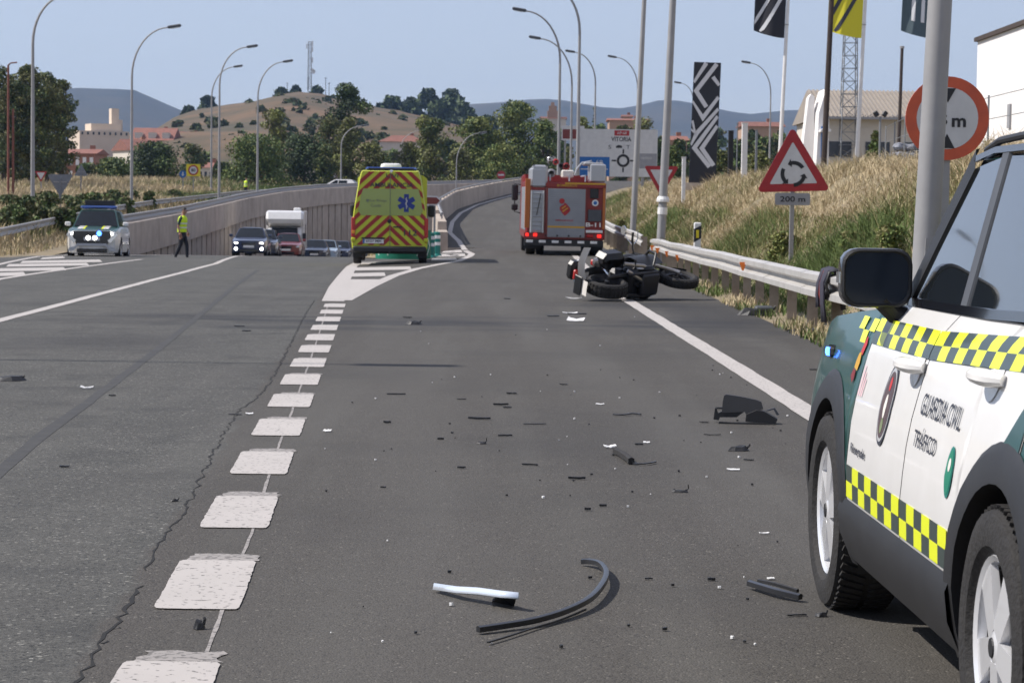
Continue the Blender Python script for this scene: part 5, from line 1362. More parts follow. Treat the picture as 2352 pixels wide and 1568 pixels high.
mb = MB(); mb.rbox((0, 3.02, .48), (1.9, .16, .18), .04); mb.build('front_bumper', 'plastic_grey', T)
for sd_ in (-1, 1):
    mb = MB(); mb.rbox((sd_ * .74, 2.97, .86), (.34, .12, .20), .04); mb.build('headlight', 'head_lens', T)
    mb = MB(); mb.rbox((sd_ * 1.16, 2.15, 1.45), (.22, .12, .36), .04); mb.build('door_mirror', 'plastic_black', T)
    mb = MB(); mb.add([(sd_ * .992, 1.4, 1.25), (sd_ * .992, 2.2, 1.25), (sd_ * .97, 1.85, 1.85), (sd_ * .97, 1.4, 1.85)], [(0, 1, 2, 3)]); mb.build('cab_window', 'glass_dark', T)
    mb = MB(); mb.rbox((sd_ * 1.125, -.6, 1.85), (.02, .9, .55), .008); mb.build('side_window', 'win_dark', T)
    mb = MB(); mb.box((sd_ * 1.122, -.9, 1.2), (.012, 3.6, .10)); mb.build('stripe', 'sign_grey', T)
    for yw in (2.15, -1.3): wheel(T, (sd_ * .86, yw, .34), .34, .21, sd_, 8, mat='silver', n=18, detail=False)
mb = MB(); mb.rbox((-.65, .2, 3.02), (.42, .5, .2), .05); mb.build('roof_vent', 'white_paint', T)

# ---------------------------------------------------------------- ambulance
T = AMB = thing('ambulance', 'yellow ambulance van with red chevrons seen from behind on the gore', 'ambulance', (-3.36, 63.0, surf(-3.3, 61)), R(2.2))
zt_ = lambda v: (1465 - v) / 498.0
OUT = [(-.985, .42), (.985, .42), (1.0, .60), (.985, 1.15), (.93, 1.55), (.865, 1.95), (.80, 2.30), (.77, 2.41), (.74, 2.47), (-.74, 2.47), (-.77, 2.41), (-.80, 2.30), (-.865, 1.95), (-.93, 1.55), (-.985, 1.15), (-1.0, .60)]
P = []
for y, sc_, dz in ((-2.90, .975, 0), (-2.86, 1.0, 0), (-1.5, 1.0, .015), (0, 1.0, .02), (1.2, 1.0, 0)):
    P.append([Vector((x * sc_, y, .42 + (z - .42) * (1 + dz - (.008 if sc_ < 1 else 0)))) for x, z in OUT])
mb = MB(); mb.grid([r_ + [r_[0]] for r_ in P]); mb.add(P[0], [tuple(range(len(OUT)))]); mb.build('body', 'amb_yellow', T, smooth=True, sharp=30, recalc=True)
hull('cab', [(1.19, .42), (2.85, .42), (2.92, .80), (2.75, 1.15), (2.10, 1.45), (1.45, 2.30), (1.19, 2.42)], .97, 'amb_yellow', .12)
mb = MB(); mb.add([(-.80, 2.14, 1.50), (.80, 2.14, 1.50), (.66, 1.55, 2.24), (-.66, 1.55, 2.24)], [(0, 1, 2, 3)]); mb.v = [(x, y + .03, z + .03) for x, y, z in mb.v]; mb.build('windscreen', 'glass_dark', T)
yr = -2.905
WIN = [(a * .972, .42 + (b - .42) * .99) for a, b in OUT]
def amb_stripe(poly):
    q = clip(poly, WIN)
    if len(q) > 2:
        mb = MB(); mb.add([(a, yr, b) for a, b in q], [tuple(range(len(q)))]); mb.build('chevron_stripe', 'amb_red', T)
k_, per, du = .92, .272, .5
for i in range(-4, 14):
    c0 = .10 + i * per
    for half in (-1, 1):
        base = [(half * .004, c0), (half * .004, c0 + per * du), (half * 1.1, c0 + per * du - 1.1 * k_), (half * 1.1, c0 - 1.1 * k_)]
        if half < 0: base = base[::-1]
        # keep bands off bumper, window panel and plate
        lowz = .52
        q = clip(base[::-1], [(-1.2, lowz), (1.2, lowz), (1.2, 2.45), (-1.2, 2.45)])
        if len(q) > 2: amb_stripe(q)
mb = MB(); mb.add([(a, yr - .006, b) for a, b in [(-.76, 1.30), (.80, 1.30), (.86, 1.42), (.80, 1.80), (.74, 2.0), (-.70, 2.0), (-.77, 1.80), (-.83, 1.42)]], [tuple(range(8))]); rw_ = mb.build('rear_window', 'amb_window', T)
mb = MB(); mb.box((0.005, yr - .008, 1.45), (.016, .012, 1.95)); mb.build('door_gap', 'text_grey', T)
def txt(s_, wd, ht, x, z, mat, par, yo=-.012, bold=0): return text_part(s_, wd, ht, (x, z), yr + yo, mat, par, bold=bold)
txt('La Rioja', .42, .085, -.30, 1.68, 'text_grey', rw_, bold=.01); txt('Cuida', .27, .08, -.37, 1.56, 'text_grey', rw_, bold=.01)
mb = MB(); mb.add([(a, yr - .012, b) for a, b in ((-.63, 1.72), (-.54, 1.72), (-.54, 1.68), (-.585, 1.63), (-.63, 1.68))], [tuple(range(5))]); mb.build('crest', 'text_grey', rw_)
cx, cz, rr = .43, 1.63, .235
mb = MB()
for k in range(3):
    a = R(90 + 60 * k); d_ = Vector((math.cos(a), math.sin(a))); n_ = Vector((-d_.y, d_.x)); q = [d_ * rr + n_ * .062, d_ * rr - n_ * .062, -d_ * rr - n_ * .062, -d_ * rr + n_ * .062]
    mb.add([(cx + v.x, yr - .012 - .001 * k, cz + v.y) for v in q], [(0, 1, 2, 3)])
st_ = mb.build('star_of_life', 'amb_blue', rw_)
mb = MB(); mb.box((cx, yr - .020, cz), (.016, .008, .30)); mb.tube([Vector((cx + .03 * math.sin(k * 1.1), yr - .022, cz - .12 + k * .024)) for k in range(11)], .008, 5); mb.build('staff', 'sign_white', st_)
txt('AMBULANCIA', 1.14, .115, 0.04, 2.10, 'ink', T, bold=.015); txt('112', .34, .15, .545, .85, 'ink', T, bold=.01); txt('UVI', .32, .10, .05, 2.34, 'ink', T, bold=.01)
mb = MB(); mb.rbox((-.43, yr - .012, .62), (.55, .02, .115), .004); pl = mb.build('number_plate', 'white_paint', T)
mb = MB(); mb.box((-.68, yr - .024, .62), (.045, .006, .105)); mb.build('blue_strip', 'sign_blue', pl); text_part('6527 MJK', .42, .075, (-.41, .62), yr - .026, 'ink', pl, bold=.02)
mb = MB(); mb.rbox((-.43, yr - .02, .70), (.62, .05, .04), .01); mb.build('plate_lamp_bar', 'plastic_black', T)
mb = MB(); mb.lathe([(0, .055), (-.02, .055), (-.025, .04), (-.025, 0)], 'y', c=(-.01, yr, 1.15), n=16); mb.build('badge', 'plastic_black', T)
mb = MB(); mb.rbox((.21, yr - .015, 1.0), (.24, .04, .03), .008); mb.build('door_handle', 'plastic_black', T)
for s_ in (-1, 1):
    mb = MB(); mb.rbox((s_ * .955, yr + .02, .98), (.105, .10, .52), .02); tl = mb.build('tail_light', 'red_lens', T)
    mb = MB(); mb.rbox((s_ * .955, yr - .035, .86), (.08, .014, .08), .004); mb.build('reversing_lens', 'amber_lens' if s_ < 0 else 'red_lens', tl)
    mb = MB(); mb.rbox((s_ * .955, yr + .01, .66), (.12, .12, .10), .02); mb.build('corner_lamp', 'amb_yellow', T)
    mb = MB(); mb.rbox((s_ * 1.10, 1.75, 1.42), (.20, .14, .34), .04); mb.build('door_mirror', 'plastic_black', T)
    for yw in (2.0, -1.75): wheel(T, (s_ * .87, yw, .345), .345, .225, s_, 8, mat='silver', n=20, detail=False)
    mb = MB(); mb.box((s_ * .86, -2.2, .32), (.24, .03, .28)); mb.build('mud_flap', 'plastic_black', T)
    mb = MB(); mb.add([(s_ * 1.004, -2.6, .62), (s_ * 1.004, 1.1, .62), (s_ * .991, 1.1, .95), (s_ * .991, -2.6, .95)], [(0, 1, 2, 3)]); mb.build('side_stripe', 'amb_red', T)
mb = MB(); mb.rbox((0, -2.92, .41), (1.94, .16, .17), .04); mb.build('rear_bumper', 'plastic_black', T)
mb = MB(); mb.box((0, -.2, .36), (1.5, 5.0, .14)); mb.build('underbody', 'plastic_black', T)
mb = MB(); mb.rbox((.02, -2.55, 2.52), (1.36, .22, .10), .04); lb = mb.build('light_bar', 'blue_lens', T); mb = MB(); mb.rbox((.02, -2.67, 2.52), (1.2, .02, .05), .008); mb.build('bar_trim', 'plastic_black', lb)
P = [[Vector((a * k, b * k * 1.3 - 1.6, z)) for a, b in rrect(.56, .62, .12)] for k, z in ((1.0, 2.48), (1.0, 2.60), (.93, 2.66), (.7, 2.685))]
mb = MB(); mb.grid([r_ + [r_[0]] for r_ in P]); mb.add(P[-1], [tuple(range(len(P[-1])))]); mb.build('roof_unit', 'white_paint', T, smooth=True, recalc=True)
mb = MB(); mb.lathe([(0, .035), (-.06, .04), (-.07, 0)], 'y', c=(.03, yr + .01, 2.46), n=10); mb.build('camera', 'chrome', T)
mb = MB(); mb.tube([(0, -3.0, .34), (0, -3.12, .34)], .03, 8); mb.build('tow_bar', 'plastic_black', T)

# ---------------------------------------------------------------- fire engine
T = thing('fire_engine', 'red fire engine with silver roller shutter and roof ladder seen from behind on the ramp', 'fire engine', (1.50, 74.6, 0.01), R(1.6))
T.rotation_euler = (R(.4), R(.6), R(1.6))
yb = -3.55; K = 451.0
X_ = lambda u: (u - 835) / K
Z_ = lambda v: (1470 - v) / K
hull('body', [(-3.5, .52), (1.2, .52), (1.2, 2.30), (-3.5, 2.30)], 1.235, 'car_red', .05)
hull('cab', [(1.25, .50), (3.45, .50), (3.55, 1.0), (3.40, 2.25), (3.2, 2.55), (1.25, 2.55)], 1.20, 'car_red', .08)
mb = MB(); mb.add([(-1.02, 3.52, 1.35), (1.02, 3.52, 1.35), (.98, 3.38, 2.25), (-.98, 3.38, 2.25)], [(0, 1, 2, 3)]); mb.v = [(x, y + .06, z) for x, y, z in mb.v]; mb.build('windscreen', 'glass_dark', T)
def pan(name, u0, u1, v0, v1, mat, d_=.03, par=None, y=None, r_=.01):
    mb = MB(); mb.rbox(((X_(u0) + X_(u1)) / 2, (y if y is not None else yb) , (Z_(v0) + Z_(v1)) / 2), (X_(u1) - X_(u0), d_, Z_(v0) - Z_(v1)), r_); return mb.build(name, mat, par or T)
fr = pan('shutter_frame', 552, 1128, 512, 1226, 'car_maroon', .05)
sh = pan('roller_shutter', 582, 1108, 530, 1208, 'shutter', .07)
for k in range(22):
    v = 545 + k * 30; mb = MB(); mb.rbox((X_(845), yb - .037, Z_(v)), (1.15, .012, .055), .004); mb.build('slat', 'shutter', sh)
mb = MB(); mb.box((X_(845), yb - .047, Z_(1062)), (1.15, .008, .055)); mb.build('gold_band', 'gold', sh)
yt = yb - .050
def emb(pts, mat, nm='emblem'): mb = MB(); mb.add([(X_(u), yt, Z_(v)) for u, v in pts], [tuple(range(len(pts)))]); return mb.build(nm, mat, sh)
emb([(778 + 38 * math.cos(2 * math.pi * k / 18), 702 + 38 * math.sin(2 * math.pi * k / 18)) for k in range(18)], 'sign_red')
emb([(822, 905), (782, 868), (752, 822), (748, 790), (770, 765), (800, 752), (818, 722), (832, 730), (862, 760), (892, 795), (898, 830), (872, 865), (840, 895)], 'sign_red')
yt = yb - .056; emb([(775, 800), (830, 760), (840, 772), (782, 815)], 'gold', 'emblem_band'); emb([(785, 840), (860, 790), (868, 802), (795, 855)], 'gold', 'emblem_band')
text_part('EMERGENCIAS', .55, .055, (X_(818), Z_(970)), yb - .05, 'sign_red', sh, bold=.01); text_part('GOBIERNO DE LA RIOJA', .56, .04, (X_(815), Z_(1018)), yb - .05, 'sign_grey', sh, bold=.01)
tb = pan('header_band', 550, 1392, 448, 512, 'car_red', .05); mb = MB(); mb.box((X_(1100), yb - .03, Z_(452)), (1.25, .012, .05)); mb.build('gold_band', 'gold', tb); text_part('BOMBEROS', .62, .075, (X_(845), Z_(482)), yb - .032, 'gold', tb, bold=.01)
ld = thing_part('ladder', T)
for u in (352, 518): mb = MB(); mb.tube([(X_(u), yb - .09, Z_(1150)), (X_(u), yb - .07, Z_(560))], .03, 6); mb.build('rail', 'silver', ld)
for k in range(9): v = 600 + k * 64; mb = MB(); mb.tube([(X_(352), yb - .085, Z_(v)), (X_(518), yb - .085, Z_(v))], .018, 6); mb.build('rung', 'silver', ld)
pan('ladder_plate', 336, 532, 560, 1150, 'silver', .03); pan('locker_door', 338, 490, 985, 1145, 'silver', .10)
mb = MB(); mb.tube([(X_(480), yb - .12, Z_(600)), (X_(428), yb - .12, Z_(905))], .016, 6); mb.build('strut', 'plastic_black', T)
mb = MB(); mb.rbox((X_(450), -2.6, Z_(380)), (.52, 1.9, .62), .06); lc = mb.build('ladder_cradle', 'silver', T)
mb = MB(); mb.rbox((X_(460), yb + .06, Z_(330)), (.50, .10, .56), .05); mb.build('cradle_cap', 'silver', lc)
mb = MB(); mb.rbox((X_(1275), -2.9, Z_(300)), (.50, 1.2, .56), .04); eb = mb.build('equipment_box', 'silver', T)
mb = MB(); mb.rbox((X_(1215), -3.0, Z_(175)), (.62, .9, .10), .03); mb.build('box_lid', 'sign_grey', eb)
mb = MB(); mb.tube([(X_(960), -3.2, Z_(340)), (X_(985), -3.2, Z_(250)), (X_(1060), -3.1, Z_(160)), (X_(1180), -3.1, Z_(140))], .035, 8); mb.build('suction_hose', 'silver', T, smooth=True)
mb = MB(); mb.rbox((X_(860), -2.8, Z_(320)), (.36, .8, .24), .03); mb.build('roof_crate', 'cream_plastic', T)
for u, v, r_, mt_ in ((640, 310, .14, 'sign_grey'), (700, 150, .10, 'red_lens'), (850, 210, .12, 'car_red'), (610, 110, .07, 'silver'), (780, 200, .08, 'plastic_black')):
    mb = MB(); mb.lathe([(-.15, r_ * .6), (-.12, r_), (.12, r_), (.15, r_ * .6), (.15, 0)], 'y', c=(X_(u), -2.4, Z_(v)), n=14); mb.build('roof_fitting', mt_, T, smooth=True)
for x in (-.5, .1, .6): mb = MB(); mb.tube([(x, -3.3, 2.32), (x, -3.3, 2.5), (x, -1.0, 2.5)], .025, 6); mb.build('roof_rack_tube', 'silver', T)
for u0, u1, v0, v1, mt_, nm in ((1172, 1290, 522, 655, 'plastic_black', 'control_panel'), (1150, 1335, 812, 975, 'plastic_grey', 'control_panel'), (1118, 1360, 1098, 1135, 'white_paint', 'reflective_strip'), (262, 335, 400, 1085, 'orange', 'corner_strip'), (1352, 1388, 470, 1085, 'orange', 'corner_strip')):
    pan(nm, u0, u1, v1, v0, mt_, .05) if False else pan(nm, u0, u1, v0, v1, mt_, .05)
mb = MB(); mb.lathe([(0, .10), (-.01, .10), (-.012, 0)], 'y', c=(X_(1245), yb - .02, Z_(717)), n=20); dd = mb.build('round_badge', 'white_paint', T); mb = MB(); mb.lathe([(0, .06), (-.004, .06), (-.005, 0)], 'y', c=(X_(1245), yb - .032, Z_(717)), n=16); mb.build('badge_centre', 'sign_blue', dd)
text_part('B-11', .46, .13, (X_(1225), Z_(1022)), yb - .035, 'white_paint', T, bold=.02)
for u, w2, mt_ in ((302, .10, 'red_light'), (415, .12, 'red_light'), (1180, .2, 'red_lens'), (1312, .13, 'red_light')):
    mb = MB(); mb.rbox((X_(u), yb - .03, Z_(1180)), (w2, .04, .10), .015); mb.build('tail_light', mt_, T)
pan('lower_band', 258, 1372, 1150, 1240, 'car_maroon', .03, y=yb + .02)
bp = pan('rear_bumper', 262, 1370, 1245, 1330, 'plastic_black', .22, y=yb - .02)
for k in range(6): u = 290 + k * 180; mb = MB(); mb.rbox((X_(u + 45), yb - .14, Z_(1270)), (.21, .015, .075), .004); mb.build('reflective_block', 'white_paint', bp)
for k in range(4): mb = MB(); mb.lathe([(0, .03), (-.03, .03), (-.03, 0)], 'y', c=(X_(560 + k * 162), yb - .06, Z_(1185)), n=10); mb.build('coupling', 'plastic_black', T)
mb = MB(); mb.box((0, -.5, .55), (1.6, 5.6, .3)); mb.build('chassis', 'plastic_black', T)
for s_ in (-1, 1):
    for yw in (2.45, -2.05): wheel(T, (s_ * 1.02, yw, .49), .49, .32, s_, 8, .28, mat='silver', n=22, detail=False)
    wheel(T, (s_ * .72, -2.05, .49), .49, .26, s_, 8, .28, mat='silver', n=22, detail=False)
    mb = MB(); mb.box((s_ * .98, -2.75, .42), (.5, .03, .46)); mb.build('mud_flap', 'plastic_black', T)
    for z, h_ in ((1.95, .55), (1.45, .22)): mb = MB(); mb.rbox((s_ * 1.40, 3.2, z), (.22, .14, h_), .04); mb.build('door_mirror', 'plastic_black', T)
    mb = MB(); mb.tube([(s_ * 1.2, 3.2, 2.2), (s_ * 1.40, 3.2, 2.25), (s_ * 1.40, 3.2, 1.3), (s_ * 1.2, 3.2, 1.25)], .02, 6); mb.build('mirror_arm', 'plastic_black', T)
    for k in range(3):
        mb = MB(); mb.rbox((s_ * 1.24, -2.8 + k * 1.35, 1.45), (.03, 1.15, 1.35), .01); mb.build('side_shutter', 'shutter', T)
# ================================================================== people
def person(name, label, loc, rz, pose, vest=True):
    T = thing(name, label, 'person', loc, rz)
    V, E, Rr = [], [], []
    def chain(pts, root=None):
        prev = root
        for x, y, z, r_ in pts:
            V.append((x, y, z)); Rr.append(r_); i = len(V) - 1
            if prev is not None: E.append((prev, i))
            prev = i
        return prev
    P = pose
    chain([(0, 0, .95, .125)]); sp = chain([(.0, 0, 1.10, .118), (.015, 0, 1.28, .140), (.02, 0, 1.40, .125)], 0)
    nk = chain([(.035, 0, 1.485, .055), (.06, 0, 1.55, .062), (.078, 0, 1.625, .092), (.080, 0, 1.70, .078)], sp)
    for s_ in (-1, 1):
        chain([(x, s_ * y, z, r_) for x, y, z, r_ in P['arm'][s_]], sp); chain([(x, s_ * y, z, r_) for x, y, z, r_ in P['leg'][s_]], 0)
    me = bpy.data.meshes.new('sk'); me.from_pydata(V, E, []); ob = bpy.data.objects.new('sk', me); COL.objects.link(ob)
    md = ob.modifiers.new('s', 'SKIN'); md.use_smooth_shade = True
    for i, sv in enumerate(me.skin_vertices[0].data): sv.radius = (Rr[i] * .95, Rr[i]); sv.use_root = i == 0
    ob.modifiers.new('u', 'SUBSURF').levels = 2
    bpy.context.view_layer.update(); dg = bpy.context.evaluated_depsgraph_get(); bm_ = bpy.data.meshes.new_from_object(ob.evaluated_get(dg)); bpy.data.objects.remove(ob)
    mb = MB(); mb.add([v.co for v in bm_.vertices], [tuple(p.vertices) for p in bm_.polygons])
    for fi, f in enumerate(mb.f):
        c_ = sum((Vector(mb.v[i]) for i in f), Vector()) / len(f); side = abs(c_.y)
        if c_.z < .11: m_ = 3
        elif c_.z < 1.0 and not (side > .165 and c_.z > .70): m_ = 2
        elif c_.z > 1.47 and side < .12: m_ = 0
        elif side > .165 and c_.z < 1.17: m_ = 0
        else: m_ = 1
        mb.m[fi] = m_
    for s_ in (-1, 1):       # hands: palm, four fingers and a thumb
        x, y, z, _ = P['arm'][s_][-1]; y *= s_; c_ = Vector((x, y, z))
        mb.rbox(c_ + Vector((.01, 0, -.045)), (.075, .028, .085), .012, mi=0)
        for k in range(4):
            a = c_ + Vector((-.022 + k * .021, 0, -.085)); L_ = (.058, .072, .068, .052)[k]
            mb.tube([a, a + Vector((.008, -s_ * .010, -L_ * .55)), a + Vector((.020, -s_ * .026, -L_ * .9))], [.0095, .0088, .007], 6, mi=0)
        mb.tube([c_ + Vector((.042, 0, -.03)), c_ + Vector((.066, -s_ * .006, -.062)), c_ + Vector((.064, -s_ * .012, -.09))], [.011, .0105, .008], 6, mi=0)
    hx, hz = .080, 1.645      # face
    mb.tube([(hx + .088, 0, hz + .02), (hx + .112, 0, hz - .012), (hx + .092, 0, hz - .022)], [.010, .016, .012], 6, mi=0)
    for s_ in (-1, 1):
        mb.tube([(hx + .078, s_ * .036, hz + .016), (hx + .090, s_ * .034, hz + .016)], .009, 6, mi=4); mb.tube([(hx - .005, s_ * .086, hz + .02), (hx - .012, s_ * .098, hz - .005), (hx, s_ * .088, hz - .035)], .011, 6, mi=0)
    mb.box((hx + .084, 0, hz - .058), (.02, .05, .008), mi=5)
    body = mb.build('body', ['skin', 'shirt_green', 'trousers', 'shoe', 'ink', 'emblem_red'], T, smooth=True, sharp=60)
    h_ = MB(); rows = []
    for j in range(6):
        ph = lerp(.0, 1.25, j / 5); rows.append([Vector((hx - .012 + .098 * math.sin(ph) * math.cos(a), .094 * math.sin(ph) * math.sin(a), hz + .015 + .098 * math.cos(ph) - (.03 if math.cos(a) < -.2 and j > 3 else 0))) for a in np.linspace(0, 2 * math.pi, 17)])
    h_.grid(rows); h_.build('hair', 'hair', T, smooth=True)
    if vest:
        rows = []
        for z, rx, ry, cx_ in ((.93, .155, .195, .0), (1.05, .150, .192, .0), (1.18, .152, .195, .008), (1.30, .163, .205, .014), (1.39, .150, .200, .016), (1.45, .115, .165, .020), (1.485, .078, .092, .026)):
            rows.append([Vector((cx_ + rx * math.cos(a) * (1 + .03 * math.sin(5 * a + z * 9)), ry * math.sin(a) * .93, z)) for a in np.linspace(0, 2 * math.pi, 25)])
        mb = MB(); mb.grid(rows); vo = mb.build('vest', 'hi_vis', T, smooth=True)
        for z0, z1 in ((1.06, 1.10), (1.20, 1.24)):
            rows2 = []
            for z in (z0, z1): rows2.append([Vector((.008 + .163 * math.cos(a), .207 * math.sin(a) * .93, z)) for a in np.linspace(0, 2 * math.pi, 25)])
            mb = MB(); mb.grid(rows2); mb.build('reflective_band', 'reflect', vo, smooth=True)
    mb = MB(); mb.lathe([(.965, .0), (.965, .001)], 'z', n=3); 
    be = MB(); be.grid([[Vector((.132 * math.cos(a), .165 * math.sin(a), z)) for a in np.linspace(0, 2 * math.pi, 21)] for z in (.955, .995)]); be.build('belt', 'shoe', T, smooth=True)
    return T
leg = lambda kx, ax, tx, kz=.52, az=.09: [(.0, .085, .86, .115), (lerp(0, kx, .5), .092, .70, .098), (kx, .095, kz, .078), (lerp(kx, ax, .5), .095, .32, .072), (ax, .095, az + .03, .055), (ax + .01, .095, .055, .05), (tx, .10, .036, .040)]
arm = lambda ex, wx, ez=1.14, wz=.90: [(.0, .165, 1.405, .062), (lerp(0, ex, .6), .205, 1.27, .052), (ex, .225, ez, .043), (wx, .225, wz, .030)]
walk = {'arm': {-1: arm(-.07, -.02), 1: arm(.03, .13, 1.15, .92)}, 'leg': {-1: leg(-.02, -.20, -.06), 1: leg(.13, .15, .29)}}
stand = {'arm': {-1: arm(-.02, .02), 1: arm(-.02, .02)}, 'leg': {-1: leg(.01, -.01, .13), 1: leg(.02, .01, .15)}}
p = at(418, 596.5, 77); person('person', 'person in dark uniform and yellow safety vest walking across the road with head bowed', (p.x, p.y, p.z), R(-8), walk)
p = at(565, 430, 200); person('person', 'person in a yellow safety vest standing behind the far guard rail', (p.x, 200, gz(p.x, 200)), R(70), stand)

# ================================================================== fallen motorcycle
B = thing('motorcycle', 'black motorcycle lying crashed on its side against the road edge', 'motorcycle')
def mt(name, mat, fn, par=B, smooth=True, sharp=40):
    mb = MB(); fn(mb); return mb.build(name, mat, par, smooth=smooth, sharp=sharp, recalc=True)
for nm, x, z, r_, wd in (('rear_wheel', -.70, .315, .315, .17), ('front_wheel', .74, .30, .30, .12)):
    W_ = thing_part(nm, B, (x, 0, z))
    mt('tyre', 'rubber', lambda m_: m_.lathe([(-.30 * wd, r_ * .68), (-.5 * wd, r_ * .80), (-.44 * wd, r_ * .92), (-.2 * wd, r_ * .99), (0, r_), (.2 * wd, r_ * .99), (.44 * wd, r_ * .92), (.5 * wd, r_ * .80), (.30 * wd, r_ * .68)], 'y', n=28), W_)
    def knobs(m_):
        for k in range(30):
            a = 2 * math.pi * k / 30
            for s_ in (-1, 0, 1): m_.box(Vector((math.sin(a) * (r_ * (.975 if s_ else 1.0)), s_ * wd * .27, math.cos(a) * (r_ * (.975 if s_ else 1.0)))), (r_ * .12, wd * .2, .02), Matrix.Rotation(a, 3, 'Y'))
    mt('tread', 'rubber', knobs, W_, False)['kind'] = 'stuff'
    mt('rim', 'alloy_dark', lambda m_: m_.lathe([(-.28 * wd, r_ * .70), (-.2 * wd, r_ * .60), (.2 * wd, r_ * .60), (.28 * wd, r_ * .70)], 'y', n=28, closed=True), W_)
    def spk(m_):
        for k in range(10):
            a = 2 * math.pi * k / 10; m_.tube([Vector((math.sin(a) * .03, (.03 if k % 2 else -.03), math.cos(a) * .03)), Vector((math.sin(a + .1) * r_ * .62, 0, math.cos(a + .1) * r_ * .62))], .007, 5)
        m_.lathe([(-.07, 0), (-.07, .04), (.07, .04), (.07, 0)], 'y', n=12)
    mt('spokes', 'alloy_dark', spk, W_)
    mt('brake_disc', 'silver', lambda m_: m_.lathe([(.075, r_ * .28), (.075, r_ * .46), (.080, r_ * .46), (.080, r_ * .28)], 'y', n=24, closed=True), W_)
for s_ in (-1, 1):
    mt('fork_leg', 'exhaust', lambda m_: m_.tube([(.74, s_ * .085, .30), (.60, s_ * .085, .62), (.47, s_ * .085, .93)], [.026, .026, .022], 8))
    mt('swing_arm', 'engine', lambda m_: m_.tube([(-.70, s_ * .10, .315), (-.40, s_ * .10, .36), (-.12, s_ * .09, .42)], [.024, .032, .036], 8))
    mt('shock_absorber', 'chrome', lambda m_: m_.tube([(-.62, s_ * .12, .38), (-.48, s_ * .12, .70)], .022, 8))
mt('frame', 'engine', lambda m_: (m_.tube([(.42, 0, .92), (.20, 0, .80), (-.2, 0, .72), (-.55, 0, .74)], .035, 8), m_.tube([(.42, 0, .88), (.30, 0, .55), (.20, 0, .28), (-.15, 0, .27), (-.22, 0, .70)], .03, 8)))
en = mt('engine_block', 'engine', lambda m_: (m_.lathe([(-.20, 0), (-.20, .12), (-.17, .155), (.17, .155), (.20, .12), (.20, 0)], 'y', c=(.10, 0, .41), n=20), m_.lathe([(-.17, 0), (-.17, .10), (-.14, .13), (.14, .13), (.17, .10), (.17, 0)], 'y', c=(-.14, 0, .43), n=20), m_.rbox((.15, 0, .62), (.26, .30, .26), .04), m_.rbox((-.24, 0, .62), (.20, .24, .24), .05)), sharp=30)
for k in range(5): mt('cooling_fin', 'alloy_dark', lambda m_: m_.box((.12, 0, .53 + k * .035), (.31, .29, .010)), en, False)
for s_ in (-1, 1): mt('crankcase_cover', 'exhaust', lambda m_: m_.lathe([(s_ * .17, .115), (s_ * .195, .10), (s_ * .205, 0)], 'y', c=(.0, 0, .42), n=20), en)
def tank(m_):
    rows = []
    for x, hw, zb, zt_ in ((-.16, .12, .70, .86), (-.08, .17, .68, .96), (.08, .21, .68, 1.03), (.22, .21, .70, 1.04), (.36, .16, .76, 1.0), (.46, .06, .84, .93)):
        rows.append([Vector((x, hw * math.cos(a), (zb + zt_) / 2 + (zt_ - zb) / 2 * math.sin(a))) for a in np.linspace(0, 2 * math.pi, 17)])
    m_.grid(rows); m_.add(rows[0][:-1], [tuple(range(16))]); m_.add(rows[-1][:-1], [tuple(range(16))])
tk = mt('fuel_tank', 'bike_black', tank, sharp=60); mt('filler_cap', 'chrome', lambda m_: m_.lathe([(.985, .04), (1.005, .04), (1.008, 0)], 'z', c=(.12, 0, 0), n=14), tk); mt('tank_stripe', 'cloth_red', lambda m_: m_.tube([(-.05, -.135, .86), (.1, -.158, .89), (.28, -.135, .91)], .008, 5), tk)
def seat(m_):
    rows = []
    for x, hw, zb, zt_ in ((-.14, .10, .74, .81), (-.3, .13, .73, .80), (-.5, .125, .75, .83), (-.68, .10, .78, .87), (-.80, .05, .82, .87)):
        rows.append([Vector((x, hw * math.cos(a), (zb + zt_) / 2 + (zt_ - zb) / 2 * math.sin(a))) for a in np.linspace(0, 2 * math.pi, 13)])
    m_.grid(rows); m_.add(rows[0][:-1], [tuple(range(12))]); m_.add(rows[-1][:-1], [tuple(range(12))])
mt('seat', 'bike_black', seat, sharp=60)
def mud(m_):
    rows = []
    for k in range(9):
        a = R(95 + k * 11); rows.append([Vector((-.70 + .40 * math.cos(a), y, .315 + .40 * math.sin(a) + .01 * abs(y) * -8)) for y in (-.085, -.05, 0, .05, .085)])
    m_.grid(rows)
mt('rear_mudguard', 'cream_plastic', mud)
mt('plate_bracket', 'bike_black', lambda m_: (m_.tube([(-.75, 0, .80), (-1.0, 0, .70), (-1.08, 0, .56)], .022, 6), m_.rbox((-1.10, 0, .50), (.02, .22, .16), .005)))
mt('tail_light', 'red_light' if False else 'red_lens', lambda m_: m_.rbox((-.86, -.02, .86), (.07, .12, .06), .015), sharp=30)
for s_ in (-1,):
    ind = mt('indicator_stalk', 'bike_black', lambda m_: m_.tube([(-.84, s_ * .05, .80), (-.86, s_ * .17, .80)], .010, 6)); mt('indicator', 'amber_lens', lambda m_: m_.lathe([(s_ * .16, .0), (s_ * .16, .026), (s_ * .20, .022), (s_ * .205, 0)], 'y', c=(-.86, 0, .80), n=12), ind)
ex = mt('silencer', 'exhaust', lambda m_: m_.lathe([(-.72, .0), (-.72, .042), (-.66, .062), (-.34, .062), (-.28, .04), (-.28, 0)], 'x', c=(0, -.215, .0), n=18)); ex.location = (0, 0, .52); ex.rotation_euler = (0, R(12), 0)
mt('exhaust_pipe', 'exhaust', lambda m_: m_.tube([(-.28, -.21, .46), (.0, -.20, .33), (.22, -.12, .36), (.26, -.05, .56)], .026, 8))
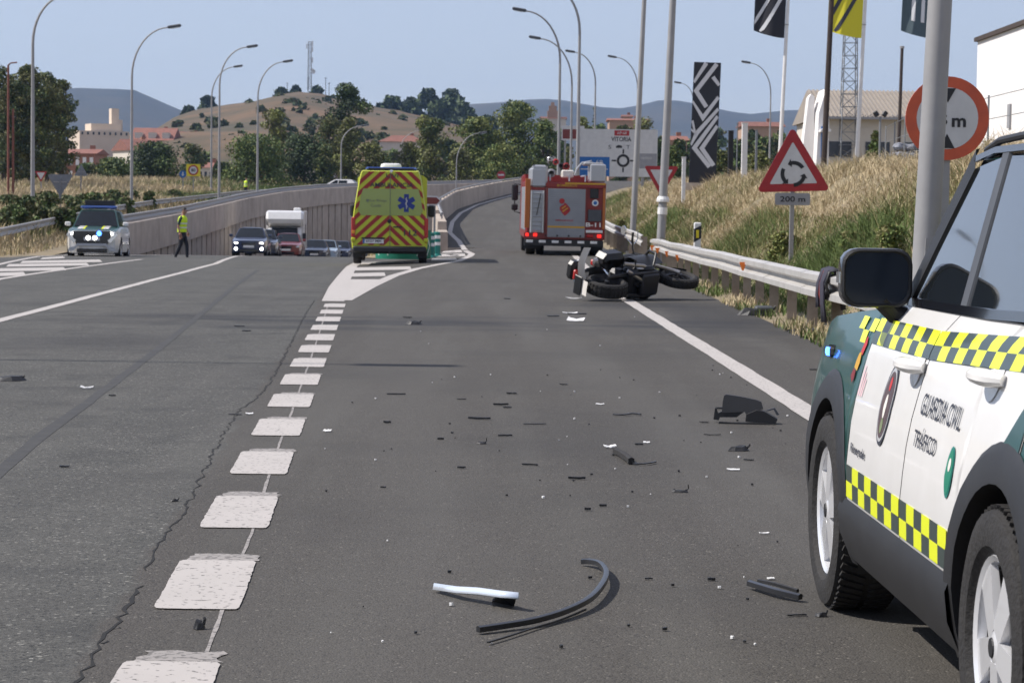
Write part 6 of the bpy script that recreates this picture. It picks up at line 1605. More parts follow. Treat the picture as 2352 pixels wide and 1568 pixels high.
hb = mt('handlebar', 'alloy_dark', lambda m_: m_.tube([(.36, -.40, 1.06), (.40, -.22, 1.07), (.44, -.08, 1.0), (.44, .08, 1.0), (.40, .15, 1.05), (.34, .20, 1.10)], .012, 8))
for s_ in (-1,):
    mt('grip', 'rubber', lambda m_: m_.tube([(.368, s_ * .29, 1.063), (.355, s_ * .42, 1.06)], .018, 8), hb)
    mt('lever', 'chrome', lambda m_: m_.tube([(.42, s_ * .27, 1.06), (.46, s_ * .34, 1.05), (.44, s_ * .44, 1.05)], .008, 6), hb)
    st_ = mt('mirror_stalk', 'chrome', lambda m_: m_.tube([(.39, s_ * .26, 1.07), (.38, s_ * .30, 1.18), (.34, s_ * .36, 1.24)], .007, 6), hb)
    mt('mirror', 'chrome', lambda m_: m_.lathe([(0, 0), (.0, .055), (.018, .055), (.03, .03), (.03, 0)], 'x', c=(.33, s_ * .40, 1.26), n=16), hb)
mt('headlamp', 'bike_black', lambda m_: m_.lathe([(-.10, .0), (-.09, .06), (-.02, .088), (.04, .09), (.04, 0)], 'x', c=(.58, 0, .90), n=20)); mt('headlamp_lens', 'head_lens', lambda m_: m_.lathe([(.043, .08), (.055, .04), (.058, 0)], 'x', c=(.58, 0, .90), n=20))
mt('front_mudguard', 'bike_black', lambda m_: m_.grid([[Vector((.74 + .335 * math.cos(R(a)), y, .30 + .335 * math.sin(R(a)))) for y in (-.065, 0, .065)] for a in range(30, 160, 14)]))
mt('top_box', 'bike_black', lambda m_: m_.rbox((-.78, -.05, .98), (.24, .22, .16), .04), sharp=30); mt('box_highlight', 'reflect', lambda m_: m_.box((-.74, -.165, .96), (.07, .012, .03)), sharp=30)  # small pale plate paints the highlight on the black box
mt('side_lamp', 'red_light' if False else 'red_lens', lambda m_: m_.rbox((-.52, -.14, .88), (.05, .07, .10), .015), sharp=30)
mt('chain', 'alloy_dark', lambda m_: m_.tube([(-.70, .095, .37), (.0, .10, .45), (.03, .10, .40), (-.68, .095, .26)], .012, 5))
for s_ in (-1,): mt('crash_bar', 'engine', lambda m_: m_.tube([(.30, s_ * .10, .80), (.34, s_ * .30, .62), (.28, s_ * .32, .40), (.16, s_ * .12, .30)], .018, 8))
for s_ in (-1, 1): mt('under_rail', 'alloy_dark', lambda m_: m_.tube([(.34, s_ * .10, .50), (.26, s_ * .13, .27), (-.02, s_ * .14, .23), (-.26, s_ * .12, .30)], .020, 8))
mt('header_pipe', 'exhaust', lambda m_: (m_.tube([(.24, .06, .58), (.36, .06, .44), (.26, .05, .26), (-.05, -.04, .22), (-.30, -.16, .34)], .024, 8), m_.tube([(.24, -.06, .58), (.38, -.06, .44), (.28, -.06, .27), (.0, -.10, .24)], .024, 8)))
mt('torn_mudguard', 'cream_plastic', lambda m_: m_.grid([[Vector((-1.06 + du - .07 * math.sin(math.pi * t / 6), -.06 - .38 * t / 6, .50 + .03 * math.cos(du * 20))) for du in (0, .05, .10)] for t in range(7)]))
mt('side_case', 'bike_black', lambda m_: m_.rbox((-.46, -.25, .60), (.42, .18, .30), .06), sharp=30)
for s_ in (-1, 1): mt('side_fairing', 'bike_black', lambda m_: m_.grid([[Vector((x, s_ * (.20 + .05 * math.sin(math.pi * u / 5) - .05 * (x - .2) ** 2), lerp(.36, .80, u / 5) + .1 * (x - .2))) for u in range(6)] for x in (-.05, .08, .2, .32, .44)]))
mt('skid_plate', 'alloy_dark', lambda m_: m_.rbox((.08, 0, .22), (.34, .26, .05), .02), sharp=30)
mt('wind_deflector', 'bike_black', lambda m_: m_.rbox((.56, 0, 1.06), (.06, .30, .26), .03, Matrix.Rotation(-.5, 3, 'Y')), sharp=30)
for s_ in (-1,): mt('foot_peg', 'alloy_dark', lambda m_: m_.tube([(-.12, s_ * .15, .38), (-.14, s_ * .28, .37)], .014, 6))
rotm = Matrix.Rotation(R(38), 4, 'Z') @ Matrix.Rotation(R(-4), 4, 'Y') @ Matrix.Rotation(R(-74), 4, 'X') @ Matrix.Scale(1.05, 4) @ Matrix.Scale(1.3, 4, (0, 1, 0))
B.matrix_world = rotm; bpy.context.view_layer.update()
mn = min((o.matrix_world @ v.co).z for o in [q for q in B.children_recursive if q.type == 'MESH'] for v in o.data.vertices)
B.location = (2.24, 35.9, -mn + .004)

# ================================================================== things on the guard rail and ground near it
T = thing('jacket', 'dark torn motorcycle jacket with a red stripe hanging over the guard rail', 'jacket', (3.60, 26.0, .02))
def drape(name, mat, x0, w_, zend, zback, sway, par=T, th=.02):
    path = [(-.085 + sway * .5, zend), (-.10 + sway * .3, (zend + .6) / 2), (-.095, .60), (-.06, .735), (.02, .755), (.09, .70), (.12, (zback + .6) / 2), (.13, zback)]
    rows = []
    for i, (x, z) in enumerate(path):
        t = i / (len(path) - 1); rows.append([Vector((x - .015 * math.sin(k * 2.1 + i), x0 + (k / 4 - .5) * w_ * (1 - .35 * abs(2 * t - 1) ** 2) + sway * (1 - t) * .4, z + .01 * math.sin(k + i))) for k in range(5)])
    mb = MB(); mb.grid(rows); o = mb.build(name, mat, par, smooth=True, sharp=80); md = o.modifiers.new('th', 'SOLIDIFY'); md.thickness = th; return o
drape('sleeve', 'cloth_dark', .10, .26, .32, .45, -.02); drape('body_panel', 'cloth_dark', -.22, .42, .16, .30, .05); drape('red_stripe', 'cloth_red', -.06, .10, .34, .5, .0, th=.012); drape('strap', 'plastic_black', -.48, .06, .42, .5, .12, th=.012)

# ================================================================== debris
def debris(name, label, px, py, pts, th, mat, cat='debris', rz=0.0, tilt=(0, 0), lift=0.0, bend=0.0, group=None, smooth=False):
    """outline pts in metres (x right, y away), built as a thin bent plate lying on the road"""
    p = hit(px, py); mb = MB(); n = len(pts)
    V = [Vector((a, b, bend * a * a + random.uniform(0, .002))) for a, b in pts]; V2 = [v + Vector((0, 0, th)) for v in V]
    mb.add(V + V2, [tuple(range(n))[::-1], tuple(range(n, 2 * n))] + [(i, (i + 1) % n, n + (i + 1) % n, n + i) for i in range(n)])
    o = mb.build(name, mat, None, smooth=smooth); o.rotation_euler = (R(tilt[0]), R(tilt[1]), rz)
    mz = min((o.rotation_euler.to_matrix() @ v.co).z for v in o.data.vertices); o.location = (p.x, p.y, p.z - mz + .003 + lift); return tag(o, label, cat, group)
def blob(L_, W_, n=7, j=.3): return [(L_ / 2 * math.cos(2 * math.pi * k / n) * random.uniform(1 - j, 1), W_ / 2 * math.sin(2 * math.pi * k / n) * random.uniform(1 - j, 1)) for k in range(n)]
def sliver(L_, W_, n=6):
    top_ = [(-L_ / 2 + L_ * k / n, W_ / 2 * random.uniform(.4, 1)) for k in range(n + 1)]; bot = [(L_ / 2 - L_ * k / n, -W_ / 2 * random.uniform(.4, 1)) for k in range(n + 1)]; return top_ + bot
# big fairing piece
p = hit(1712, 972); T = thing('fairing_panel', 'large broken black fairing panel standing upright on the lane beside the edge line', 'debris', p, R(-6))
def slab(name, prof, d0, mat='plastic_black', par=None, y=0.0, lean=.0):
    mb = MB(); n = len(prof); V = [Vector((a, y + lean * b, b)) for a, b in prof] + [Vector((a, y + d0 + lean * b * .7, b)) for a, b in prof]
    mb.add(V, [tuple(range(n)), tuple(range(2 * n - 1, n - 1, -1))] + [(i, n + i, n + (i + 1) % n, (i + 1) % n) for i in range(n)]); return mb.build(name, mat, par or T, recalc=True)
u = 1 / (1.0884 * 5.228 * 346.0)
Q = lambda L_: [((a - 860) * u, (520 - b) * u) for a, b in L_]
slab('shell', Q([(548, 390), (558, 250), (572, 170), (600, 152), (780, 175), (1000, 215), (1065, 240), (1090, 330), (1010, 350), (880, 430), (850, 372), (700, 380)]), .05, lean=.25)
slab('side_flap', Q([(860, 490), (870, 400), (1000, 340), (1100, 350), (1280, 450), (1250, 515), (1040, 500)]), .10, y=-.04)
slab('bracket', Q([(440, 480), (460, 330), (478, 330), (500, 400), (548, 372), (840, 372), (745, 445), (525, 450), (510, 490)]), .04, y=.02)
slab('hinge_arm', Q([(1120, 350), (1240, 310), (1300, 400), (1270, 410), (1225, 335), (1150, 358)]), .02, 'plastic_grey', y=.03)
slab('lower_strip', Q([(500, 545), (520, 492), (660, 500), (1080, 500), (1250, 514), (1250, 524), (560, 535)]), .03, y=-.07)
# chrome strip with its black foot
p = hit(1120, 1378); T = thing('chrome_trim', 'bright chrome trim blade resting on a black clip on the lane', 'debris', p)
pl = [Vector((-.20, .30, .035)), Vector((-.13, .26, .042)), Vector((-.04, .20, .050)), Vector((.03, .13, .056)), Vector((.085, .06, .060))]
pxs = [(997, 1345, .02), (1050, 1352, .035), (1100, 1355, .045), (1150, 1362, .05), (1192, 1366, .055)]
pl = []
for a, b, z in pxs:
    d_ = ray(a, b); t = (z - CAMH) / d_.z; pl.append(CP + d_ * t - Vector(p))
rows = []
for i, q in enumerate(pl):
    w_ = (.040, .050, .056, .052, .03)[i]; rows.append([q + Vector((0, -w_ * .5, -.012)), q + Vector((0, -w_ * .1, .006)), q + Vector((0, w_ * .5, .0))])
mb = MB(); mb.grid(rows, flip=False); o = mb.build('blade', 'blade_white', T, smooth=True, sharp=80); md = o.modifiers.new('t', 'SOLIDIFY'); md.thickness = .006
q0 = hit(1132, 1392) - p; mb = MB(); mb.add([q0, q0 + Vector((.075, .01, 0)), pl[4] + Vector((-.01, 0, -.01)), pl[3] + Vector((.0, 0, -.01)), q0 + Vector((-.004, .005, .016))], [(0, 1, 2, 3, 4)]); o = mb.build('clip', 'plastic_black', T); md = o.modifiers.new('t', 'SOLIDIFY'); md.thickness = .014
# long bent strip
def strip_debris(name, label, px, w_, h_, mats, tz=0.0, zs=None):
    P = [hit(*q) for q in px]; o_ = P[0].copy(); rows = []
    P = [q - o_ for q in P]; n = len(P)
    Pz = []
    for i in range(n):
        Pz.append(P[i] + Vector((0, 0, (zs[i] if zs else .004))))
    # smooth
    S_ = []
    for i in range(n - 1):
        for k in range(6):
            t = k / 6; p0, p1, p2, p3 = Pz[max(0, i - 1)], Pz[i], Pz[i + 1], Pz[min(n - 1, i + 2)]
            S_.append(.5 * ((2 * p1) + (p2 - p0) * t + (2 * p0 - 5 * p1 + 4 * p2 - p3) * t * t + (3 * p1 - p0 - 3 * p2 + p3) * t ** 3))
    S_.append(Pz[-1]); mb = MB(); mb.sweep(S_, [(-w_ / 2, 0), (w_ / 2, 0), (w_ / 2, h_ * .8), (0, h_), (-w_ / 2, h_ * .8)]); o = mb.build(name, mats, None, smooth=True, sharp=50); o.location = o_ + Vector((0, 0, .003)); return tag(o, label, 'debris')
D('strip_grey', c=(.020, .021, .024), r=.30, spec=.6)
strip_debris('trim_strip', 'long bent black trim strip curving over the foreground asphalt', [(1098, 1456), (1160, 1448), (1230, 1438), (1300, 1420), (1355, 1395), (1385, 1362), (1392, 1335), (1378, 1312), (1355, 1302), (1338, 1299)], .020, .022, 'strip_grey', zs=[.004, .006, .010, .016, .022, .026, .024, .018, .010, .005])
strip_debris('trim_stick', 'thin straight black stick lying under the bent trim strip', [(1120, 1481), (1170, 1466), (1230, 1446), (1290, 1428), (1345, 1405)], .007, .006, 'plastic_black')
strip_debris('trim_strip', 'short grey double trim strip lying beside the front wheel of the patrol car', [(1722, 1352), (1750, 1362), (1790, 1374), (1838, 1382)], .026, .022, 'strip_grey', zs=[.01, .012, .012, .006])
strip_debris('trim_strip', 'thin black strip lying just behind the grey double trim strip', [(1742, 1346), (1780, 1356), (1832, 1368)], .012, .014, 'plastic_black', zs=[.012, .016, .010])
strip_debris('cable_piece', 'stubby black rubber grip lying on the lane', [(1414, 1043), (1428, 1050), (1442, 1060), (1450, 1067)], .034, .034, 'rubber')
strip_debris('cable_piece', 'thin frayed cable trailing from the black rubber grip', [(1448, 1066), (1470, 1069), (1492, 1067), (1506, 1064)], .010, .008, 'strip_grey')
strip_debris('hose_piece', 'thin grey cable fragment lying beside a pale chip on the lane', [(1408, 955), (1430, 956), (1452, 953), (1472, 955)], .010, .010, 'strip_grey')
# medium fragments
MEDIUM = [(1697, 1035, .17, .10, .035, 'twisted black bracket fragment on the lane below the big fairing panel'), (1560, 1130, .11, .06, .02, 'black clip with an upright pin on the lane'), (1106, 1019, .075, .06, .018, 'black clip fragment with a bent upright tab on the lane'),
          (950, 745, .22, .17, .05, 'rounded black fragment on the dark oily band'), (20, 874, .30, .20, .04, 'dark flat panel fragment lying on the far left lane'), (457, 1444, .045, .045, .035, 'small round black cap beside the worn lane dashes'), (400, 1151, .055, .03, .015, 'small black block lying left of the cracked joint'),
          (1738, 724, .62, .25, .12, 'black broken plastic casing lying at the foot of the guard rail'), (1842, 762, .50, .12, .03, 'torn black rubber strip lying in the verge beneath the guard rail'), (1886, 1415, .055, .045, .02, 'black ring shaped fragment behind the front wheel of the patrol car')]
for px, py, L_, W_, h_, lb in MEDIUM:
    p = hit(px, py); T = thing('fragment', lb, 'debris', p, random.uniform(-.3, .3))
    mb = MB(); b_ = blob(L_, W_, 9, .35); n = 9; mb.add([Vector((a, b, .002)) for a, b in b_] + [Vector((a * .72, b * .6, h_ * random.uniform(.5, 1))) for a, b in b_], [tuple(range(9, 18))] + [(i, (i + 1) % 9, 9 + (i + 1) % 9, 9 + i) for i in range(9)]); mb.build('main_piece', 'plastic_black', T)
    mb = MB(); mb.tube([Vector((L_ * .3, 0, h_ * .5)), Vector((L_ * .42, .01, h_ * .9)), Vector((L_ * .40, .0, h_ * (2.0 if 'upright' in lb else 1.05)))], [h_ * .22, h_ * .16, h_ * .14], 6); mb.build('tab', 'plastic_black', T)
    if L_ > .4: mb = MB(); mb.rbox((L_ * .15, -.03, h_ * .8), (L_ * .4, .1, h_ * .5), .015, Matrix.Rotation(.3, 3, 'X')); mb.build('cover', 'blue_lens' if False else 'plastic_grey', T)
# white / shiny shards
WH = [(752, 992, .05, .035, 'small white shard with a black rim right of the lane dashes'), (1401, 1029, .075, .05, 'bright white curved shard lying beside the rubber grip'), (1323, 738, .22, .16, 'pale blue white panel shard on the dark oily band'), (1309, 721, .20, .06, 'thin pale shard next to the pale blue panel shard'), (1770, 1331, .028, .02, 'tiny bright white chip beside the double trim strip'), (1485, 1018, .04, .025, 'small white chip near the bright curved shard'), (1318, 687, .26, .035, 'pale strip lying on the lane left of the motorcycle'), (200, 893, .10, .04, 'pale bent sliver lying on the far left lane'), (1684, 1081, .07, .02, 'pale tipped dark sliver on the lane'), (573, 952, .05, .03, 'white chip lying between the cracked joint and the lane dashes'), (1378, 930, .06, .025, 'cream coloured chip lying on the lane'), (1755, 1227, .045, .012, 'cream coloured sliver lying on the lane near the front tyre')]
for px, py, L_, W_, lb in WH: debris('shard', lb, px, py, sliver(L_, W_), .004, 'white_paint', rz=random.uniform(-.3, .3), bend=random.uniform(.5, 2.0) / max(L_, .08) * .3, tilt=(random.uniform(8, 22), 0))
# thin black slivers
BL = [(910, 907, .14, .02), (1175, 905, .08, .05), (1150, 931, .11, .04), (1165, 937, .06, .025), (1101, 963, .15, .03), (1228, 975, .15, .02), (1160, 1002, .09, .02), (1217, 1069, .09, .02), (1325, 1101, .09, .022), (1060, 1076, .045, .02), (1636, 1000, .11, .02), (1617, 971, .06, .035), (1830, 1415, .07, .018), (1490, 1331, .03, .012), (1634, 1334, .03, .012), (1720, 1058, .06, .018), (1468, 1022, .05, .02), (1660, 940, .1, .02), (258, 910, .05, .03), (148, 1073, .05, .03), (550, 750, .12, .05), (567, 761, .10, .05), (1325, 722, .26, .05), (1877, 850, .14, .04), (1060, 918, .07, .015), (936, 730, .1, .08), (540, 953, .09, .02), (1385, 1164, .035, .012), (1350, 1173, .03, .015), (880, 1121, .03, .01), (1295, 884, .06, .04), (1165, 687, .1, .05), (1270, 727, .16, .07), (890, 972, .05, .02), (1012, 1010, .04, .015)]
for px, py, L_, W_ in BL: debris('sliver', 'small thin black plastic sliver scattered on the asphalt', px, py, sliver(L_, W_), random.uniform(.004, .012), 'plastic_black', rz=random.uniform(-.35, .35), bend=random.uniform(.1, .6), tilt=(random.uniform(-6, 10), 0), group='black slivers scattered on the road')
for i in range(100):      # crumbs
    px, py = random.uniform(740, 1840), random.choice((random.uniform(850, 1150), random.uniform(700, 1500))); p = hit(px, py)
    if p.x > 2.0 and p.y > 15: continue
    s_ = random.uniform(.008, .022); wh = random.random() < .4
    debris('crumb', 'tiny pale crumb of broken plastic on the asphalt' if wh else 'tiny black crumb of broken plastic on the asphalt', px, py, blob(s_, s_ * .8, 5), s_ * .45, 'white_paint' if wh else 'plastic_black', group='pale crumbs on the road' if wh else 'black crumbs on the road', rz=random.uniform(0, 3))
# ================================================================== buildings behind
def bld(name, label, cat, px0, px1, ptop, Y, depth, wall, zbase=None, eaves=None, roof=None, ridge=None, yaw=0.0, rows=0, cols=0, win='win_dark', side_cols=0, group=None, over=.35, hip=False):
    """box whose front spans pixels px0..px1 at distance Y; eaves and ridge pixel rows"""
    a, b = at(px0, ptop, Y), at(px1, ptop, Y); W_ = b.x - a.x; zb = gz((a.x + b.x) / 2, Y) - .4 if zbase is None else zbase
    T = thing(name, label, cat, ((a.x + b.x) / 2, Y + depth / 2, zb), R(yaw), group)
    H_ = a.z - zb; mb = MB(); mb.box((0, 0, H_ / 2), (W_, depth, H_)); wo = mb.build('wall', wall, T)
    if roof:
        hr = at(px0, ridge, Y).z - a.z; w2, d2 = W_ / 2 + over, depth / 2 + over; mb = MB()
        k = w2 * .55 if hip else 0
        mb.add([(-w2, -d2, H_), (w2, -d2, H_), (w2, d2, H_), (-w2, d2, H_), (-w2 + k, 0, H_ + hr), (w2 - k, 0, H_ + hr)], [(0, 1, 5, 4), (2, 3, 4, 5), (1, 2, 5), (3, 0, 4), (0, 3, 2, 1)]); ro = mb.build('roof', roof, T)
        mb = MB(); mb.box((W_ * .22, depth * .1, H_ + hr * .9), (.7, .7, 1.3)); mb.build('chimney', 'brick_wall', ro)
    for r_ in range(rows):
        for c_ in range(cols):
            x = -W_ / 2 + W_ * (c_ + .5) / cols; z = H_ * (1 - (r_ + .55) / (rows + .3)); w_, h_ = min(1.4, W_ / cols * .5), min(1.5, H_ / (rows + .3) * .55)
            mb = MB(); mb.box((x, -depth / 2 - .01, z), (w_, .06, h_)); wn = mb.build('window', win, T)
            mb = MB(); mb.box((x, -depth / 2 - .08, z - h_ / 2 - .05), (w_ + .2, .2, .08)); mb.build('sill', 'cream_wall', wn)
    return T, W_, H_
T, W_, H_ = bld('silo_building', 'tall pale grain silo building with stepped top beyond the dark tree', 'building', 160, 276, 300, 450, 9, 'beige_wall', yaw=24)
for x, w_, d_, h_ in ((.8, 6, 5, 1.5), (3.0, 1.5, 2, 4.6), (3.9, 1.2, 1.8, 2.4)): mb = MB(); mb.box((x, 0, H_ + h_ / 2), (w_, d_, h_)); mb.build('roof_tower', 'beige_wall', T)
for k in range(9): mb = MB(); mb.box((-W_ / 2 + W_ * (k + .5) / 9, -4.52, H_ - .5), (.35, .1, .55)); mb.build('vent', 'win_dark', T)
for k in range(3): mb = MB(); mb.box((W_ / 2 + .02, -2.6 + k * 2.4, H_ * .55), (.06, .8, 1.4)); mb.build('window', 'win_dark', T)
bld('brick_house', 'brick apartment house with orange tiled roof below the silo building', 'house', 138, 218, 352, 330, 10, 'brick_wall', roof='roof_tile', ridge=340, rows=2, cols=5, win='white_paint')
bld('barn', 'grey gabled barn beside the silo building', 'house', 268, 345, 345, 400, 9, 'cream_wall', roof='roof_tile', ridge=318, yaw=30)
for px0, px1, e, r_, Y, lb in ((300, 395, 322, 291, 520, 'long red tiled terrace roof at the foot of the brown hill, nearer the silo'), (378, 462, 330, 300, 540, 'red tiled terrace with dormers at the foot of the brown hill')):
    T, W_, H_ = bld('terrace_house', lb, 'house', px0, px1, e, Y, 14, 'brick_wall', roof='roof_tile', ridge=r_, rows=1, cols=5, hip=False)
    for k in range(3): mb = MB(); mb.box((-W_ / 3 + k * W_ / 3, -5.0, H_ + 1.0), (1.6, 2.4, 1.6)); mb.build('dormer', 'cream_wall', T)
for px0, px1, e, r_, Y, lb in ((872, 972, 325, 309, 480, 'low house with wide red hip roof above the ambulance'), (700, 765, 345, 322, 420, 'small house with red gable roof among the dark trees'), (455, 490, 385, 372, 330, 'little red roofed shed behind the yellow speed sign'), (222, 250, 392, 380, 320, 'little orange roofed shed beside the brick house')):
    bld('village_house', lb, 'house', px0, px1, e, Y, 9, 'cream_wall', roof='roof_tile', ridge=r_, rows=1, cols=3, hip=True)
T, W_, H_ = bld('church', 'distant church with red roof and stone bell tower on the skyline', 'church', 1244, 1300, 272, 640, 12, 'cream_wall', roof='roof_tile', ridge=266, rows=1, cols=3)
hx = at(1270, 240, 640).x - T.location.x
for z0, z1, w_ in ((0, H_ + 2.2, 3.0), (H_ + 2.2, H_ + 3.6, 2.2), (H_ + 3.6, H_ + 4.6, 1.0)): mb = MB(); mb.box((hx, -3, (z0 + z1) / 2), (w_, w_, z1 - z0)); mb.build('bell_tower', 'stone_tower', T)
for px0, px1, e, r_, Y, lb in ((1708, 1800, 290, 277, 360, 'long apartment row with red roof between totem and white pavilion'), (1530, 1578, 322, 310, 330, 'small ochre roofed house behind the lamp post with the white band'), (1400, 1490, 276, 270, 420, 'low brown roofed house above the destination board'), (1432, 1452, 268, 262, 560, 'tiny white house on the slope above the destination board')):
    bld('village_house', lb, 'house', px0, px1, e, Y, 9, 'stone_tower', roof='roof_tile', ridge=r_, rows=2, cols=6, hip=False)
# white pavilion with two pointed fins
pv0, pv1 = at(1836, 300, 135), at(1893, 300, 135); zg = gz(pv0.x, 135) - .3
T = thing('white_pavilion', 'white showroom pavilion with two pointed fins behind the warning sign', 'building', (pv0.x, 135, zg)); u = FPX / 135
tx = lambda px: (px - 1836) / u; tz = lambda py: at(1860, py, 135).z - zg
for nm, poly, y0, d_ in (('fin', [(1836, 345), (1856, 225), (1862, 216), (1869, 222), (1872, 345)], 0, 1.2), ('fin', [(1866, 345), (1872, 262), (1886, 210), (1889, 206), (1894, 215), (1897, 345)], -1.6, 3.4), ('porch', [(1872, 302), (1884, 296), (1896, 300), (1896, 305), (1872, 306)], -2.4, .8)):
    mb = MB(); mb.prism([(tx(a), tz(b) if b < 345 else 0) for a, b in poly], d_, o=(0, y0, 0), ax='y'); mb.build(nm, 'bld_white', T, recalc=True)
mb = MB(); mb.box((tx(1880), -1.63, tz(328)), (.12, .05, 1.8)); mb.build('door', 'sign_blue', T)
# corrugated warehouse: ribs as parts of its roof
a, b = at(1889, 200, 150), at(2330, 190, 150); zg = gz(a.x, 150) - .3; ze = at(1990, 270, 150).z
T = thing('warehouse', 'long warehouse with grey brown corrugated roof behind the height limit sign', 'warehouse', ((a.x + b.x) / 2, 158, zg)); W_ = b.x - a.x; He = ze - zg; Hr = a.z - zg + .2
mb = MB(); mb.box((0, 0, He / 2), (W_ - .6, 15, He)); mb.build('wall', 'cream_wall', T)
mb = MB(); mb.add([(-W_ / 2, -8, He), (W_ / 2, -8, He), (W_ / 2, 0, Hr), (-W_ / 2, 0, Hr), (W_ / 2, 8, He), (-W_ / 2, 8, He)], [(0, 1, 2, 3), (3, 2, 4, 5), (1, 4, 2), (0, 3, 5)]); rf = mb.build('roof', 'roof_grey', T)
nrib = 44
for k in range(nrib):
    x = -W_ / 2 + W_ * (k + .5) / nrib; mb = MB(); mb.sweep([(x, -8.02, He + .02), (x, -.05, Hr + .02)], [(-.06, 0), (.06, 0), (.04, .06), (-.04, .06)]); mb.build('roof_rib', 'roof_grey', rf)
for k in range(5): mb = MB(); mb.box((-W_ / 2 + W_ * (k + .5) / 5, -7.53, He * .55), (1.6, .08, 1.0)); mb.build('window', 'win_dark', T)
mb = MB(); mb.box((0, -8.1, He - .05), (W_ + .1, .18, .16)); mb.build('gutter', 'galv', T)
# big white building at right
T = thing('white_hall', 'large white industrial hall with dark roof edge at the right', 'building', (14.5, 65, gz(16, 66) - .3)); zr_ = at(2240, 95, 72).z - T.location.z
mb = MB(); mb.box((12, 3.6, zr_ / 2), (24, 7.2, zr_)); mb.build('wall', 'bld_white', T)
mb = MB(); mb.box((12, 3.6, zr_ + .06), (24.2, 7.4, .13)); mb.build('roof_edge', 'wood_pole', T)
for k in range(0): mb = MB(); mb.box((-.005, .6 + k * 1.2, zr_ * .5), (.03, .02, zr_ - .1)); mb.build('panel_joint', 'sign_grey', T)
mb = MB(); mb.box((.9, -.12, zr_ * .62), (1.2, .24, 2.2)); so = mb.build('sign_box', 'sign_black', T); mb = MB(); mb.box((.95, -.25, zr_ * .62), (.9, .02, 1.8)); mb.build('sign_face', 'sign_white', so)
mb = MB(); mb.box((-.03, 2.2, 1.9), (.06, .35, .7)); mb.build('meter_cabinet', 'sign_grey', T)
mb = MB(); mb.rbox((-.45, 7.0, zr_ - 1.9), (.5, .28, .24), .05); mb.build('flood_lamp', 'white_paint', T)
# parked cars and hedge by the warehouse
p = at(2082, 328, 62); T = thing('stone_pile', 'heap of grey blue stones on the bank in front of the warehouse', 'stones', (p.x, 62, gz(p.x, 62) - .05)); D('stone', c=(.26, .27, .30), r=.9, c2=(.15, .16, .19), ns=6, amt=.5, rnd=.25)
rs = random.Random(5)
for k in range(26):
    lv = k // 10; x = rs.uniform(-.5, .5) * (1 - lv * .25); r_ = rs.uniform(.09, .16); mb = MB(); rows = []
    for q in range(5):
        ph = math.pi * q / 4; rows.append([Vector((r_ * 1.2 * math.sin(ph) * math.cos(a) * rs.uniform(.85, 1.1), r_ * math.sin(ph) * math.sin(a) * rs.uniform(.85, 1.1), r_ * .8 * math.cos(ph))) for a in np.linspace(0, 2 * math.pi, 8)[:-1]])
    mb.grid([r + [r[0]] for r in rows]); mb.build('stone', 'stone', T, loc=(x, rs.uniform(-.2, .2), .12 + lv * .24 + rs.uniform(0, .06)))

# ================================================================== vegetation
def leaf_cloud(C, Rr, n, size, rng, flat=.75, shell=.45):
    """n leaf quads in clumps C (k,3) of radius Rr (k,): returns V, F, clump index"""
    k = len(C); w = np.array(Rr) ** 2; ci = rng.choice(k, n, p=w / w.sum())
    d = rng.normal(size=(n, 3)); d /= np.linalg.norm(d, axis=1)[:, None]
    rad = shell + (1 - shell) * rng.random(n) ** .6
    P = C[ci] + d * (np.array(Rr)[ci] * rad)[:, None] * np.array([1, 1, flat])
    nrm = d * .6 + rng.normal(size=(n, 3)) * .6; nrm /= np.linalg.norm(nrm, axis=1)[:, None]
    a = np.cross(nrm, rng.normal(size=(n, 3))); a /= np.linalg.norm(a, axis=1)[:, None]; b = np.cross(nrm, a)
    s = size * rng.uniform(.6, 1.35, n); a *= s[:, None]; b *= (s * rng.uniform(.45, .8, n))[:, None]
    V = np.stack([P - a * .9, P - b, P + a, P + b], 1).reshape(-1, 3); F = np.arange(4 * n).reshape(n, 4)
    return V, F, ci
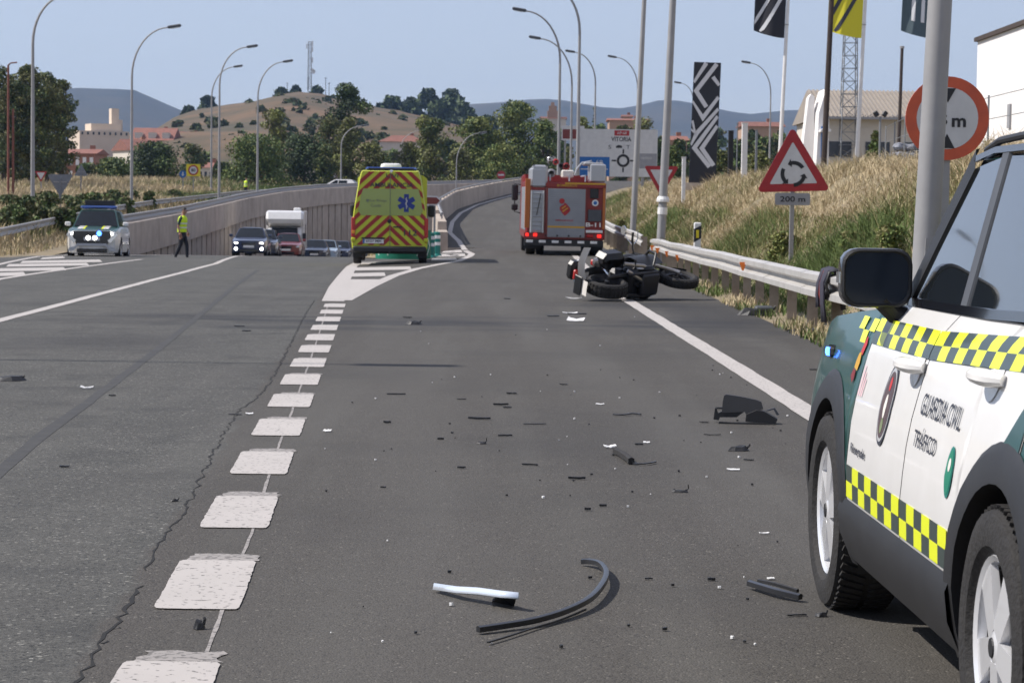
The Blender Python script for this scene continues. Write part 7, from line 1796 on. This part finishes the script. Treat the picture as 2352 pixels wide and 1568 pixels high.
def tree(px, ptop, Y, wpx, label, kind='round', mats=('leaf_dark', 'leaf_mid'), n=2600, pbot=None, name='tree', group=None, seed=0, leaf=None, trunk=True, zb=None, cat='tree', crown0=None, depth=None):
    rng = np.random.default_rng(seed + int(px)); b = at(px, ptop, Y); z0 = (gz(b.x, Y) if zb is None else zb) - .1; H_ = b.z - z0; W_ = wpx * Y / FPX
    T = thing(name, label, cat, (b.x, Y, z0), rng.uniform(0, 6), group); D_ = depth or W_ * .85
    T.rotation_euler = (0, 0, 0); hw, hd = W_ / 2, D_ / 2
    c0 = crown0 if crown0 is not None else {'round': .06, 'bush': .02, 'cypress': .04, 'pine': .14, 'broad': .16, 'airy': .12}[kind]
    nc = {'round': 34, 'bush': 38, 'cypress': 34, 'pine': 54, 'broad': 72, 'airy': 84}[kind]; n = int(n * 2.0); kR = {'round': .19, 'bush': .20, 'cypress': .26, 'pine': .19, 'broad': .135, 'airy': .145}[kind]; C, Rr = [], []
    for i in range(nc):
        t = (i + rng.random()) / nc; z = H_ * lerp(c0, .97, t)
        if kind == 'cypress': e = (1 - t) ** .6 * min(1, t * 6 + .25)
        elif kind == 'pine': e = (1 - t) ** .75 * min(1, t * 5 + .4) * rng.uniform(.75, 1.1)
        elif kind == 'bush': e = math.sqrt(max(.02, 1 - t ** 2)) * 1.0
        else: e = math.sqrt(max(.03, 1 - (2 * t - .9) ** 2 / 1.25))
        an = rng.uniform(0, 6.283); rr = rng.uniform(.12, 1 - kR * .8) if kind != 'cypress' else rng.uniform(0, .6)
        cr = kR * W_ * rng.uniform(.7, 1.25)
        cr *= max(.42, e) if kind in ('cypress', 'pine') else 1
        C.append((math.cos(an) * rr * hw * e, math.sin(an) * rr * hd * e, min(z, H_ - cr * .7))); Rr.append(cr)
    C = np.array(C); ls = leaf or max(.09, 2.3 * Y / (FPX * .435) * .55)
    V, F, ci = leaf_cloud(C, Rr, n, ls, rng); V[:, 2] = np.maximum(V[:, 2], .05)
    kk = rng.choice(len(mats), len(C)); mi = np.where(rng.random(n) < .75, kk[ci], rng.choice(len(mats), n))
    if name == 'tree' and 'leaf_black' not in mats and Y < 700: mats = tuple(mats) + ('leaf_light',); mi = np.where(rng.random(n) < .16, len(mats) - 1, mi)
    tri_obj('crown', V, F, mats, mi, T)
    if trunk:
        mb = MB(); th = H_ * lerp(c0, 1, .55); r0 = max(.06, H_ * .022); mb.tube([(0, 0, -.2), (r0 * .4, 0, th * .4), (-r0 * .3, r0 * .3, th)], [r0, r0 * .75, r0 * .35], 7)
        for i in range(0, nc, 4): q = C[i]; mb.tube([(0, 0, min(th * .9, q[2] * .6)), (q[0] * .5, q[1] * .5, q[2] * .82), tuple(q)], [r0 * .45, r0 * .3, r0 * .12], 5)
        mb.build('trunk', 'bark', T, smooth=True)
    return T
TREES = [
 (70, 148, 175, 150, 'big airy dark tree with ragged top at the far left', 'airy', ('leaf_olive', 'leaf_dark', 'leaf_olive'), 9000),
 (108, 165, 182, 110, 'middle airy tree joining the big dark tree and the slimmer one', 'airy', ('leaf_dark', 'leaf_olive'), 5200),
 (35, 185, 170, 110, 'lower airy tree in front of the big dark tree', 'airy', ('leaf_dark', 'leaf_olive', 'leaf_black'), 5200),
 (140, 180, 190, 90, 'slimmer airy tree leaning against the big dark tree', 'airy', ('leaf_olive', 'leaf_dark'), 4200),
 (8, 150, 185, 90, 'dark tree behind the rust red poles', 'airy', ('leaf_dark', 'leaf_olive'), 4000),
 (358, 325, 236, 165, 'broad dark round bush tree below the red terrace roofs', 'bush', ('leaf_dark', 'leaf_mid', 'leaf_black'), 5000),
 (266, 362, 232, 120, 'lower dark green bush left of the broad dark round one', 'bush', ('leaf_dark', 'leaf_mid'), 3000),
 (440, 330, 300, 60, 'hazy grey green tree behind the yellow speed sign', 'round', ('leaf_dark', 'leaf_olive'), 1500),
 (585, 308, 232, 190, 'round bright topped green tree behind the street lamp', 'bush', ('leaf_mid', 'leaf_dark', 'leaf_mid'), 6000),
 (634, 250, 265, 84, 'yellowish upright conifer behind the round green tree', 'round', ('leaf_light', 'leaf_olive'), 2600),
 (700, 305, 245, 150, 'very dark tree mass between the round green tree and the pines', 'bush', ('leaf_black', 'leaf_dark'), 3600),
 (803, 190, 262, 125, 'tall dark pine with ragged top behind the ambulance', 'round', ('leaf_dark', 'leaf_black', 'leaf_mid'), 5600),
 (756, 268, 258, 90, 'olive green pine left of the tall dark pine', 'round', ('leaf_olive', 'leaf_dark'), 2600),
 (796, 268, 250, 80, 'yellow green pine in front of the tall dark pine', 'round', ('leaf_light', 'leaf_olive'), 2400),
 (850, 325, 248, 95, 'yellow green bush above the ambulance roof', 'bush', ('leaf_light', 'leaf_olive'), 2600),
 (748, 330, 240, 60, 'dark green bush below the olive pine', 'bush', ('leaf_olive', 'leaf_dark'), 2000),
 (988, 265, 258, 112, 'olive conifer with rounded top right of the ambulance', 'round', ('leaf_light', 'leaf_olive', 'leaf_dark'), 3800),
 (940, 325, 262, 80, 'small yellow green bush at the foot of the olive conifer', 'bush', ('leaf_light', 'leaf_olive'), 1400),
 (1095, 268, 262, 150, 'light green leafy tree beside the olive conifer', 'broad', ('leaf_light', 'leaf_mid', 'leaf_dark'), 4600),
 (1195, 230, 268, 185, 'large leafy light green tree behind the fire engine lamps', 'broad', ('leaf_light', 'leaf_mid', 'leaf_dark'), 6500),
 (1250, 280, 262, 90, 'dark green tree edge right of the large leafy tree', 'broad', ('leaf_dark', 'leaf_mid'), 2400),
 (1150, 330, 254, 120, 'low leafy shrub growing along the ramp parapet', 'bush', ('leaf_mid', 'leaf_light'), 3200),
 (1060, 340, 252, 80, 'low olive shrub growing beside the short street lamp', 'bush', ('leaf_olive', 'leaf_light'), 2000),
 (1366, 238, 330, 26, 'narrow dark cypress behind the street lamps', 'cypress', ('leaf_dark', 'leaf_black'), 900),
 (1338, 265, 300, 50, 'yellow green tree above the brown panel', 'round', ('leaf_light', 'leaf_olive'), 1300),
 (1305, 330, 240, 44, 'olive bush behind the lamps over the fire engine', 'bush', ('leaf_olive', 'leaf_light'), 1200),
 (1550, 335, 190, 60, 'dark green bush between banded lamp post and totem', 'bush', ('leaf_dark', 'leaf_mid'), 1800),
 (1480, 268, 380, 90, 'brownish olive trees on the slope above the destination board', 'bush', ('leaf_olive', 'leaf_light'), 1500),
 (1660, 345, 150, 70, 'dark shrub behind the black gate post', 'bush', ('leaf_olive', 'leaf_dark'), 1800),
 (1745, 345, 140, 80, 'olive shrub behind the white gate post', 'bush', ('leaf_olive', 'leaf_light'), 1800),
 (2010, 300, 112, 40, 'square clipped hedge in front of the warehouse', 'bush', ('leaf_olive', 'leaf_mid'), 1200),
]
for i, (px, pt, Y, wp_, lb, kd, ms, n) in enumerate(TREES): tree(px, pt, Y, wp_, lb, kd, ms, n, seed=i * 17)
# trees on the hill crest and its flanks
HT = [(478, 222, 860, 44, 0), (434, 246, 830, 30, 1), (645, 203, 895, 36, 0), (680, 200, 900, 24, 1), (728, 200, 900, 34, 0), (900, 222, 880, 60, 2), (945, 226, 870, 60, 2), (985, 205, 880, 52, 2), (1040, 206, 885, 70, 2), (1010, 228, 860, 70, 2), (1065, 236, 850, 50, 2), (880, 240, 870, 40, 2), (1080, 262, 820, 60, 2), (1120, 268, 800, 60, 2)]
HL = ('rounded dark tree on the left shoulder of the brown hill', 'dark bush near the mast on the brown hill crest', 'dark tree of the grove on the right shoulder of the brown hill')
for i, (px, pt, Y, wp_, k) in enumerate(HT):
    zb = at(px, pt + wp_ * .75, Y).z; tree(px, pt, Y, wp_, (HL[0] if px < 500 else HL[1] if px < 740 else HL[2]), 'bush', ('leaf_dark', 'leaf_black'), 700, seed=i, zb=zb - 1.0, trunk=False, leaf=1.1, group='trees on the brown hill')
rg = random.Random(11); HZ = RIDGE['hill']
def hill_hit(px, py):
    d = ray(px, py); d = d / d.y; Y = 430.0
    while Y < 905:
        p = CP + d * Y
        if p.z < HZ(p.x, Y): return p
        Y += 3
    return None
for i in range(136):
    px, py = (rg.uniform(400, 1080), rg.uniform(232, 345)) if i < 120 else (rg.uniform(630, 790), rg.uniform(222, 262)); p = hill_hit(px, py)
    if p is None: continue
    wd_ = rg.uniform(8, 30) * (1.3 if rg.random() < .2 else 1) * (1.5 if i >= 120 else 1)
    tree(px, py - wd_ * rg.uniform(.22, .4), p.y, wd_, 'small dark scrub bush on the dry slope of the brown hill', 'bush', ('leaf_dark', 'leaf_olive'), 70, seed=i * 3, zb=p.z - 1.0, trunk=False, leaf=.8, name='scrub_bush', group='scrub on the brown hill', cat='bush')
# village trees in the middle distance, hiding the hill foot
for i, (px, pt, wp_, Y) in enumerate(((510, 375, 50, 300), (470, 350, 60, 420), (560, 330, 60, 460), (690, 330, 50, 430), (900, 345, 60, 420), (950, 350, 50, 400), (880, 370, 50, 300), (1030, 320, 60, 420), (1290, 300, 50, 420), (1600, 320, 70, 420), (1690, 320, 60, 400), (1800, 318, 70, 380), (1520, 318, 50, 300), (1560, 322, 44, 280), (1630, 325, 60, 280), (1700, 322, 60, 290), (1760, 318, 60, 300), (1820, 322, 50, 290), (1730, 300, 60, 330), (1790, 302, 50, 330), (1430, 290, 60, 330), (1350, 290, 50, 330), (1650, 290, 60, 620), (1380, 285, 60, 520), (330, 385, 60, 300), (200, 380, 50, 300), (240, 385, 40, 280))):
    tree(px, pt, Y, wp_, 'hazy green village tree between the red roofed houses', 'round', ('leaf_dark', 'leaf_olive', 'leaf_mid'), 700, seed=i * 5, leaf=.55, name='village_tree', group='village trees below the hill')
# shrubs on the left verge and on the right bank
LS = [(60, 452, 100, 60), (110, 440, 108, 70), (170, 455, 112, 60), (215, 442, 122, 60), (250, 446, 118, 44), (30, 470, 95, 60), (95, 470, 96, 60), (190, 470, 106, 50), (300, 438, 150, 50), (345, 440, 140, 30), (400, 436, 165, 44)]
LS += [(20, 448, 112, 70), (75, 446, 120, 80), (140, 448, 125, 80), (195, 446, 128, 70), (255, 436, 135, 60), (50, 480, 90, 60), (130, 476, 96, 60), (5, 490, 88, 60), (160, 484, 96, 44), (225, 470, 110, 50), (285, 455, 125, 50)]
for i, (px, pt, Y, wp_) in enumerate(LS): tree(px, pt, Y, wp_ * 1.15, 'leafy green shrub in the tall grass of the left verge', 'bush', ('leaf_mid', 'leaf_dark', 'leaf_olive'), 900, seed=i * 9, trunk=False, leaf=.10, name='verge_shrub', group='shrubs on the left verge', cat='shrub')
RS = [(1800, 530, 43, 90), (1960, 530, 37, 90), (2045, 515, 32, 110), (2020, 480, 42, 60), (1425, 500, 85, 40)]
for i, (px, pt, Y, wp_) in enumerate(RS):
    X_b = at(px, pt, Y).x; tree(px, pt, Y, wp_, 'leafy green shrub growing low on the grassy bank behind the guard rail', 'bush', ('grass_green', 'grass_olive', 'leaf_light'), 1300, seed=i * 13, trunk=False, leaf=.032, name='bank_shrub', group='shrubs on the right bank', cat='shrub')
# grasses: uncountable blades
def grass(name, label, X, Y, Z, h, wd, mats, mi, lean=.5, seed=1):
    rng = np.random.default_rng(seed); n = len(X); an = rng.uniform(0, 6.283, n); l = rng.uniform(.1, lean, n) * h; la = rng.uniform(0, 6.283, n)
    B_ = np.stack([X, Y, Z - .02], 1); sx = np.stack([np.cos(an), np.sin(an), np.zeros(n)], 1) * (wd / 2)[:, None]
    tip = B_ + np.stack([np.cos(la) * l, np.sin(la) * l, h], 1); mid = B_ + np.stack([np.cos(la) * l * .3, np.sin(la) * l * .3, h * .6], 1)
    V = np.stack([B_ - sx, B_ + sx, mid + sx * .7, mid - sx * .7, tip], 1).reshape(-1, 3); i = np.arange(n) * 5
    F = np.concatenate([np.stack([i, i + 1, i + 2], 1), np.stack([i, i + 2, i + 3], 1), np.stack([i + 3, i + 2, i + 4], 1)]); m_ = np.concatenate([mi] * 3)
    o = tri_obj(name, V, F, mats, m_); return stuff(o, label, 'grass')
def nz2(x, y, s, seed):
    r_ = np.random.default_rng(seed); v = np.zeros_like(x)
    for k in range(5): a = r_.uniform(0, 6.28); f_ = s * 1.8 ** k; v += np.sin(x * f_ * math.cos(a) + y * f_ * math.sin(a) + r_.uniform(0, 6.28)) / 1.5 ** k
    return v
GM = ('grass_dry', 'grass_olive', 'grass_green')
def pick(v, lo, hi, rng, n):
    u = v + rng.normal(size=n) * .6; return np.where(u < lo, 0, np.where(u < hi, 1, 2))
rng = np.random.default_rng(4); n = 210000
Y = np.exp(rng.uniform(math.log(14), math.log(135), n)); dX = rng.uniform(.75, 1, n) + rng.exponential(3.2, n); X = np.array([XE(y) for y in Y]) + dX - .15; kp = (nz2(X * 1.3, Y * .7, .9, 21) > -.9) | (rng.random(n) < .35); X, Y, dX = X[kp], Y[kp], dX[kp]; n = len(X); Z = np.array([gz(a, b) for a, b in zip(X, Y)])
v = .25 + nz2(X, Y * .5, .5, 3) * .6 + np.where(dX < 3.0, .75, -.65) + np.where((Y < 56) & (dX < 4.2), .35, -.25)
grass('bank_grass', 'dry straw and green grass covering the right bank', X, Y, Z, rng.uniform(.06, .38, n) * np.where(dX < 1.3, .6, 1.1) * np.clip(.75 + .35 * nz2(X, Y, .7, 31), .35, 1.5), rng.uniform(.006, .013, n) * (1 + Y / 60), GM, pick(v, .15, 1.15, rng, n), 1.5, 1)
n = 9000; Y = np.exp(rng.uniform(math.log(10), math.log(80), n)); X = 3.25 + rng.uniform(0, 1, n) ** 1.3 * 1.0; Z = np.array([gz(a, b) for a, b in zip(X, Y)])
kp = nz2(X * 2, Y, 1.0, 8) > -.5; X, Y, Z = X[kp], Y[kp], Z[kp]; n = len(X)
grass('rail_grass', 'short green weeds along the foot of the near guard rail', X, Y, Z, rng.uniform(.05, .2, n), rng.uniform(.008, .018, n) * (1 + Y / 60), GM, pick(nz2(X, Y, .8, 5) + .9, -.1, .5, rng, n), .8, 2)
n = 60000; Y = rng.uniform(72, 250, n); dX = rng.exponential(9, n) + .2; X = np.array([XRL(y) for y in Y]) - dX + .4; Z = np.array([gz(a, b) for a, b in zip(X, Y)])
grass('verge_grass', 'tall dry and olive grass on the left verge', X, Y, Z, rng.uniform(.25, .75, n), rng.uniform(.03, .06, n) * (1 + Y / 200), GM, pick(nz2(X * .6, Y * .3, .35, 6), .1, .9, rng, n), .6, 3)
n = 7000; Y = rng.uniform(70, 245, n); X = np.array([XRL(y) for y in Y]) + rng.uniform(0, 1.2, n); Z = np.array([gz(a, b) if a < XD(b) else zS(b) for a, b in zip(X, Y)])
grass('slip_grass', 'strip of dry orange grass beside the slip road', X, Y, Z, rng.uniform(.15, .38, n), rng.uniform(.03, .05, n), GM, np.where(rng.random(n) < .85, 0, 1), .6, 4)
n = 3500; an = rng.uniform(0, 6.283, n); r_ = np.sqrt(rng.random(n)); X = -4.6 + 1.2 * r_ * np.cos(an); Y = 96 + 14 * r_ * np.sin(an); Z = np.array([zM(y) for y in Y]) + .1 + .6 * (1 - r_)
grass('island_grass', 'dry grass on the gore island behind the ambulance', X, Y, Z, rng.uniform(.15, .45, n), rng.uniform(.02, .04, n), GM, np.where(rng.random(n) < .7, 0, 1), .6, 5)
n = 30000; Y = rng.uniform(252, 430, n); X = rng.uniform(-.27, .19, n) * Y; Z = np.array([far_z(a, b) for a, b in zip(X, Y)])
grass('meadow_grass', 'pale dry meadow beyond the walls', X, Y, Z, rng.uniform(.2, .8, n), rng.uniform(.06, .14, n), GM, pick(nz2(X * .3, Y * .2, .2, 9), .2, .9, rng, n), .6, 6)
# ================================================================== haze
mb = MB(); mb.box((0, 2350, 145), (10400, 5900, 310)); hz = mb.build('haze', [], None); stuff(hz)
hm = bpy.data.materials.new('haze_air'); hm.use_nodes = True; t = hm.node_tree; t.nodes.remove(t.nodes['Principled BSDF'])
pv = t.nodes.new('ShaderNodeVolumePrincipled'); pv.inputs['Color'].default_value = (.42, .63, 1.0, 1); pv.inputs['Density'].default_value = HAZE; pv.inputs['Anisotropy'].default_value = .35
t.links.new(pv.outputs[0], t.nodes['Material Output'].inputs['Volume']); hz.data.materials.append(hm)
